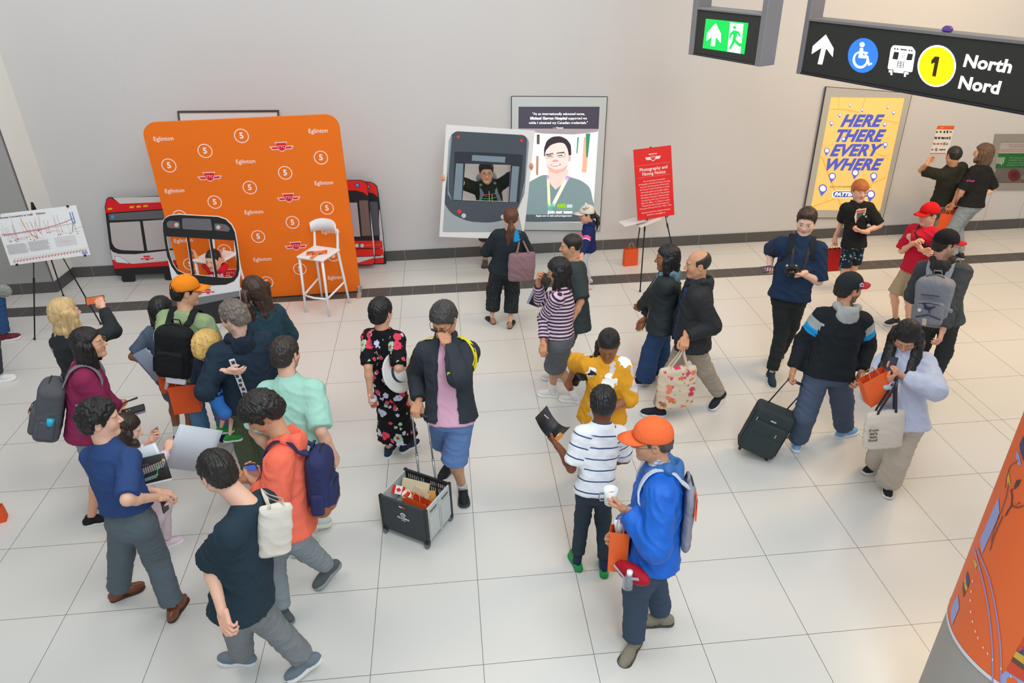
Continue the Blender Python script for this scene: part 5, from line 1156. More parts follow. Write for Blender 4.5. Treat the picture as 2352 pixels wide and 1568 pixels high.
def cap_obj(C_, fr, s, root, crown, brim, yaw=0, extra=None, kind='baseball'):
    f = np.array([rotv(fr[0], fr[2], yaw), rotv(fr[1], fr[2], yaw), fr[2]]); H = Sdf(); p = lambda x, y, z: C_+(x*f[0]+y*f[1]+z*f[2])*s
    H.ell(p(0, -.010, .036), V3(.092, .111, .103)*s, f, k=.01); H.plane(lambda P: ((.030+(P-C_)@f[1]/s*.18)-(P-C_)@f[2]/s)*s*.95)
    V, Q, T = H.mesh(.006, 1, disp=folds(.0012, 30, 1)); c = obj('cap', V, Q, crown, root, True)
    B = Sdf(); tilt = -.16; bf = np.array([f[0], rotv(f[1], f[0], tilt), rotv(f[2], f[0], tilt)])
    B.ell(p(0, .088, .046), V3(.078, .082, .0042+.0)*s, bf, k=.004); B.plane(lambda P: (.068*s-(P-C_)@f[1])) if True else None
    n = 15; V = []; F = []
    for i in range(n):
        a = math.radians(-62+124*i/(n-1)); xi, yi = .090*math.sin(a), .100*math.cos(a)-.010; ox = .074*math.sin(a)*1.12
        yo = yi+.094*math.cos(a*.95)**.7; dz = lambda x: -.016*(x/.08)**2
        for (x, y, z) in ((xi, yi, .047), (ox, yo, .036), (ox, yo, .032), (xi, yi, .041)): V.append(p(x, y, z+dz(x)+(.18*(y-.09)*0)))
        if i: F += [[4*(i-1)+j, 4*i+j, 4*i+(j+1) % 4, 4*(i-1)+(j+1) % 4] for j in range(4)]
    F += [[0, 1, 2, 3], [4*n-1, 4*n-2, 4*n-3, 4*n-4]]; b = obj('brim', V, F, brim, c, True)
    m = MB(); m.fr = f; m.O = p(0, -.010, .139); m.lathe([(.007, -.003), (.008, 0), (.004, .003)], n=10); m.build('button', crown, c, True)
    if extra: extra(c, p, f, s)
    return c
def glasses_obj(C_, fr, s, root, col='2a2624', r=.0014, lens=None):
    m = MB(C_, fr*s if False else fr)
    for sg in (-1, 1):
        L = [(sg*.032+.023*math.cos(a)*1., .103-.012*abs(math.cos(a)) if 0 else .101, .003+.017*math.sin(a)) for a in np.linspace(0, 2*math.pi, 19)[:-1]]
        m.tube([tuple(np.array(x)*s) for x in L], r, 6, closed=True); m.tube([tuple(np.array(x)*s) for x in ((sg*.055, .100, .008), (sg*.082, .06, .008), (sg*.084, -.015, .004), (sg*.080, -.03, -.012))], r*.9, 6)
    m.tube([tuple(np.array(x)*s) for x in ((-.010, .102, .006), (0, .108, .009), (.010, .102, .006))], r, 6)
    o = m.build('glasses', flat(col, .3, name='glasses_rim'), root, True)
    if lens:
        m = MB(C_, fr)
        for sg in (-1, 1): m.lathe([(.001, .1005*s), (.022*s, .1010*s), (.022*s, .1016*s), (.001, .1020*s)], (sg*.032*s, 0, .003*s), 18, ax=1)
        m.build('lens', flat(lens, .1, name='tinted_lens'), o, True)
    return o
def shoe(A, yaw, pitch, s, kind, upper, sole, root, side, lace='e8e8e8', h0=.085):
    """A ankle point, yaw (deg) toe direction, pitch: heel lift in degrees"""
    f = dirv(yaw); up = V3(0, 0, 1); rt = np.cross(f, up); ax = rt
    if pitch: f = rotv(f, rt, -math.radians(pitch)); up = np.cross(rt, f)
    fr = np.array([rt, f, up]); O = A-up*h0*s; p = lambda x, y, z: O+(x*rt+y*f+z*up)*s; H = Sdf()
    hid = dict(sneaker=0, dress=1, clog=2, sandal=3)[kind]
    W_ = .050 if kind in ('sneaker', 'clog') else .045; tip = .19 if kind != 'clog' else .17
    def solefn(z0, z1, w):
        a = V3(0, -.045, 0); b = V3(.003*side, .125 if kind != 'clog' else .11, 0)
        def fn(P):
            L = (P-O)@fr.T/s; q = L[:, :2]; t_ = np.clip(((q-a[:2])@(b-a)[:2])/((b-a)[:2]@(b-a)[:2]), 0, 1); w_ = w*(.80+.22*t_-.10*np.exp(-((t_-.38)/.2)**2)); d2 = np.linalg.norm(q-(a[:2]+t_[:, None]*(b-a)[:2]), axis=1)-w_
            zz = L[:, 2]-.012*np.clip((L[:, 1]-.10)/.08, 0, 1)**2
            return np.maximum(d2, np.maximum(zz-z1, z0-zz))*s
        R = .24*s; H.add(fn, O-R, O+R, .004, 'u', 1)
    ts = .028 if kind == 'sneaker' else (.018 if kind != 'clog' else .026)
    H.ell(p(0, -.03, .04), V3(.036, .055, .048)*s, fr, k=.02)
    if kind != 'sandal':
        H.ell(p(.003*side, .092, .040), V3(W_-.011, .082, .036)*s, fr, k=.02); H.seg(p(0, .0, .075), p(.002*side, .080, .046), .033*s, .030*s, k=.02)
        if kind != 'clog': H.seg(p(0, -.012, .06), p(0, -.012, .098 if kind == 'sneaker' else .082), .040*s, .040*s, k=.015, cut=(0, 1))
        H.ell(p(0, -.012, .112), V3(.031, .036, .018)*s, fr, k=.006, op='s')
        if kind == 'clog': H.ell(p(0, -.02, .085), V3(.034, .06, .034)*s, fr, k=.01, op='s')
    solefn(0, ts, W_)
    V, Q, T = H.mesh(.0044*max(s, .8), 1); L = (V-O)@fr.T/s; zf = L[Q[:, 0], 2]-.012*np.clip((L[Q[:, 0], 1]-.10)/.08, 0, 1)**2
    fm = (zf < ts+.001).astype(int)
    if kind == 'sandal': V2 = V; fm = np.where(zf < ts+.001, 1, 0)
    o = obj('shoe' if kind != 'sandal' else 'sandal', V, Q, [upper, sole], root, True, fm)
    if kind == 'sneaker':
        m = MB()
        for i in range(4):
            y = .035+i*.020; z = .100-i*.0115-.012; m.tube([p(-.020, y, z-.003), p(0, y+.004, z+.0045), p(.020, y, z-.003)], .0028*s, 5, world=True)
        m.build('lace', flat(lace, .7), o, True)
    return o, fr, O
class Person: pass
N_ = V3(0, 0, 1)
def person(label, hd, H, face, feet=None, look=None, nod=0, tilt=0, skin='light', hair='short', hcol='1c1512', ho=None, fo=None, top=None, bot=None, shoes=None, arms=None, build=1., fem=0, knees=None, pel=None, footyaw=None, group=None, cap=None, glasses=None, base=None, toe=None, lean=0., socks=None, anklez=None, child=0, twist=0, root_z=0., seed=None, sw=None, hscale=None, hf=0.):
    ho = ho or {}; fo = dict(fo or {}); fo.setdefault('fem', fem); top = top or {}; bot = bot or {}; arms = arms or {}; knees = knees or {}; footyaw = footyaw or {}; toe = toe or {}; anklez = anklez or {}
    s = H/1.75; hs = (hscale or (s**.45 if not child else s**.38))*1.07; rng = random.Random(seed if seed is not None else int(hd[0]*7+hd[1])); P_ = Person()
    look = face if look is None else look
    HC = at_z(hd[0], hd[1], root_z+.932*H-(.0 if not lean else .02)) if not child else at_z(hd[0], hd[1], root_z+(.90 if child == 1 else .88)*H)
    fx = dirv(face); rt = V3(fx[1], -fx[0], 0)
    # pelvis and neck base
    FT = None
    if feet and feet.get('L') is not None and feet.get('R') is not None:
        FT = .5*(at_z(*feet['L'], .085*s)+at_z(*feet['R'], .085*s))
    if pel is not None: PC = at_z(pel[0], pel[1], root_z+.53*H)
    elif FT is not None: PC = np.array([*(.55*FT[:2]+.45*(HC[:2]-fx[:2]*.05*s)), root_z+.53*H])
    else: PC = np.array([*(HC[:2]-fx[:2]*(.05*s+lean)), root_z+.53*H])
    hz = (.845 if not child else .80)*H+root_z
    NB = np.array([*(HC[:2]*.80+PC[:2]*.20-fx[:2]*(.02*s+hf)), hz])
    up = unit(NB-PC); X_ = unit(np.cross(fx, up)); Y_ = np.cross(up, X_); TF = np.array([X_, Y_, up]); Lt = np.linalg.norm(NB-PC)
    tw = math.radians(twist); SX = rotv(X_, up, -tw); SF = np.array([SX, np.cross(up, SX), up])
    lk = dirv(look); hx = unit(np.cross(lk, N_)); nd = math.radians(nod); hy = rotv(lk, hx, -nd); hu = np.cross(hx, hy)
    if tilt: hx = rotv(hx, hy, math.radians(tilt)); hu = np.cross(hx, hy)
    HF = np.array([hx, hy, hu])
    P_.__dict__.update(HC=HC, HF=HF, NB=NB, PC=PC, TF=TF, SF=SF, s=s, hs=hs, H=H, Lt=Lt, fx=fx, X=X_, up=up)
    b = build; shw = (sw or (.160 if not fem else .140))*s*(.6+.4*b)*(1 if not child else .92)
    sh = {k: NB-up*.110*s+SX*sg*shw for k, sg in (('L', -1), ('R', 1))}
    hip = {k: PC-up*.035*s+X_*sg*.080*s*(.7+.3*b) for k, sg in (('L', -1), ('R', 1))}
    G0 = np.array([PC[0], PC[1], root_z]) if base is None else base
    root = thing('person', label, 'person', (G0[0], G0[1], 0) if root_z == 0 else G0, group or 'visitors in the hall'); P_.root = root
    # legs
    l1 = l2 = .245*H; ank = {}; kne = {}
    for k, sg in (('L', -1), ('R', 1)):
        az = anklez.get(k, .085*s)+root_z
        if feet and feet.get(k) is not None: A = at_z(feet[k][0], feet[k][1], az)
        else: A = np.array([*(PC[:2]+X_[:2]*sg*.10*s-fx[:2]*.01), az])
        ank[k] = A; kne[k] = ik(hip[k], A, l1, l2, knees.get(k), fx+X_*sg*.15)
    # arms
    tpl = top[-1] if isinstance(top, list) else top; ezt = (tpl.get('ease', .012)+.004)*s
    TS = Sdf(); TS.loft(PC, TF, [-.10*s, .06*s, .16*s, Lt*.60, Lt*.74, Lt*.90, Lt], np.array([.166, .156, .147, .145, .120, .07, .05])*s*b+ezt, np.array([.118, .110, .104, .112, .10, .07, .05])*s*b+ezt, k=.02)
    u1, u2 = .172*H, .150*H; elb = {}; wri = {}; hnd = {}
    for k, sg in (('L', -1), ('R', 1)):
        a = arms.get(k, {}); w = None if a.get('loc') else a.get('w')
        if w is None: Wp = sh[k]-up*.30*H*.98+SX*sg*.05*s+fx*.05*s*a.get('f', 1); 
        elif len(w) == 2: Wp = at_z(w[0], w[1], root_z+.48*H)
        else: Wp = at_z(w[0], w[1], root_z+w[2]*H)
        if a.get('p') is not None: Wp = np.array(a['p'])
        if a.get('loc'): Wp = PC+SX*a['loc'][0]*s+SF[1]*a['loc'][1]*s+up*a['loc'][2]*s
        W0 = Wp
        if w is not None and a.get('vis', 1): Wp = clear(Wp, TS, .050*s+ezt*.4+(.02*s if fem else 0), .5)
        if np.linalg.norm(Wp-sh[k]) > (u1+u2)*1.15: Wp = W0*.4+Wp*.6 if np.linalg.norm(W0-sh[k]) < (u1+u2)*1.1 else Wp
        d = Wp-sh[k]; L = np.linalg.norm(d)
        if L > (u1+u2)*1.02: Wp = sh[k]+d/L*(u1+u2)*1.02
        wri[k] = Wp; elb[k] = ik(sh[k], Wp, u1, u2, a.get('e'), -fx*.6-N_*.9+SX*sg*.55, avoid=TS)
        y = Wp-elb[k]; y = unit(y)
        if a.get('to') is not None: y = unit(np.array(at_z(a['to'][0], a['to'][1], Wp[2]+a['to'][2]))-Wp)
        if a.get('y') is not None: y = unit(a['y'][0]*SX+a['y'][1]*fx+a['y'][2]*N_)
        n = a.get('n'); n = -SX*sg if n is None else (n[0]*SX+n[1]*fx+n[2]*N_)
        if abs(unit(n)@y) > .95: n = n+fx*.5+N_*.2
        hnd[k] = (y, n, a.get('curl', .35), a.get('thumb', .4))
    P_.__dict__.update(ank=ank, kne=kne, elb=elb, wri=wri, sh=sh, hip=hip, hnd={})
    # ---------------- skin body
    hb = (.85+.15*b) if not child else .9; B = Sdf(); S_ = s
    B.loft(PC, TF, [-.10*s, 0, .12*s, Lt*.62, Lt*.88, Lt], np.array([.12, .135, .118, .125, .105, .045])*s*b, np.array([.09, .095, .085, .095, .07, .045])*s*b, k=.03)
    for k in 'LR':
        lt = .82 if bot.get('kind', 'trousers') == 'trousers' and bot.get('len', 1.9) > 1 else 1.; hb0 = hb; hb = hb*lt; B.seg(hip[k], kne[k], .074*s*hb, .052*s*hb, k=.03); kc = kne[k]*.70+ank[k]*.30; bk_ = unit(np.cross(np.cross(ank[k]-kne[k], fx), ank[k]-kne[k]))
        B.seg(kne[k], kc-fx*.012*s, .050*s*hb, .050*s*hb, k=.03); B.seg(kc-fx*.012*s, ank[k], .049*s*hb, .034*s*hb, k=.03); hb = hb0
        B.seg(NB-up*.06*s, sh[k], .036*s, .042*s, k=.04); B.seg(sh[k], elb[k], .048*s*hb, .038*s*hb, k=.02)
        ec = elb[k]*.68+wri[k]*.32; B.seg(elb[k], ec, .038*s*hb, .040*s*hb, k=.02); B.seg(ec, wri[k], .039*s*hb, .0265*s*hb, k=.02)
    V, Q, T = B.mesh(.0125 if H > 1.3 else .010, 1); sk = np.array(lin(SKIN.get(skin, skin))[:3]); parts = [(V, Q, T)]; cols = [np.tile(sk, (len(V), 1))]
    hsz = hs*(1.0 if not fem else .93)*(1 if not child else .9)
    for k, sg in (('L', -1), ('R', 1)):
        y, n, cu, th = hnd[k]; mk, hxv, hyv, hnv = hand(y, n, sg, hsz, cu, th); HS = mk(Sdf(), wri[k]+y*.01); V, Q, T = HS.mesh(.0046 if hsz > .8 else .0040, 1)
        parts.append((V, Q, T)); cols.append(np.tile(sk*[1.0, .93, .92], (len(V), 1))); P_.hnd[k] = dict(x=hxv, y=hyv, n=hnv, w=wri[k]+y*.01, palm=wri[k]+y*.01+(hyv*.055+hnv*.022)*hsz, grip=wri[k]+y*.01+(hyv*.085+hnv*.025)*hsz)
    V, Q, T, c = head_mesh(HC, HF, hs, skin, fo.pop('browc', hcol), NB-up*.035*s+fx*.0, fo); parts.append((V, Q, T)); cols.append(c)
    # head parts shift
    V, Q, T = merge(parts); tint = np.concatenate(cols); P_.body = obj('body', V, Q, skin_mat(), root, True, attrs={'tint': tint})
    # ---------------- hair, cap, glasses
    if hair: P_.hair = hair_obj(HC, HF, hs, hair, root, hcol, np.array([unit(np.cross(unit(V3(*(.5*lk+.5*fx))), N_)), unit(V3(*(.5*lk+.5*fx))), N_]), ho, rng)
    if cap: P_.cap = cap_obj(HC, HF, hs, root, cap[0], cap[1], math.radians(cap[2]) if len(cap) > 2 else 0, cap[3] if len(cap) > 3 else None)
    if glasses: glasses_obj(HC, HF, hs, root, *(glasses if isinstance(glasses, tuple) else (glasses,)))
    # ---------------- garments
    frames = {}
    def lcof(V, tg, prims, Q=None):
        fc = V[Q].reshape(-1, 3); tf = np.repeat(tg[Q[:, 0]], 4); lc = np.zeros_like(fc)
        for j in np.unique(tf):
            O_, f_, off = prims.get(int(j), (PC, SF, 0.)); m_ = tf == j; q = (fc[m_]-O_)@f_.T; q[:, 2] += off; lc[m_] = q
        return lc
    def limbframe(a, c_): z = unit(c_-a); x = unit(np.cross(z, fx+V3(.01, .02, .03))); return np.array([x, np.cross(z, x), z])
    gs = .0115 if H > 1.3 else .0095
    bo = bot
    if bo:
        ez = bo.get('ease', .012)*s; G = Sdf(); pr = {}; ln = bo.get('len', 1.93); lw = bo.get('leg', (1., 1., 1.)); kind = bo.get('kind', 'trousers'); wz = bo.get('waist', .10)*s
        bw = b*bo.get('w', 1.); G.loft(PC, TF, [-.13*s, -.07*s, 0, .06*s, max(wz, .07*s)], np.array([.130, .155, .156, .145, .134])*s*bw+ez*.35, np.array([.09, .108, .108, .098, .090])*s*bw+ez*.35, yo=np.array([0, -.008, -.012, -.004, 0])*s, k=.03); pr[0] = (PC, TF, 0)
        if kind in ('trousers', 'shorts'):
            for k in 'LR':
                r0, r1, r2 = .081*s*b*lw[0]+ez*.4, .066*s*lw[1]*(.6+.4*b)+ez*.5, .054*s*lw[2]*(.7+.3*b)+ez*.5
                if ln <= 1: e = hip[k]+(kne[k]-hip[k])*ln; j = len(G.p); G.seg(hip[k], e, r0, r0+(r1-r0)*ln+ez*.8, k=.035, cut=(0, 1)); pr[j] = (hip[k], limbframe(hip[k], e), 0)
                else:
                    j = len(G.p); G.seg(hip[k], kne[k], r0, r1, k=.035); pr[j] = (hip[k], limbframe(hip[k], kne[k]), 0)
                    e = kne[k]+(ank[k]-kne[k])*(ln-1); j = len(G.p); G.seg(kne[k], e, r1, r1+(r2-r1)*(ln-1), k=.03, cut=(0, 1)); pr[j] = (kne[k], limbframe(kne[k], e), np.linalg.norm(kne[k]-hip[k]))
        else:       # skirt
            mid = .5*(kne['L']+kne['R']); am = .5*(ank['L']+ank['R']); e = PC+(mid-PC)*ln if ln <= 1 else mid+(am-mid)*(ln-1); zf = unit(PC-e); xx = unit(X_-(X_@zf)*zf); f_ = np.array([xx, np.cross(zf, xx), zf]); L = np.linalg.norm(PC-e); sp_ = min(max(abs(float((kne['L']-kne['R'])@X_))*.5, .07*s), .12*s); fl = bo.get('flare', 1.)
            j = len(G.p); G.loft(e, f_, [0, L*.35, L*.7, L, L+.05*s], np.array([sp_+.080*s*fl, sp_*.95+.080*s, .165*s*b, .160*s*b, .145*s*b]), np.array([.105*fl*s+sp_*.2*fl, .11*s+sp_*.15, .122*s, .120*s, .10*s]), k=.03); pr[j] = (e, f_, -L)
        amp = bo.get('fold', .007)*s; V, Q, T = G.mesh(gs, 2, disp=folds(amp, bo.get('ff', 16), rng.uniform(0, 9), 1.9), axes=np.array([pr.get(j, (0, TF, 0))[1][2] for j in range(len(G.p))])); nm = bo.get('name', {'trousers': 'trousers', 'shorts': 'shorts', 'skirt': 'skirt'}[kind])
        fm = None; mats = bo['mat'] if isinstance(bo['mat'], list) else [bo['mat']]
        lc = lcof(V, T, pr, Q)
        if bo.get('band'): f = bo['band']; fm = f(lc[::4], T[Q[:, 0]])
        P_.bot = obj(nm, V, Q, mats, root, True, fm, {'lc': lc}); P_.botS = G
    if top:
        tops = top if isinstance(top, list) else [top]; P_.tops = []
        for ti, tp in enumerate(tops):
            ez = tp.get('ease', .012)*s; G = Sdf(); pr = {}; hem = tp.get('hem', -.06)*s; tb = b*tp.get('w', 1.); bl = tp.get('belly', 0)*s; ww = np.array([.166, .156, .147, .150, .140, .098, .060]) if not fem else np.array([.168, .146, .130, .135, .124, .086, .054])
            zs = [hem, .06*s, .16*s, Lt*.60, Lt*.74, Lt*.90, Lt*.99]; fl = tp.get('flare', 0)*s
            if hem > .05*s: zs[1] = hem+.02*s
            if zs[2] <= zs[1]: zs[2] = zs[1]+.02*s
            bust = .020*s if fem else 0; hw_ = .014*s if hem < -.03*s else 0
            G.loft(PC, SF if not twist else TF, zs, np.array([ww[0]*s*tb+fl+hw_, ww[1]*s*tb+fl*.5, ww[2]*s*tb+bl*.4, ww[3]*s*tb, ww[4]*s*tb, ww[5]*s*tb, ww[6]*s])+ez, np.array([.118*s*tb+bl*.8+fl+hw_*.7, .110*s*tb+bl, .104*s*tb+bl*.8, .112*s*tb+bust, .100*s*tb+bust*.5, .078*s*tb, .062*s])+ez, yo=[0, bl*.5, bl*.4, bust*.5, 0, -.008*s, -.008*s], p=2.3, k=.02); pr[0] = (PC, SF, 0)
            for k in 'LR': j = len(G.p); G.seg(NB-up*.050*s, sh[k]+up*.012*s, .038*s+ez*.7, .036*s*(.7+.3*b)+ez*.8, k=.05); pr[j] = (PC, SF, 0)
            P_.torS = Sdf(); P_.torS.p = list(G.p)
            sl = tp.get('sleeve', 1.95); sw_ = tp.get('sw', 1.); 
            for k in 'LR':
                sl_ = sl[k] if isinstance(sl, dict) else sl
                r0, r1, r2 = .052*s*(.6+.4*b)*sw_+ez, .045*s*(.7+.3*b)*sw_+ez, .037*s*sw_*(.8+.2*b)+ez*.6; La = np.linalg.norm(elb[k]-sh[k])
                if sl_ <= 0: continue
                if sl_ <= 1: e = sh[k]+(elb[k]-sh[k])*sl_; j = len(G.p); G.seg(sh[k], e, r0, (r0+(r1-r0)*sl_)+.006*s, k=.04, cut=(0, 1)); pr[j] = (sh[k], limbframe(sh[k], e), 1.)
                else:
                    j = len(G.p); G.seg(sh[k], elb[k], r0, r1, k=.04); pr[j] = (sh[k], limbframe(sh[k], elb[k]), 1.)
                    e = elb[k]+(wri[k]-elb[k])*(sl_-1); j = len(G.p); G.seg(elb[k], e, r1, r1+(r2-r1)*(sl_-1), k=.025, cut=(0, 1)); pr[j] = (elb[k], limbframe(elb[k], e), 1.+La)
            neck = tp.get('neck', .055)
            c0 = NB+up*.0+fx*.012*s
            if tp.get('collar') == 'polo': j = len(G.p); G.seg(NB-up*.01*s, NB+up*.030*s-fx*.006*s, .074*s+ez*.3, .066*s+ez*.2, k=.015, cut=(0, 1)); pr[j] = (PC, SF, 0)
            if tp.get('collar') == 'high': j = len(G.p); G.seg(NB-up*.01*s, NB+up*.055*s-fx*.004*s, .082*s+ez*.3, .078*s+ez*.2, k=.015, cut=(0, 1)); pr[j] = (PC, SF, 0)
            HD = None
            if tp.get('collar') == 'hood':
                HD = Sdf(); hd_ = tp.get('hoodsz', 1.)
                for a_ in (-1, 1): HD.chain([NB-Y_*.085*s-up*.012*s, NB+SX*a_*.080*s-Y_*.035*s+up*.012*s, NB+SX*a_*.055*s+Y_*.060*s-up*.018*s, NB+SX*a_*.012*s+Y_*.095*s-up*.060*s], [.044*s, .034*s, .024*s, .018*s], k=.02)
                HD.ell(NB-Y_*.095*s-up*.050*s, V3(.094, .045, .088)*s*hd_, SF, k=.03); HD.ell(NB-Y_*.050*s+up*.040*s, V3(.060, .055, .040)*s, SF, k=.012, op='s')
                HD.seg(NB+up*.015*s, NB+up*.12*s+fx*.01, .056*s, .062*s, k=.006, op='s')
            # neck opening
            if tp.get('collar') in (None, 'crew', 'v'):
                nr = tp.get('nr', .064)*s; dp = tp.get('drop', .02)*s; G.seg(NB+up*.06*s-Y_*.0, NB-up*(dp-.03*s)+Y_*.045*s, nr, nr*.72, k=.006, op='s')
                if tp.get('collar') == 'v': G.seg(NB+Y_*.10*s+up*.02*s, NB-up*.10*s+Y_*.125*s, .05*s, .018*s, k=.006, op='s')
            else: G.seg(NB+up*.015*s, NB+up*.12*s+fx*.01, .058*s, .062*s, k=.006, op='s'); 
            if tp.get('collar') in ('polo', 'high', 'hood') and tp.get('vopen', 1): G.seg(NB+Y_*.10*s+up*.05*s, NB-up*.055*s+Y_*.125*s, .032*s, .014*s, k=.006, op='s')
            if tp.get('gap'):
                g0, g1 = tp['gap']
                def gapf(P, g0=g0*s, g1=g1*s, cx=tp.get('gapx', 0)*s):
                    L = (P-PC)@SF.T; w_ = np.interp(L[:, 2], [hem, Lt], [g0, g1]); return np.where(L[:, 1] > 0, w_-np.abs(L[:, 0]-cx), -1.)
                G.plane(gapf)
            amp = tp.get('fold', .007)*1.35*s; V, Q, T = G.mesh(gs, 2, disp=folds(amp, tp.get('ff', 17), rng.uniform(0, 9), 1.3), axes=np.array([pr.get(j, (0, TF, 0))[1][2] for j in range(len(G.p))])); lc = lcof(V, T, pr, Q); mats = tp['mat'] if isinstance(tp['mat'], list) else [tp['mat']]; fm = None
            if tp.get('band'): fm = tp['band'](lc[::4], T[Q[:, 0]])
            o = obj(tp.get('name', 'shirt'), V, Q, mats, root, True, fm, {'lc': lc}); P_.tops.append(o); P_.topS = G; P_.topz = ez
            if HD: V, Q, T = HD.mesh(.0085, 1, disp=folds(amp*.8, 22, rng.uniform(0, 9), 1.)); obj('hood', V, Q, tp.get('hoodmat', mats[0]), o, True, None, {'lc': (V-PC)@SF.T})
            if tp.get('hemband'):   # visible hem or belt ring
                pass
    # ---------------- socks and shoes
    if socks:
        for k in 'LR':
            d = unit(kne[k]-ank[k]); G = Sdf(); G.seg(ank[k]-d*.02, ank[k]+d*socks[1]*s, .040*s*hb, .045*s*hb, k=.01, cut=(0, 1)); V, Q, T = G.mesh(.007, 1); obj('sock', V, Q, cloth(socks[0], .9, .2), root, True)
    if shoes:
        for k, sg in (('L', -1), ('R', 1)):
            kind, up_, so_ = shoes[:3]; ty = footyaw.get(k, face+sg*8); tp_ = toe.get(k, 0); hs_ = max(s, .62) if not child else s*1.05
            shoe(ank[k]+V3(0, 0, 0), ty, tp_, hs_, kind, up_ if not isinstance(up_, str) else cloth(up_, .7, .25), so_ if not isinstance(so_, str) else flat(so_, .5, name='rubber_sole'), root, sg, *(shoes[3:4]))
    return P_
# ---------------------------------------------------------------- bags worn on the body
def backpack(P_, label, col, w=.15, d=.075, h=.225, z=.30, mats=None, sag=0., rot=0., strap='same', pocket=True, extra=None, off=0., strapw=.055, bottom=None, second=None, x=0.):
    s = P_.s; TF = P_.SF; O0 = P_.PC+P_.up*z*s*1.0+TF[0]*x
    back = P_.topS.push(O0, -TF[1]); c = back-TF[1]*(d*s+.004+off); mt = mats or cloth(col, .8, .35, .1, 500, name='bag_fabric')
    r = thing('backpack', label, 'backpack', c-N_*h*s); fr = TF if not sag else np.array([TF[0], rotv(TF[1], TF[0], sag), rotv(TF[2], TF[0], sag)])
    if rot: fr = np.array([rotv(fr[0], fr[1], rot), fr[1], rotv(fr[2], fr[1], rot)])
    G = Sdf(); q = lambda a, b_, e: c+(a*fr[0]+b_*fr[1]+e*fr[2])*s
    G.box(q(0, 0, -.02), V3(w, d, h*.92)*s, .055*s, fr, k=.05); G.ell(q(0, .0, h*.55), V3(w*.92, d*.95, h*.48)*s, fr, k=.05); G.plane(lambda P: ((P-c)@fr[1]-d*s*.93))
    V, Q, T = G.mesh(.0095, 1, disp=folds(.004, 18, 2)); L = (V-c)@fr.T/s; fm = None; ml = [mt]
    if bottom is not None: ml.append(bottom); fm = (L[Q[:, 0], 2] < -h*.62).astype(int)
    o = obj('bag_body', V, Q, ml, r, True, fm, {'lc': (V-c)@fr.T}); P_.bag = (c, fr, s)
    if pocket:
        G = Sdf(); G.box(q(0, -d*.95, -h*.38), V3(w*.78, d*.42, h*.46)*s, .035*s, fr, k=.03); V, Q, T = G.mesh(.009, 1, disp=folds(.003, 20, 5)); L = (V-c)@fr.T/s
        fm = (L[Q[:, 0], 2] < -h*.62).astype(int) if bottom is not None else None
        obj('front_pocket', V, Q, ml if second is None else second, r, True, fm, {'lc': (V-c)@fr.T})
        G = Sdf()
        for sg in (-1, 1): G.box(q(sg*(w+.004), .0, -h*.5), V3(.022, d*.6, h*.33)*s, .018*s, fr, k=.02)
        V, Q, T = G.mesh(.008, 1); 
        for sg in (-1, 1):
            G = Sdf(); G.box(q(sg*(w+.002), .0, -h*.52), V3(.020, d*.6, h*.32)*s, .018*s, fr, k=.02); V, Q, T = G.mesh(.009, 1); obj('side_pocket', V, Q, mt, r, True)
        zf = flat('1c1d20', .4, name='zip')
        m = MB(); m.tube([q(-w*.6, -d*1.35, -h*.02), q(0, -d*1.42, .01), q(w*.6, -d*1.35, -h*.02)], .0035, 5, world=True); m.build('zip', zf, r)
    m = MB(); m.tube([q(-w*.83, -d*.15, -h*.2), q(-w*.90, -d*.3, h*.5), q(-w*.45, -d*.35, h*.98), q(0, -d*.3, h*1.055), q(w*.45, -d*.35, h*.98), q(w*.90, -d*.3, h*.5), q(w*.83, -d*.15, -h*.2)], .004, 5, world=True); m.build('zip', flat('1c1d20', .4, name='zip'), r)
    m = MB(); m.tube([q(-.035, d*.6, h*.95), q(-.03, d*.35, h*1.13), q(.03, d*.35, h*1.13), q(.035, d*.6, h*.95)], .009*s, 6, world=True, flatten=.5); m.build('grab_handle', mt, r, True)
    sm = mt if strap == 'same' else cloth(strap, .8, .2, .1, 500, name='strap')
    for sg in (-1, 1):
        pts = []; nr = []; X0 = P_.SF[0]*sg*.088*s
        for ang in np.linspace(-62, 96, 13):
            a = math.radians(ang); o_ = P_.NB-P_.up*.12*s+X0*(1+.15*max(0, ang)/110); dr = -TF[1]*math.cos(a)+P_.up*math.sin(a) if ang < 90 else TF[1]*math.sin(math.radians(ang-90))+P_.up*math.cos(math.radians(ang-90))
            if ang >= 0: dr = P_.up*math.cos(a*.9)+TF[1]*math.sin(a*.9)
            if ang < 0: dr = P_.up*math.cos(a)+TF[1]*math.sin(a)
            pts.append(P_.torS.push(o_, dr, .4, .006)); nr.append(dr)
        for dz, dr, kx in ((.19, TF[1], 1.2), (.25, TF[1]+P_.SF[0]*sg*.5, 1.25), (.30, TF[1]*.3+P_.SF[0]*sg, 1.3), (.34, P_.SF[0]*sg-TF[1]*.5, 1.1)):
            pts.append(P_.torS.push(P_.NB-P_.up*dz*s+X0*kx*.8, dr, .4, .006)); nr.append(unit(dr))
        pts = np.array(pts)
        for _ in range(3): pts[1:-1] = .25*pts[:-2]+.5*pts[1:-1]+.25*pts[2:]
        pts = np.concatenate([[q(sg*w*.5, d*.8, h*.85)], pts]); nr = np.array([-TF[1]+P_.up]+nr)
        m = MB(); m.ribbon(pts+nr*.008, nr, strapw*s, .011); m.build('shoulder_strap', sm, r)
    if extra: extra(r, q, fr, s, d, h, w)
    return r
def sling(P_, name, label, side, bagfn, strapcol, width=.03, cross=False, z_end=.05, cat='bag', front=None):
    """bag hanging from one shoulder (side +1 right)"""
    return None
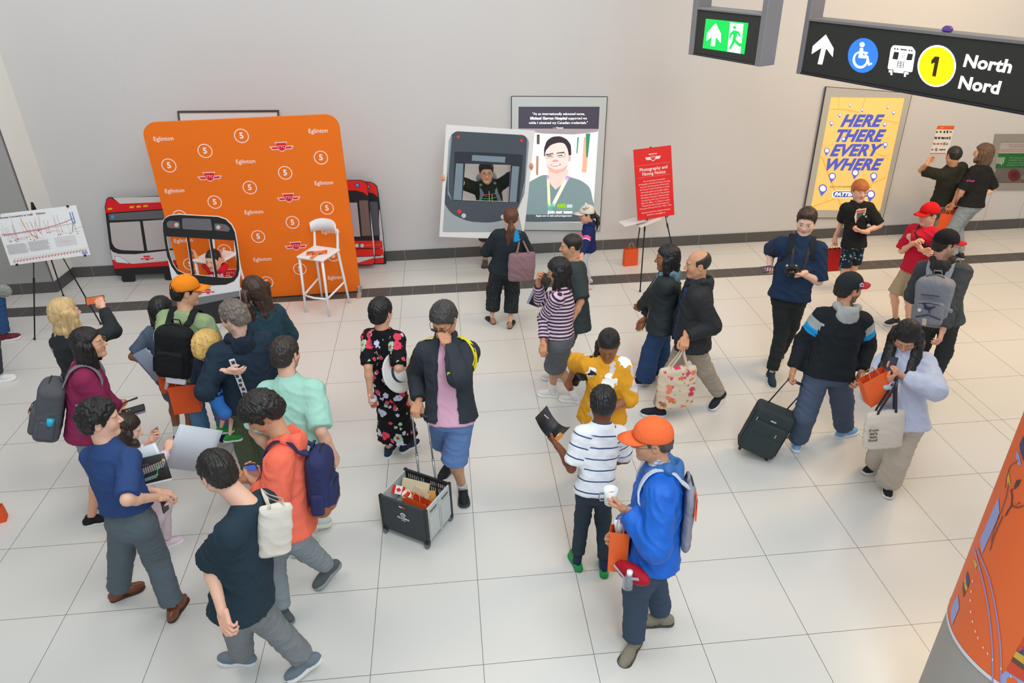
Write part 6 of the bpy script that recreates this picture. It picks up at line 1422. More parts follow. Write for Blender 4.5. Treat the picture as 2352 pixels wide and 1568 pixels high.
def tote(P_, label, k, col, w=.19, h=.30, d=.05, at_=None, fr=None, strap=None, mat=None, length=.26, name='tote_bag', hang='shoulder', extra=None, point=None, taper=1.0):
    """soft bag; its straps meet at `point` (shoulder or hand)"""
    s = 1.; p = np.array(point)+N_*.006; fr = np.eye(3) if fr is None else fr; c = p-N_*(length+h/2) if at_ is None else np.array(at_)
    if at_ is not None: c = clear(clear(c, P_.topS, d+.008), P_.botS, d+.008)
    mt = mat or cloth(col, .9, .4, .06, 400, name='canvas'); r = thing(name, label, 'bag', c-N_*h/2); G = Sdf()
    G.loft(c, fr, [-h/2, -h*.44, 0, h*.42, h/2], np.array([w*.90, w*.97, w, w*.96*taper, w*.90*taper]), np.array([d*.7, d, d*1.05, d*.7, d*.35]), p=2.8, k=.02); V, Q, T = G.mesh(.0085, 1, disp=folds(.006, 13, 4)); obj('bag_body', V, Q, mt, r, True, None, {'lc': (V-c)@fr.T})
    st = strap or mt
    for sg in (-1, 1):
        m = MB(); a = c+fr[2]*h*.48+fr[1]*sg*d*.4; pts = [a-fr[0]*w*.45-fr[2]*.02, a-fr[0]*w*.42+fr[2]*.02, p*.6+(a-fr[0]*w*.3)*.4+fr[1]*sg*.01, p+fr[1]*sg*.012+N_*.006, p*.6+(a+fr[0]*w*.3)*.4+fr[1]*sg*.01, a+fr[0]*w*.42+fr[2]*.02, a+fr[0]*w*.45-fr[2]*.02]
        m.ribbon(pts, [fr[1]*sg]*7, .019, .0025); m.build('strap', st, r)
    if extra: extra(r, c, fr)
    return r
# ================================================================ the crowd
SOLEW = 'e6e6e4'; BLK = cloth('1b1c1f', .85, .4)
def K(c, **k):
    v = [int(c[i:i+2], 16) for i in (0, 2, 4)]
    if max(v) < 60: c = ''.join('%02x' % min(255, int(x*1.18+3)) for x in v)      # dark cloth is never quite black
    return cloth(c, **k)
BR_SKIN = 'tan'
# 1 navy polo man, lower left
P = person('man in navy polo and grey trousers with brown belt, back turned, lower left', (232, 962), 1.71, 22, look=72, nod=6, skin='fair', hair='curly', hcol='120e0d', ho=dict(hth=-.004, side=-.015),
    feet=dict(L=(272, 1352), R=(398, 1392)), footyaw=dict(L=62, R=8), knees=dict(L=(278, 1262), R=(358, 1278)), pel=(300, 1190), toe=dict(R=6), build=1.04,
    top=dict(mat=K('30497c'), ease=.016, hem=.085, sleeve=.92, sw=1.05, collar='polo', fold=.006), bot=dict(mat=K('5f6a72', weave=1200), ease=.022, waist=.115, leg=(1.05, 1.1, 1.25)),
    arms=dict(R=dict(w=(356, 1142, .60), e=(290, 1142), curl=.55, n=(-.3, 0, -1)), L=dict(loc=(-.02, .26, .05), e=(158, 1136), curl=.5, n=(.3, 0, -1))),
    shoes=('dress', flat('7a452a', .35, name='brown_leather'), '3a2318'))
belt = P.bot
m = MB(); s = P.s; rg = []
for i in range(28):
    a = 2*math.pi*i/28; dr = P.TF[0]*math.cos(a)+P.TF[1]*math.sin(a); rg.append(P.botS.push(P.PC+P.up*.090*s, dr, .4, .006))
for i in range(28):
    j = (i+1) % 28; b0 = len(m.V)
    m.add([rg[i]-P.up*.018, rg[j]-P.up*.018, rg[j]+P.up*.018, rg[i]+P.up*.018], [[0, 1, 2, 3]], world=True)
m.build('belt', flat('5a2118', .4, name='belt_leather'), P.root)
NAVY_ = P
# 2 black tee man, bottom
P = person('man in black t-shirt and grey jeans striding left with a white tote', (497, 1082), 1.80, -72, hf=.14, look=-52, nod=10, skin='fair', hair='short', hcol='1a1614', ho=dict(side=-.005, nape=-.055, hth=-.001), 
    feet=dict(L=(700, 1512), R=(556, 1500)), footyaw=dict(L=-108, R=-82), toe=dict(L=22), knees=dict(L=(632, 1445), R=(545, 1448)), pel=(558, 1350), build=1.0, anklez=dict(L=.14),
    top=dict(mat=K('273844'), ease=.020, hem=-.12, sleeve=.95, sw=1.25, collar='crew', fold=.008, belly=.02), bot=dict(mat=K('7f8386', var=.2, weave=160), ease=.016, leg=(1.1, 1.1, 1.2), fold=.010),
    arms=dict(L=dict(w=(508, 1396, .49), e=(512, 1300), curl=.55), R=dict(loc=(.17, .06, -.08), curl=.5)), shoes=('sneaker', '74808c', SOLEW, '3a3f44'))
TEE_ = P
sp_ = P.topS.push(P.sh['R']-P.SF[0]*.03, P.up, .2, .005); cT = at_y(632, 1215, sp_[1]-.02)
tote(P, 'white canvas tote hanging behind the shoulder of the man in black t-shirt', 'R', 'dcd4c8', w=.092, h=.33, d=.05, at_=cT, fr=frame((.85, .35, -.18)), point=sp_, mat=cloth('dcd4c8', .9, .4))
# 3 coral hoodie
P = person('young man in coral hoodie with curly black hair, looking at his phone', (602, 950), 1.77, -88, hf=.07, look=-112, nod=34, skin='tan', hair='curly', hcol='15110f', ho=dict(hth=.006), fo=dict(eyes=0),
    feet=dict(L=(752, 1300), R=(648, 1405)), footyaw=dict(L=-128, R=-65), toe=dict(L=24), knees=dict(L=(705, 1262), R=(645, 1305)), pel=(670, 1200), anklez=dict(L=.15),
    top=dict(mat=K('f2725a', bumps=.35), ease=.026, hem=-.05, sleeve=1.93, sw=1.2, collar='hood', fold=.008, name='hoodie'), bot=dict(mat=K('8e979e', var=.2), ease=.014, leg=(1.05, 1.05, 1.0), name='joggers', len=1.9, fold=.008),
    arms=dict(L=dict(w=(592, 1110, .66), e=(628, 1180), curl=.6, n=(0, -.4, 1)), R=dict(w=(575, 1100, .67), curl=.6, n=(0, -.4, 1))), shoes=('sneaker', '5a5f60', '8f9496', '222222'), socks=('4c5a68', .16))
backpack(P, 'navy backpack with brown base on the young man in the coral hoodie', '2f345c', w=.145, d=.07, h=.215, z=.29, bottom=flat('9a5a38', .5, name='brown_leather'))
CORAL_ = P; h_ = P.hnd['L']; phone('blue phone in the hands of the young man in the coral hoodie', h_['palm']+V3(-.02, .02, .02), frame((1, .2, 0), (0, -.5, .8)), screen='3a6ad0')
m = MB(); A = P.topS.push(P.NB-P.up*.1-P.SF[0]*-.10, P.up, .3, .004); pts = []
for t_ in np.linspace(-35, 150, 16):
    a = math.radians(t_); o_ = P.NB-P.up*(.14+.10*abs(t_-40)/60)*P.s+P.SF[0]*(.06-.16*(t_+35)/185)*P.s; pts.append((P.topS.push(o_, -P.TF[1]*math.cos(a)+P.up*math.sin(a)*.9+P.TF[1]*0, .4, .004), -P.TF[1]*math.cos(a)+P.up*math.sin(a)))
r = thing('crossbody_bag', 'small black crossbody bag on the front of the coral hoodie', 'bag', pts[-1][0]); m.ribbon([p[0] for p in pts], [p[1] for p in pts], .026, .004); m.build('strap', BLK, r)
G = Sdf(); G.box(P.topS.push(P.PC+P.up*.22-P.SF[0]*.05, P.TF[1], .4, .03), V3(.085, .03, .055), .02, P.SF); V, Q, T = G.mesh(.008, 1); obj('bag_body', V, Q, BLK, r, True)
# 4 mint polo
P = person('man in mint green polo seen from behind, arm hanging at his side', (657, 812), 1.76, 12, look=22, nod=8, skin='fair', hair='short', hcol='2b2320', ho=dict(nape=-.06),
    feet=dict(L=(690, 1248), R=(722, 1188)), footyaw=dict(L=50, R=50), toe=dict(L=10, R=25), anklez=dict(R=.16), build=1.18, pel=(690, 1040), fo=dict(beard=.5),
    top=dict(mat=K('a3d3c3'), ease=.020, hem=-.10, sleeve=.95, sw=1.2, collar='polo', fold=.008), bot=dict(kind='shorts', mat=K('6b5646'), len=.9, ease=.02),
    arms=dict(R=dict(w=(765, 1040, .50), e=(738, 985), curl=.35), L=dict(curl=.3)), shoes=('sneaker', 'c9ccc4', 'd8dcc8'), socks=('e8e8e6', .12))
# 5 green tee, orange cap
P = person('man in green t-shirt and orange cap with a black backpack, back turned', (428, 668), 1.72, 8, look=62, nod=12, skin='light', hair='short', hcol='16110f', build=1.05,
    feet=dict(L=(470, 1010), R=(522, 996)), footyaw=dict(L=5, R=62), pel=(428, 850),
    top=dict(mat=K('93a87e'), ease=.02, hem=-.06, sleeve=.95, sw=1.25, collar='crew'), bot=dict(mat=K('5d83a8', var=.2, weave=160), ease=.016, leg=(1.05, 1.1, 1.15), name='jeans', fold=.010),
    arms=dict(L=dict(w=(398, 846, .50), e=(376, 778), curl=.8), R=dict(w=(520, 840, .5))), shoes=('sneaker', '1f3350', SOLEW), cap=(K('f08a1e', bumps=.15), K('f08a1e', bumps=.15)))
GREEN_ = P
backpack(P, 'black backpack worn by the man in the orange cap', '1d1e21', w=.15, d=.085, h=.24, z=.26)
h_ = P.hnd['L']; paper_bag('orange paper bag held by the man in the orange cap', h_['grip'], .22, .10, .27, 'ee5a20', frame((1, .12, 0)), hdrop=.06)
c_, f_, s_ = P.bag; q = lambda a, b, e: c_+(a*f_[0]+b*f_[1]+e*f_[2])*s_; r = thing('white_pouch', 'shiny white pouch poking out under the black backpack', 'pouch', q(.03, -.02, -.30)); G = Sdf(); G.box(q(.03, -.05, -.245), V3(.085, .02, .035), .015, f_); V, Q, T = G.mesh(.007, 1); obj('pouch', V, Q, flat('f4f0f6', .3), r, True)
# 6 black haired girl beside him
P = person('girl with long straight black hair in blue dress, left of the orange cap', (372, 712), 1.50, 6, look=12, nod=12, skin='brown', hair='long', hcol='0e0d0f', ho=dict(len=.40, hw=.060, front=(.5, .0)), fem=1,
    feet=dict(L=(408, 1000), R=(434, 1006)), footyaw=dict(L=10, R=40), top=dict(mat=K('56657a', var=.2), ease=.014, hem=-.04, sleeve=.85, sw=1.2, collar='crew'), bot=dict(kind='skirt', mat=K('5a6474'), len=.85, ease=.015),
    arms=dict(L=dict(w=(352, 832, .52), curl=.7), R=dict(w=(398, 850, .52))), shoes=('sneaker', '1c1d20', SOLEW), socks=('f0f0f0', .13))
h_ = P.hnd['L']; hR = P.hnd['R']; sheet('folder', 'grey-blue folder held by the girl with long black hair', at_y(346, 838, h_['grip'][1]-.03), frame((.85, -.3, .5), (-.45, .1, 1)), .20, .30, flat('97a2b8', .5), cat='folder')
g = at_z(357, 850, .60); paper_bag('orange paper bag below the grey-blue folder, held by the girl with long black hair', h_['grip'], .15, .09, .20, 'ee5a20', frame((.9, .5, .0), (.25, 0, 1)), hdrop=.08)
sheet('white_paper', 'crumpled white paper beside the black-haired girl’s orange bag', at_y(387, 880, hR['grip'][1]-.02), frame((1, 0, -.2), (0, .2, 1)), .16, .11, flat('e6e4ec', .7), cat='paper', curl=.06)
# 7 grey haired father with toddler
P = person('grey-haired man with glasses in navy hooded jacket and olive trousers, carrying a toddler', (537, 728), 1.76, -30, look=-68, nod=14, skin='pale', hair='wavy', hcol='6b6259', ho=dict(side=-.01, nape=-.06, hth=-.006), fo=dict(beard=.35, browc='6b6259'), glasses='2a2624', build=1.16,
    feet=dict(L=(575, 1075), R=(612, 1065)), pel=(575, 905), top=dict(mat=K('263545'), ease=.026, hem=-.08, sleeve=1.95, sw=1.1, collar='hood', hoodmat=K('1b2430'), name='jacket', fold=.008), bot=dict(mat=K('5a6650'), ease=.018, leg=(1.1, 1.1, 1.2), fold=.01),
    arms=dict(L=dict(loc=(-.26, .14, .10), e=(470, 900), curl=.6, n=(0, 0, 1)), R=dict(loc=(.15, .25, .15))), shoes=('sneaker', '32383c', SOLEW))
DAD_ = P; DXY = P.PC
# toddler on his arm
TP = clear(over(546, 862, DXY[:2]), DAD_.topS, .035)
def toddler():
    H = 1.0; zc = at_z(478, 795, 1.30)  # head level
    hc = over(478, 795, DXY[:2]-dirv(-30)[:2]*-.02+np.array([-.30, -.05])); z_root = hc[2]-.88*H
    return person('toddler with tousled blond hair in navy top and blue leggings, carried on an arm', (478, 795), H, 22, look=28, nod=10, skin='pale', hair='toddler', hcol='d2aa62', ho=dict(hth=.012, nape=-.11, side=-.06), child=2, hscale=.92, root_z=float(z_root),
        feet=dict(L=(508, 982), R=(528, 1000)), anklez=dict(L=.16, R=.13), footyaw=dict(L=65, R=60), toe=dict(L=12, R=14), knees=dict(L=(512, 938), R=(535, 935)), pel=(488, 890), sw=.17,
        top=dict(mat=K('1f2b3c'), ease=.018, hem=-.08, sleeve=1.9, sw=1.25, collar='crew', fold=.006), bot=dict(mat=zbands('3f7fd0', [(.262, .40, 'd6283c')]), ease=.012, len=1.22, name='leggings', leg=(1.2, 1.2, 1.2)),
        arms=dict(R=dict(p=TP+V3(-.075, .0, .045), e=(497, 866), curl=.3, y=(1, .15, 0), vis=0), L=dict(loc=(-.12, .2, .2), curl=.5)), shoes=('sneaker', '2f8f3e', 'e4e8ea', 'd8e23a'))
TOD_ = toddler()
f_ = frame((.9, .2, .1), (.06, 0, 1)); c_ = TP
r = thing('paper_tube', 'long black and white printed strip held upright by the toddler', 'paper', c_-V3(0, 0, .19)); m = MB(c_, f_); m.box((0, 0, -.02), (.022, .008, .17), bev=.003); m.build('roll', flat('dcd6dc', .5), r)
m = MB(c_, f_)
for i in range(8): m.box((-.004+.008*(i % 2), -.0085, -.17+i*.042), (.012, .0006, .014))
m.build('printed_block', flat('3c3a46', .5), r)
# 8 woman, very long brown hair
P = person('woman with very long wavy brown hair in dark teal jacket, facing the backdrop', (583, 668), 1.68, -35, look=-48, nod=8, skin='light', hair='long', hcol='3a241b', ho=dict(len=.52, hw=.125, wave=.07, front=(.0, .5), backoff=.06), fem=1, glasses='8a6a50', build=1.12,
    top=dict(mat=K('27414e'), ease=.024, hem=-.10, sleeve=1.95, sw=1.2, collar='high', name='jacket'), bot=dict(mat=K('2a3038'), ease=.016), shoes=('sneaker', '2c3034', SOLEW), arms=dict(R=dict(loc=(.10, .26, .16), e=(640, 765), curl=.6), L=dict(loc=(-.10, .25, .12))))
# 9 blonde with phone
P = person('woman with long blonde hair in black cardigan, photographing with her phone', (150, 718), 1.64, 38, look=42, nod=6, skin='fair', hair='long', hcol='c9aa78', ho=dict(len=.34, hw=.085, wave=.04, front=(.6, .6)), fem=1, build=1.1,
    top=dict(mat=K('24272a', var=.25), ease=.018, hem=-.12, sleeve=1.92, collar='crew', name='cardigan'), bot=dict(mat=K('39404a'), ease=.014), arms=dict(R=dict(w=(236, 706, .88), e=(262, 760), curl=.5, to=(222, 682, .06), n=(-.8, .5, 0)), L=dict(w=(118, 805, .5), curl=.6)), shoes=('sneaker', '33363a', SOLEW))
h_ = P.hnd['R']; phone('phone showing the backdrop, held up by the blonde woman', h_['grip']+V3(-.045, .01, .01), frame((0.2, -.1, 1), (-.9, -.6, .1)), w=.075, h=.15, screen='c96a3c')
h_ = P.hnd['L']; sheet('paper_flag', 'small grey-blue paper held low by the blonde woman', h_['grip']+V3(-.02, 0, -.05), frame((1, 0, .2), (.3, 0, 1)), .07, .12, flat('97a2b8', .6), cat='paper')
# 10 maroon
P = person('woman in maroon top with glasses and dark curly hair, grey backpack on her back', (205, 788), 1.63, 72, look=80, nod=-2, skin='light', hair='long', hcol='171012', ho=dict(len=.20, hw=.085, wave=.07, front=(.55, .55), fy=.0), fem=1, glasses='9a7a52', build=1.15,
    top=dict(mat=K('8a2a52', bumps=.35), ease=.020, hem=-.10, sleeve=1.85, sw=1.15, collar='high'), bot=dict(kind='shorts', mat=K('8f9aa2'), len=.95, ease=.016), feet=dict(L=(240, 1150), R=(210, 1186)), footyaw=dict(L=80, R=75),
    arms=dict(R=dict(w=(270, 925, .58), e=(215, 905), curl=.6, n=(0, 0, -1)), L=dict(w=(275, 940, .56), curl=.7, n=(-.3, 0, 1))), shoes=('sneaker', '1c1f22', SOLEW))
def bpx(r, q, fr, s, d, h, w):
    m = MB(); m.ribbon([q(-.03, -d*1.5, -.04), q(.03, -d*1.52, -.045)], [-fr[1]]*2, .035, .004); m.build('brand_patch', flat('b8623a', .6), r)
    m = MB(); m.tube([q(w+.012, .02, -.08), q(w+.012, .02, -.02)], .026, 10, world=True); m.build('bottle_top', flat('2fb4d8', .3), r, True)
backpack(P, 'large grey backpack worn by the woman in maroon', '56585e', w=.165, d=.10, h=.26, z=.16, sag=-.12, extra=bpx, off=.01, strap='8b8790')
h_ = P.hnd['L']; r = thing('phone_box', 'black phone and boxed handset held by the woman in maroon', 'box', h_['palm'])
for k, (cc, dz) in enumerate((('26262b', 0), ('8a8698', -.022))): m = MB(h_['palm']+V3(.07, -.01, .015+dz), frame((1, .35, .08), (-.1, -.2, 1))); m.box((0, 0, 0), (.085, .035, .009), bev=.003); m.build('box' if k else 'case', flat(cc, .3), r)
h_ = P.hnd['R']; r = thing('pen', 'dark stylus held by the woman in maroon', 'pen', h_['grip']); m = MB(); m.tube([h_['grip'], h_['grip']+V3(.12, .02, .03)], [.006, .009], 8, world=True); m.build('barrel', flat('3a3c46', .3), r)
# 11 small girl
P = person('small girl with brown bob and pale pink jacket behind the man in navy polo', (292, 985), 1.24, 62, look=75, nod=22, skin='pale', hair='long', hcol='2b1b16', ho=dict(len=.16, hw=.07, front=(.4, .4)), child=1,
    feet=dict(R=(345, 1262), L=(380, 1242)), footyaw=dict(L=60, R=60), top=dict(mat=K('e6d4dc'), ease=.018, hem=-.08, sleeve=1.9, collar='high', name='jacket'), bot=dict(mat=K('d8c4cc'), ease=.012),
    arms=dict(L=dict(w=(345, 1012, .72), curl=.5, to=(362, 998, .05), n=(.4, 0, .6)), R=dict(w=(383, 1035, .64), curl=.75, n=(0, 0, -1), to=(392, 1010, .04))), shoes=('sneaker', 'e9d4dc', 'f4f0f2'))
h_ = P.hnd['R']; sheet('paper_sheet', 'large blank white poster sheet held by the small girl', h_['grip']+V3(.14, .02, -.09), frame((.72, .30, -.45), (.5, .2, 1)), .33, .40, flat('d9dee8', .5), cat='poster')
h_ = P.hnd['L']; sheet('ticket', 'small card held up in the small girl’s other hand', h_['grip']+V3(.02, 0, .03), frame((.5, .8, 0)), .03, .07, flat('8a6a5a', .5), cat='card')
def mapart(B, r, w, h):
    random.seed(3)
    for i in range(15): x = -w*.42+i*w*.055; B.art('map_line', [[(x, -.01+x*.15), (x+.004, -.01+x*.15), (x+.03, .035+x*.15), (x+.027, .036+x*.15)]], flat('e8e8e8', .5), r, .0012, .0004)
    B.art('map_line', [[(-w*.45, -.02), (w*.4, .045), (w*.4, .049), (-w*.45, -.015)]], flat('e0803a', .5), r, .0014, .0004)
    for i in range(10): x = -w*.38+i*w*.05; B.art('map_line', [[(x, -.06+x*.12), (x+.003, -.06+x*.12), (x+.028, -.035+x*.12), (x+.025, -.034+x*.12)]], flat('d8e8d8', .5), r, .0012, .0004)
    B.art('map_line', [[(w*.1, -.05), (w*.28, .03), (w*.29, .028), (w*.12, -.055)]], flat('3fae60', .5), r, .0014, .0004); B.art('map_dot', [circ(w*.43, .05, .008)], flat('e8c46a', .5), r, .0016, .0004)
    for i in range(8): B.art('map_line', [[(-w*.44+i*.014, .035), (-w*.44+i*.014+.006, .035), (-w*.44+i*.014+.006, .05), (-w*.44+i*.014, .05)]], flat('a04a90', .5), r, .0012, .0004)
    B.art('footer', [rrect(-w*.5, -h*.5, w*.5, -h*.44, 0)], flat('dfe0e6', .5), r, .0012, .0004)
NH = NAVY_.hnd['R']; c_ = on_plane(345, 1080, NH['w']+V3(.0, .12, 0), V3(0, 1, 0)); sheet('map_poster', 'black printed line map held beside the man in navy polo', c_, frame((1, .05, .16), (-.16, .35, 1)), .235, .185, flat('26282b', .5), art=mapart)
sheet('map_poster', 'white sheet with coloured edge dots behind the black line map', c_+V3(-.03, .05, .07), frame((1, .05, .3), (-.3, .35, 1)), .20, .14, flat('dfe4ec', .5))
sheet('phone_card', 'small dark and pink phone in the right hand of the man in navy polo', NH['grip']+V3(.0, 0, -.04), frame((.4, .9, 0), (.1, 0, 1)), .05, .11, flat('3b2f3c', .3), cat='phone', th=.008)
# 12 floral dress woman
FD = floral('18171b', ['e6566f', 'ccd2ea', 'e2435c', 'b4cfb6', 'd9dcf2'], 9.5, .41, .72, .22, small=1.8)
P = person('woman with short black hair in long black floral dress, holding a white hat', (876, 716), 1.57, 18, look=28, nod=4, skin='light', hair='short', hcol='0f0e10', ho=dict(hth=.006, nape=-.075, side=-.035), fem=1, 
    feet=dict(L=(893, 1028), R=(932, 1018)), footyaw=dict(L=20, R=50), top=dict(mat=FD, ease=.014, hem=.02, sleeve=.95, sw=1.25, collar='crew', nr=.07, name='dress_bodice'), bot=dict(kind='skirt', mat=FD, len=1.72, flare=1.5, ease=.012, fold=.016, ff=14, name='dress_skirt'),
    arms=dict(R=dict(w=(948, 848, .60), e=(915, 838), curl=.35), L=dict(w=(850, 900, .52), e=(848, 830), curl=.7)), shoes=('sneaker', '24324a', 'eef0f2'))
c_ = P.wri['R']*.55+P.elb['R']*.45-N_*.05; c_ = over(905, 852, c_)*.6+c_*.4; f_ = frame((.55, .80, .1), (.72, -.50, .42))
r = thing('sun_hat', 'white wide-brimmed hat with dark band under the arm of the woman in floral dress', 'hat', c_-V3(0, 0, .16)); f_ = np.array([f_[0], f_[1], f_[2]])
m = MB(c_, f_); m.lathe([(.001, .10), (.05, .105), (.078, .085), (.088, .0), (.10, -.002), (.150, -.016), (.178, -.006), (.178, -.010), (.148, -.021), (.088, -.008), (.001, -.008)], n=40); m.build('crown_and_brim', flat('e4e0dc', .7, name='felt'), r, True)
m = MB(c_, f_); m.lathe([(.0885, .0), (.0895, .002), (.0872, .03), (.086, .03)], n=40); m.build('hat_band', flat('2a2b3a', .6), r, True)
h_ = P.hnd['L']; r = thing('cup', 'pale blue paper cup with orange sleeve held by the woman in floral dress', 'cup', h_['grip']-V3(0, 0, .06)); m = MB(h_['grip']-V3(0, 0, .05)); m.lathe([(.026, 0), (.034, .10), (.032, .10), (.024, .004)], n=20, m=0); m.build('cup', flat('c9cde0', .5), r, True); m = MB(h_['grip']-V3(0, 0, .05)); m.lathe([(.0285, .015), (.0325, .065), (.0325, .066), (.0282, .014)], n=20); m.build('sleeve', flat('e8622c', .5), r, True)
# 13 yellow stripe jacket man with trolley
def shband(lc, t): # three yellow stripes along the upper sleeve, blue-grey side panels
    x, y, z = lc.T; sl = z > .9; a = np.arctan2(y, x); out = np.zeros(len(lc), int); return out
P = person('man in black jacket with yellow shoulder stripes and pink shirt, adjusting his glasses', (1019, 733), 1.80, 196, look=208, nod=30, skin='tan', hair='short', hcol='3b3a3a', ho=dict(hth=.006, side=-.02), glasses=('3a2a22', .0024, '6a5a50'), fo=dict(eyes=.6),
    feet=dict(R=(1030, 1062), L=(1063, 1118)), footyaw=dict(R=215, L=180), toe=dict(R=14), knees=dict(R=(1018, 1010), L=(1052, 1040)), pel=(1035, 946), build=1.0,
    top=[dict(mat=stripes('e7b9d0', 'd79ab8', .012, .3, axis=0), ease=.012, hem=-.08, sleeve=1.5, collar='polo', fold=.004, name='shirt'), dict(mat=K('2a2e35'), ease=.030, hem=-.05, sleeve=1.95, sw=1.2, collar='high', gap=(.085, .045), gapx=-.015, name='jacket', fold=.008, vopen=0)],
    bot=dict(kind='shorts', mat=K('6484b8'), len=.98, ease=.022, leg=(1.1, 1.15, 1)), arms=dict(R=dict(w=(962, 920, .53), e=(960, 850), curl=.85, n=(0, 0, -1), to=(955, 940, -.03)), L=dict(w=(1028, 792, .80), e=(1056, 868), curl=.55, to=(1010, 752, .09), n=(.5, -.6, 0))), shoes=('sneaker', '25282c', '34383c', '1a1a1a'), socks=('c9ccd2', .07))
JAK_ = P
def limbline(P_, k, offs, a0, a1, mat, name, width=.012, ang0=0, parent=None, f0=0., f1=1.):
    """stripes laid along the shoulder and upper sleeve"""
    sg = -1 if k == 'L' else 1; S0 = P_.NB-P_.up*.06*P_.s; A, B = P_.sh[k], P_.elb[k]; u = unit(B-A); outw = unit(P_.SF[0]*sg*1.0+P_.up*.15); side = unit(np.cross(u, outw))
    for o_ in offs:
        m = MB(); pts = []; nr = []; oo = unit(outw-(outw@u)*u)
        for t_ in np.linspace(a0, 0, 5): c_ = S0*(1-(1-t_/a0))+A*(1-t_/a0) if a0 else A; dr = P_.up; pts.append(P_.topS.push(c_+side*o_, dr, .3, .007)); nr.append(dr)
        for t_ in np.linspace(0.02, a1, 8): dr = unit(oo*(min(1, t_*2.2))+P_.up*max(0, 1-t_*2.2)); pts.append(P_.topS.push(A+u*t_*np.linalg.norm(B-A)+side*o_*.9, dr, .13, .007)); nr.append(dr)
        pts = np.array(pts)
        for _ in range(2): pts[1:-1] = .25*pts[:-2]+.5*pts[1:-1]+.25*pts[2:]
        m.ribbon(pts+np.array(nr)*.002, nr, width, .0025); m.build(name, mat, parent or P_.tops[-1])
for k in 'LR': limbline(P, k, (-.026, 0, .026), .8, .72, flat('e8dc1e', .6), 'sleeve_stripe', .015)
m = MB(P.tops[-1] and P.topS.push(P.PC+P.up*.40*P.s-P.SF[0]*.12, P.TF[1], .4, .002), P.SF); m.box((0, 0, 0), (.014, .001, .012)); m.build('jacket_logo', flat('b8d832', .5), P.tops[-1])
# folding cart
g0, g1, g2 = at_z(885, 1218), at_z(985, 1256), at_z(1036, 1192); W1 = np.linalg.norm((g1-g0)[:2]); X_ = unit(V3(*(g1-g0)[:2], 0)); Y_ = np.cross(N_, X_); D1 = float((g2-g1)@Y_); fr_ = np.array([X_, Y_, N_]); O = g0.copy(); z0 = .045; hC = .335
r = thing('folding_cart', 'grey folding crate cart on wheels, full of papers and an orange bag', 'cart', O+X_*W1/2+Y_*D1/2); DK = cloth('43484c', .6, .08, .05, 900, name='dark_plastic'); LG = flat('c3c9c6', .5, name='light_plastic'); BP = flat('232528', .5, name='black_plastic')
q = lambda x, y, z: (x, y, z)
def part(name, boxes, mt, bev=.006, n=1):
    m = MB(O, fr_)
    for c_, h_ in boxes: m.box(c_, h_, bev=bev)
    return m.build(name, mt, r)
fp = part('front_panel', [((W1/2, 0, z0+hC/2), (W1/2, .012, hC/2))], DK)
B = Board(O-Y_*.0125, X_); B.art('logo', [circ(W1/2, z0+.215, .024, 24, .020), circ(W1/2, z0+.210, .017, 24, .014)], WHITE, fp, .001, .0006); B.art('logo', [[(W1/2-.017, z0+.200), (W1/2, z0+.216), (W1/2+.017, z0+.200), (W1/2+.010, z0+.198), (W1/2, z0+.207), (W1/2-.010, z0+.198)]], WHITE, fp, .0012, .0006)
B.txt('lettering', 'OLYMPIA', .027, WHITE, fp, at=(W1/2, z0+.178), lift=.001, bold=.03); B.txt('lettering', 'TOOLS', .012, WHITE, fp, at=(W1/2, z0+.157), lift=.001, bold=.02)
B.art('grip_hole', [rrect(W1/2-.035, z0+hC-.055, W1/2+.035, z0+hC-.03, .005)], flat('1a1b1d', .5), fp, .0008, .0006); B.art('grip_tag', [rrect(W1/2-.03, z0+hC-.05, W1/2+.0, z0+hC-.035, .002)], flat('d8d8d8', .5), fp, .0016, .0006); B.art('grip_tag', [rrect(W1/2+.002, z0+hC-.05, W1/2+.03, z0+hC-.035, .002)], flat('d0482c', .5), fp, .0016, .0006)
for xx in (0, W1):
    sp_ = part('side_panel', [((xx, D1*.5, z0+hC*.5), (.008, D1/2, hC/2))], LG)
    sg = 1 if xx else -1; part('panel_rib', [((xx+sg*.012, D1*f, z0+hC*.40), (.004, D1*.19, hC*.30)) for f in (.27, .75)], LG, .003); [part('panel_slot', [((xx+sg*.010, D1*f, z0+hC*.86), (.0025, D1*.13, .014))], flat('6c706e', .5), .001) for f in (.27, .75)]; part('panel_rim', [((xx+sg*.012, D1*f, z0+hC*.86+dz), (.004, D1*.17, .004)) for f in (.27, .75) for dz in (-.022, .022)]+[((xx+sg*.012, D1*.51, z0+hC*.5), (.004, .008, hC*.5))], LG, .002)
part('corner_post', [((0, 0, z0+hC/2), (.014, .016, hC/2+.004))], BP); part('corner_post', [((W1, 0, z0+hC/2), (.014, .016, hC/2+.004))], BP); part('corner_post', [((0, D1, z0+hC/2), (.014, .016, hC/2+.01))], BP); part('corner_post', [((W1, D1, z0+hC/2), (.014, .016, hC/2+.01))], BP)
part('base', [((W1/2, D1/2, z0+.004), (W1/2, D1/2, .008))], BP)
bars = [((W1/2, D1, z0+hC-.012), (W1/2, .010, .016)), ((W1/2, D1, z0+.03), (W1/2, .010, .02)), ((W1/2, D1, z0+hC/2), (.016, .010, hC/2))]
for i in range(22):
    x = .02+i*(W1-.04)/21; bars.append(((x, D1, z0+hC*.55), (.0032, .006, hC*.42)))
for z in (.35, .55, .75): bars.append(((W1/2, D1, z0+hC*z), (W1/2, .005, .004)))
part('rear_grille', bars, BP, .001)
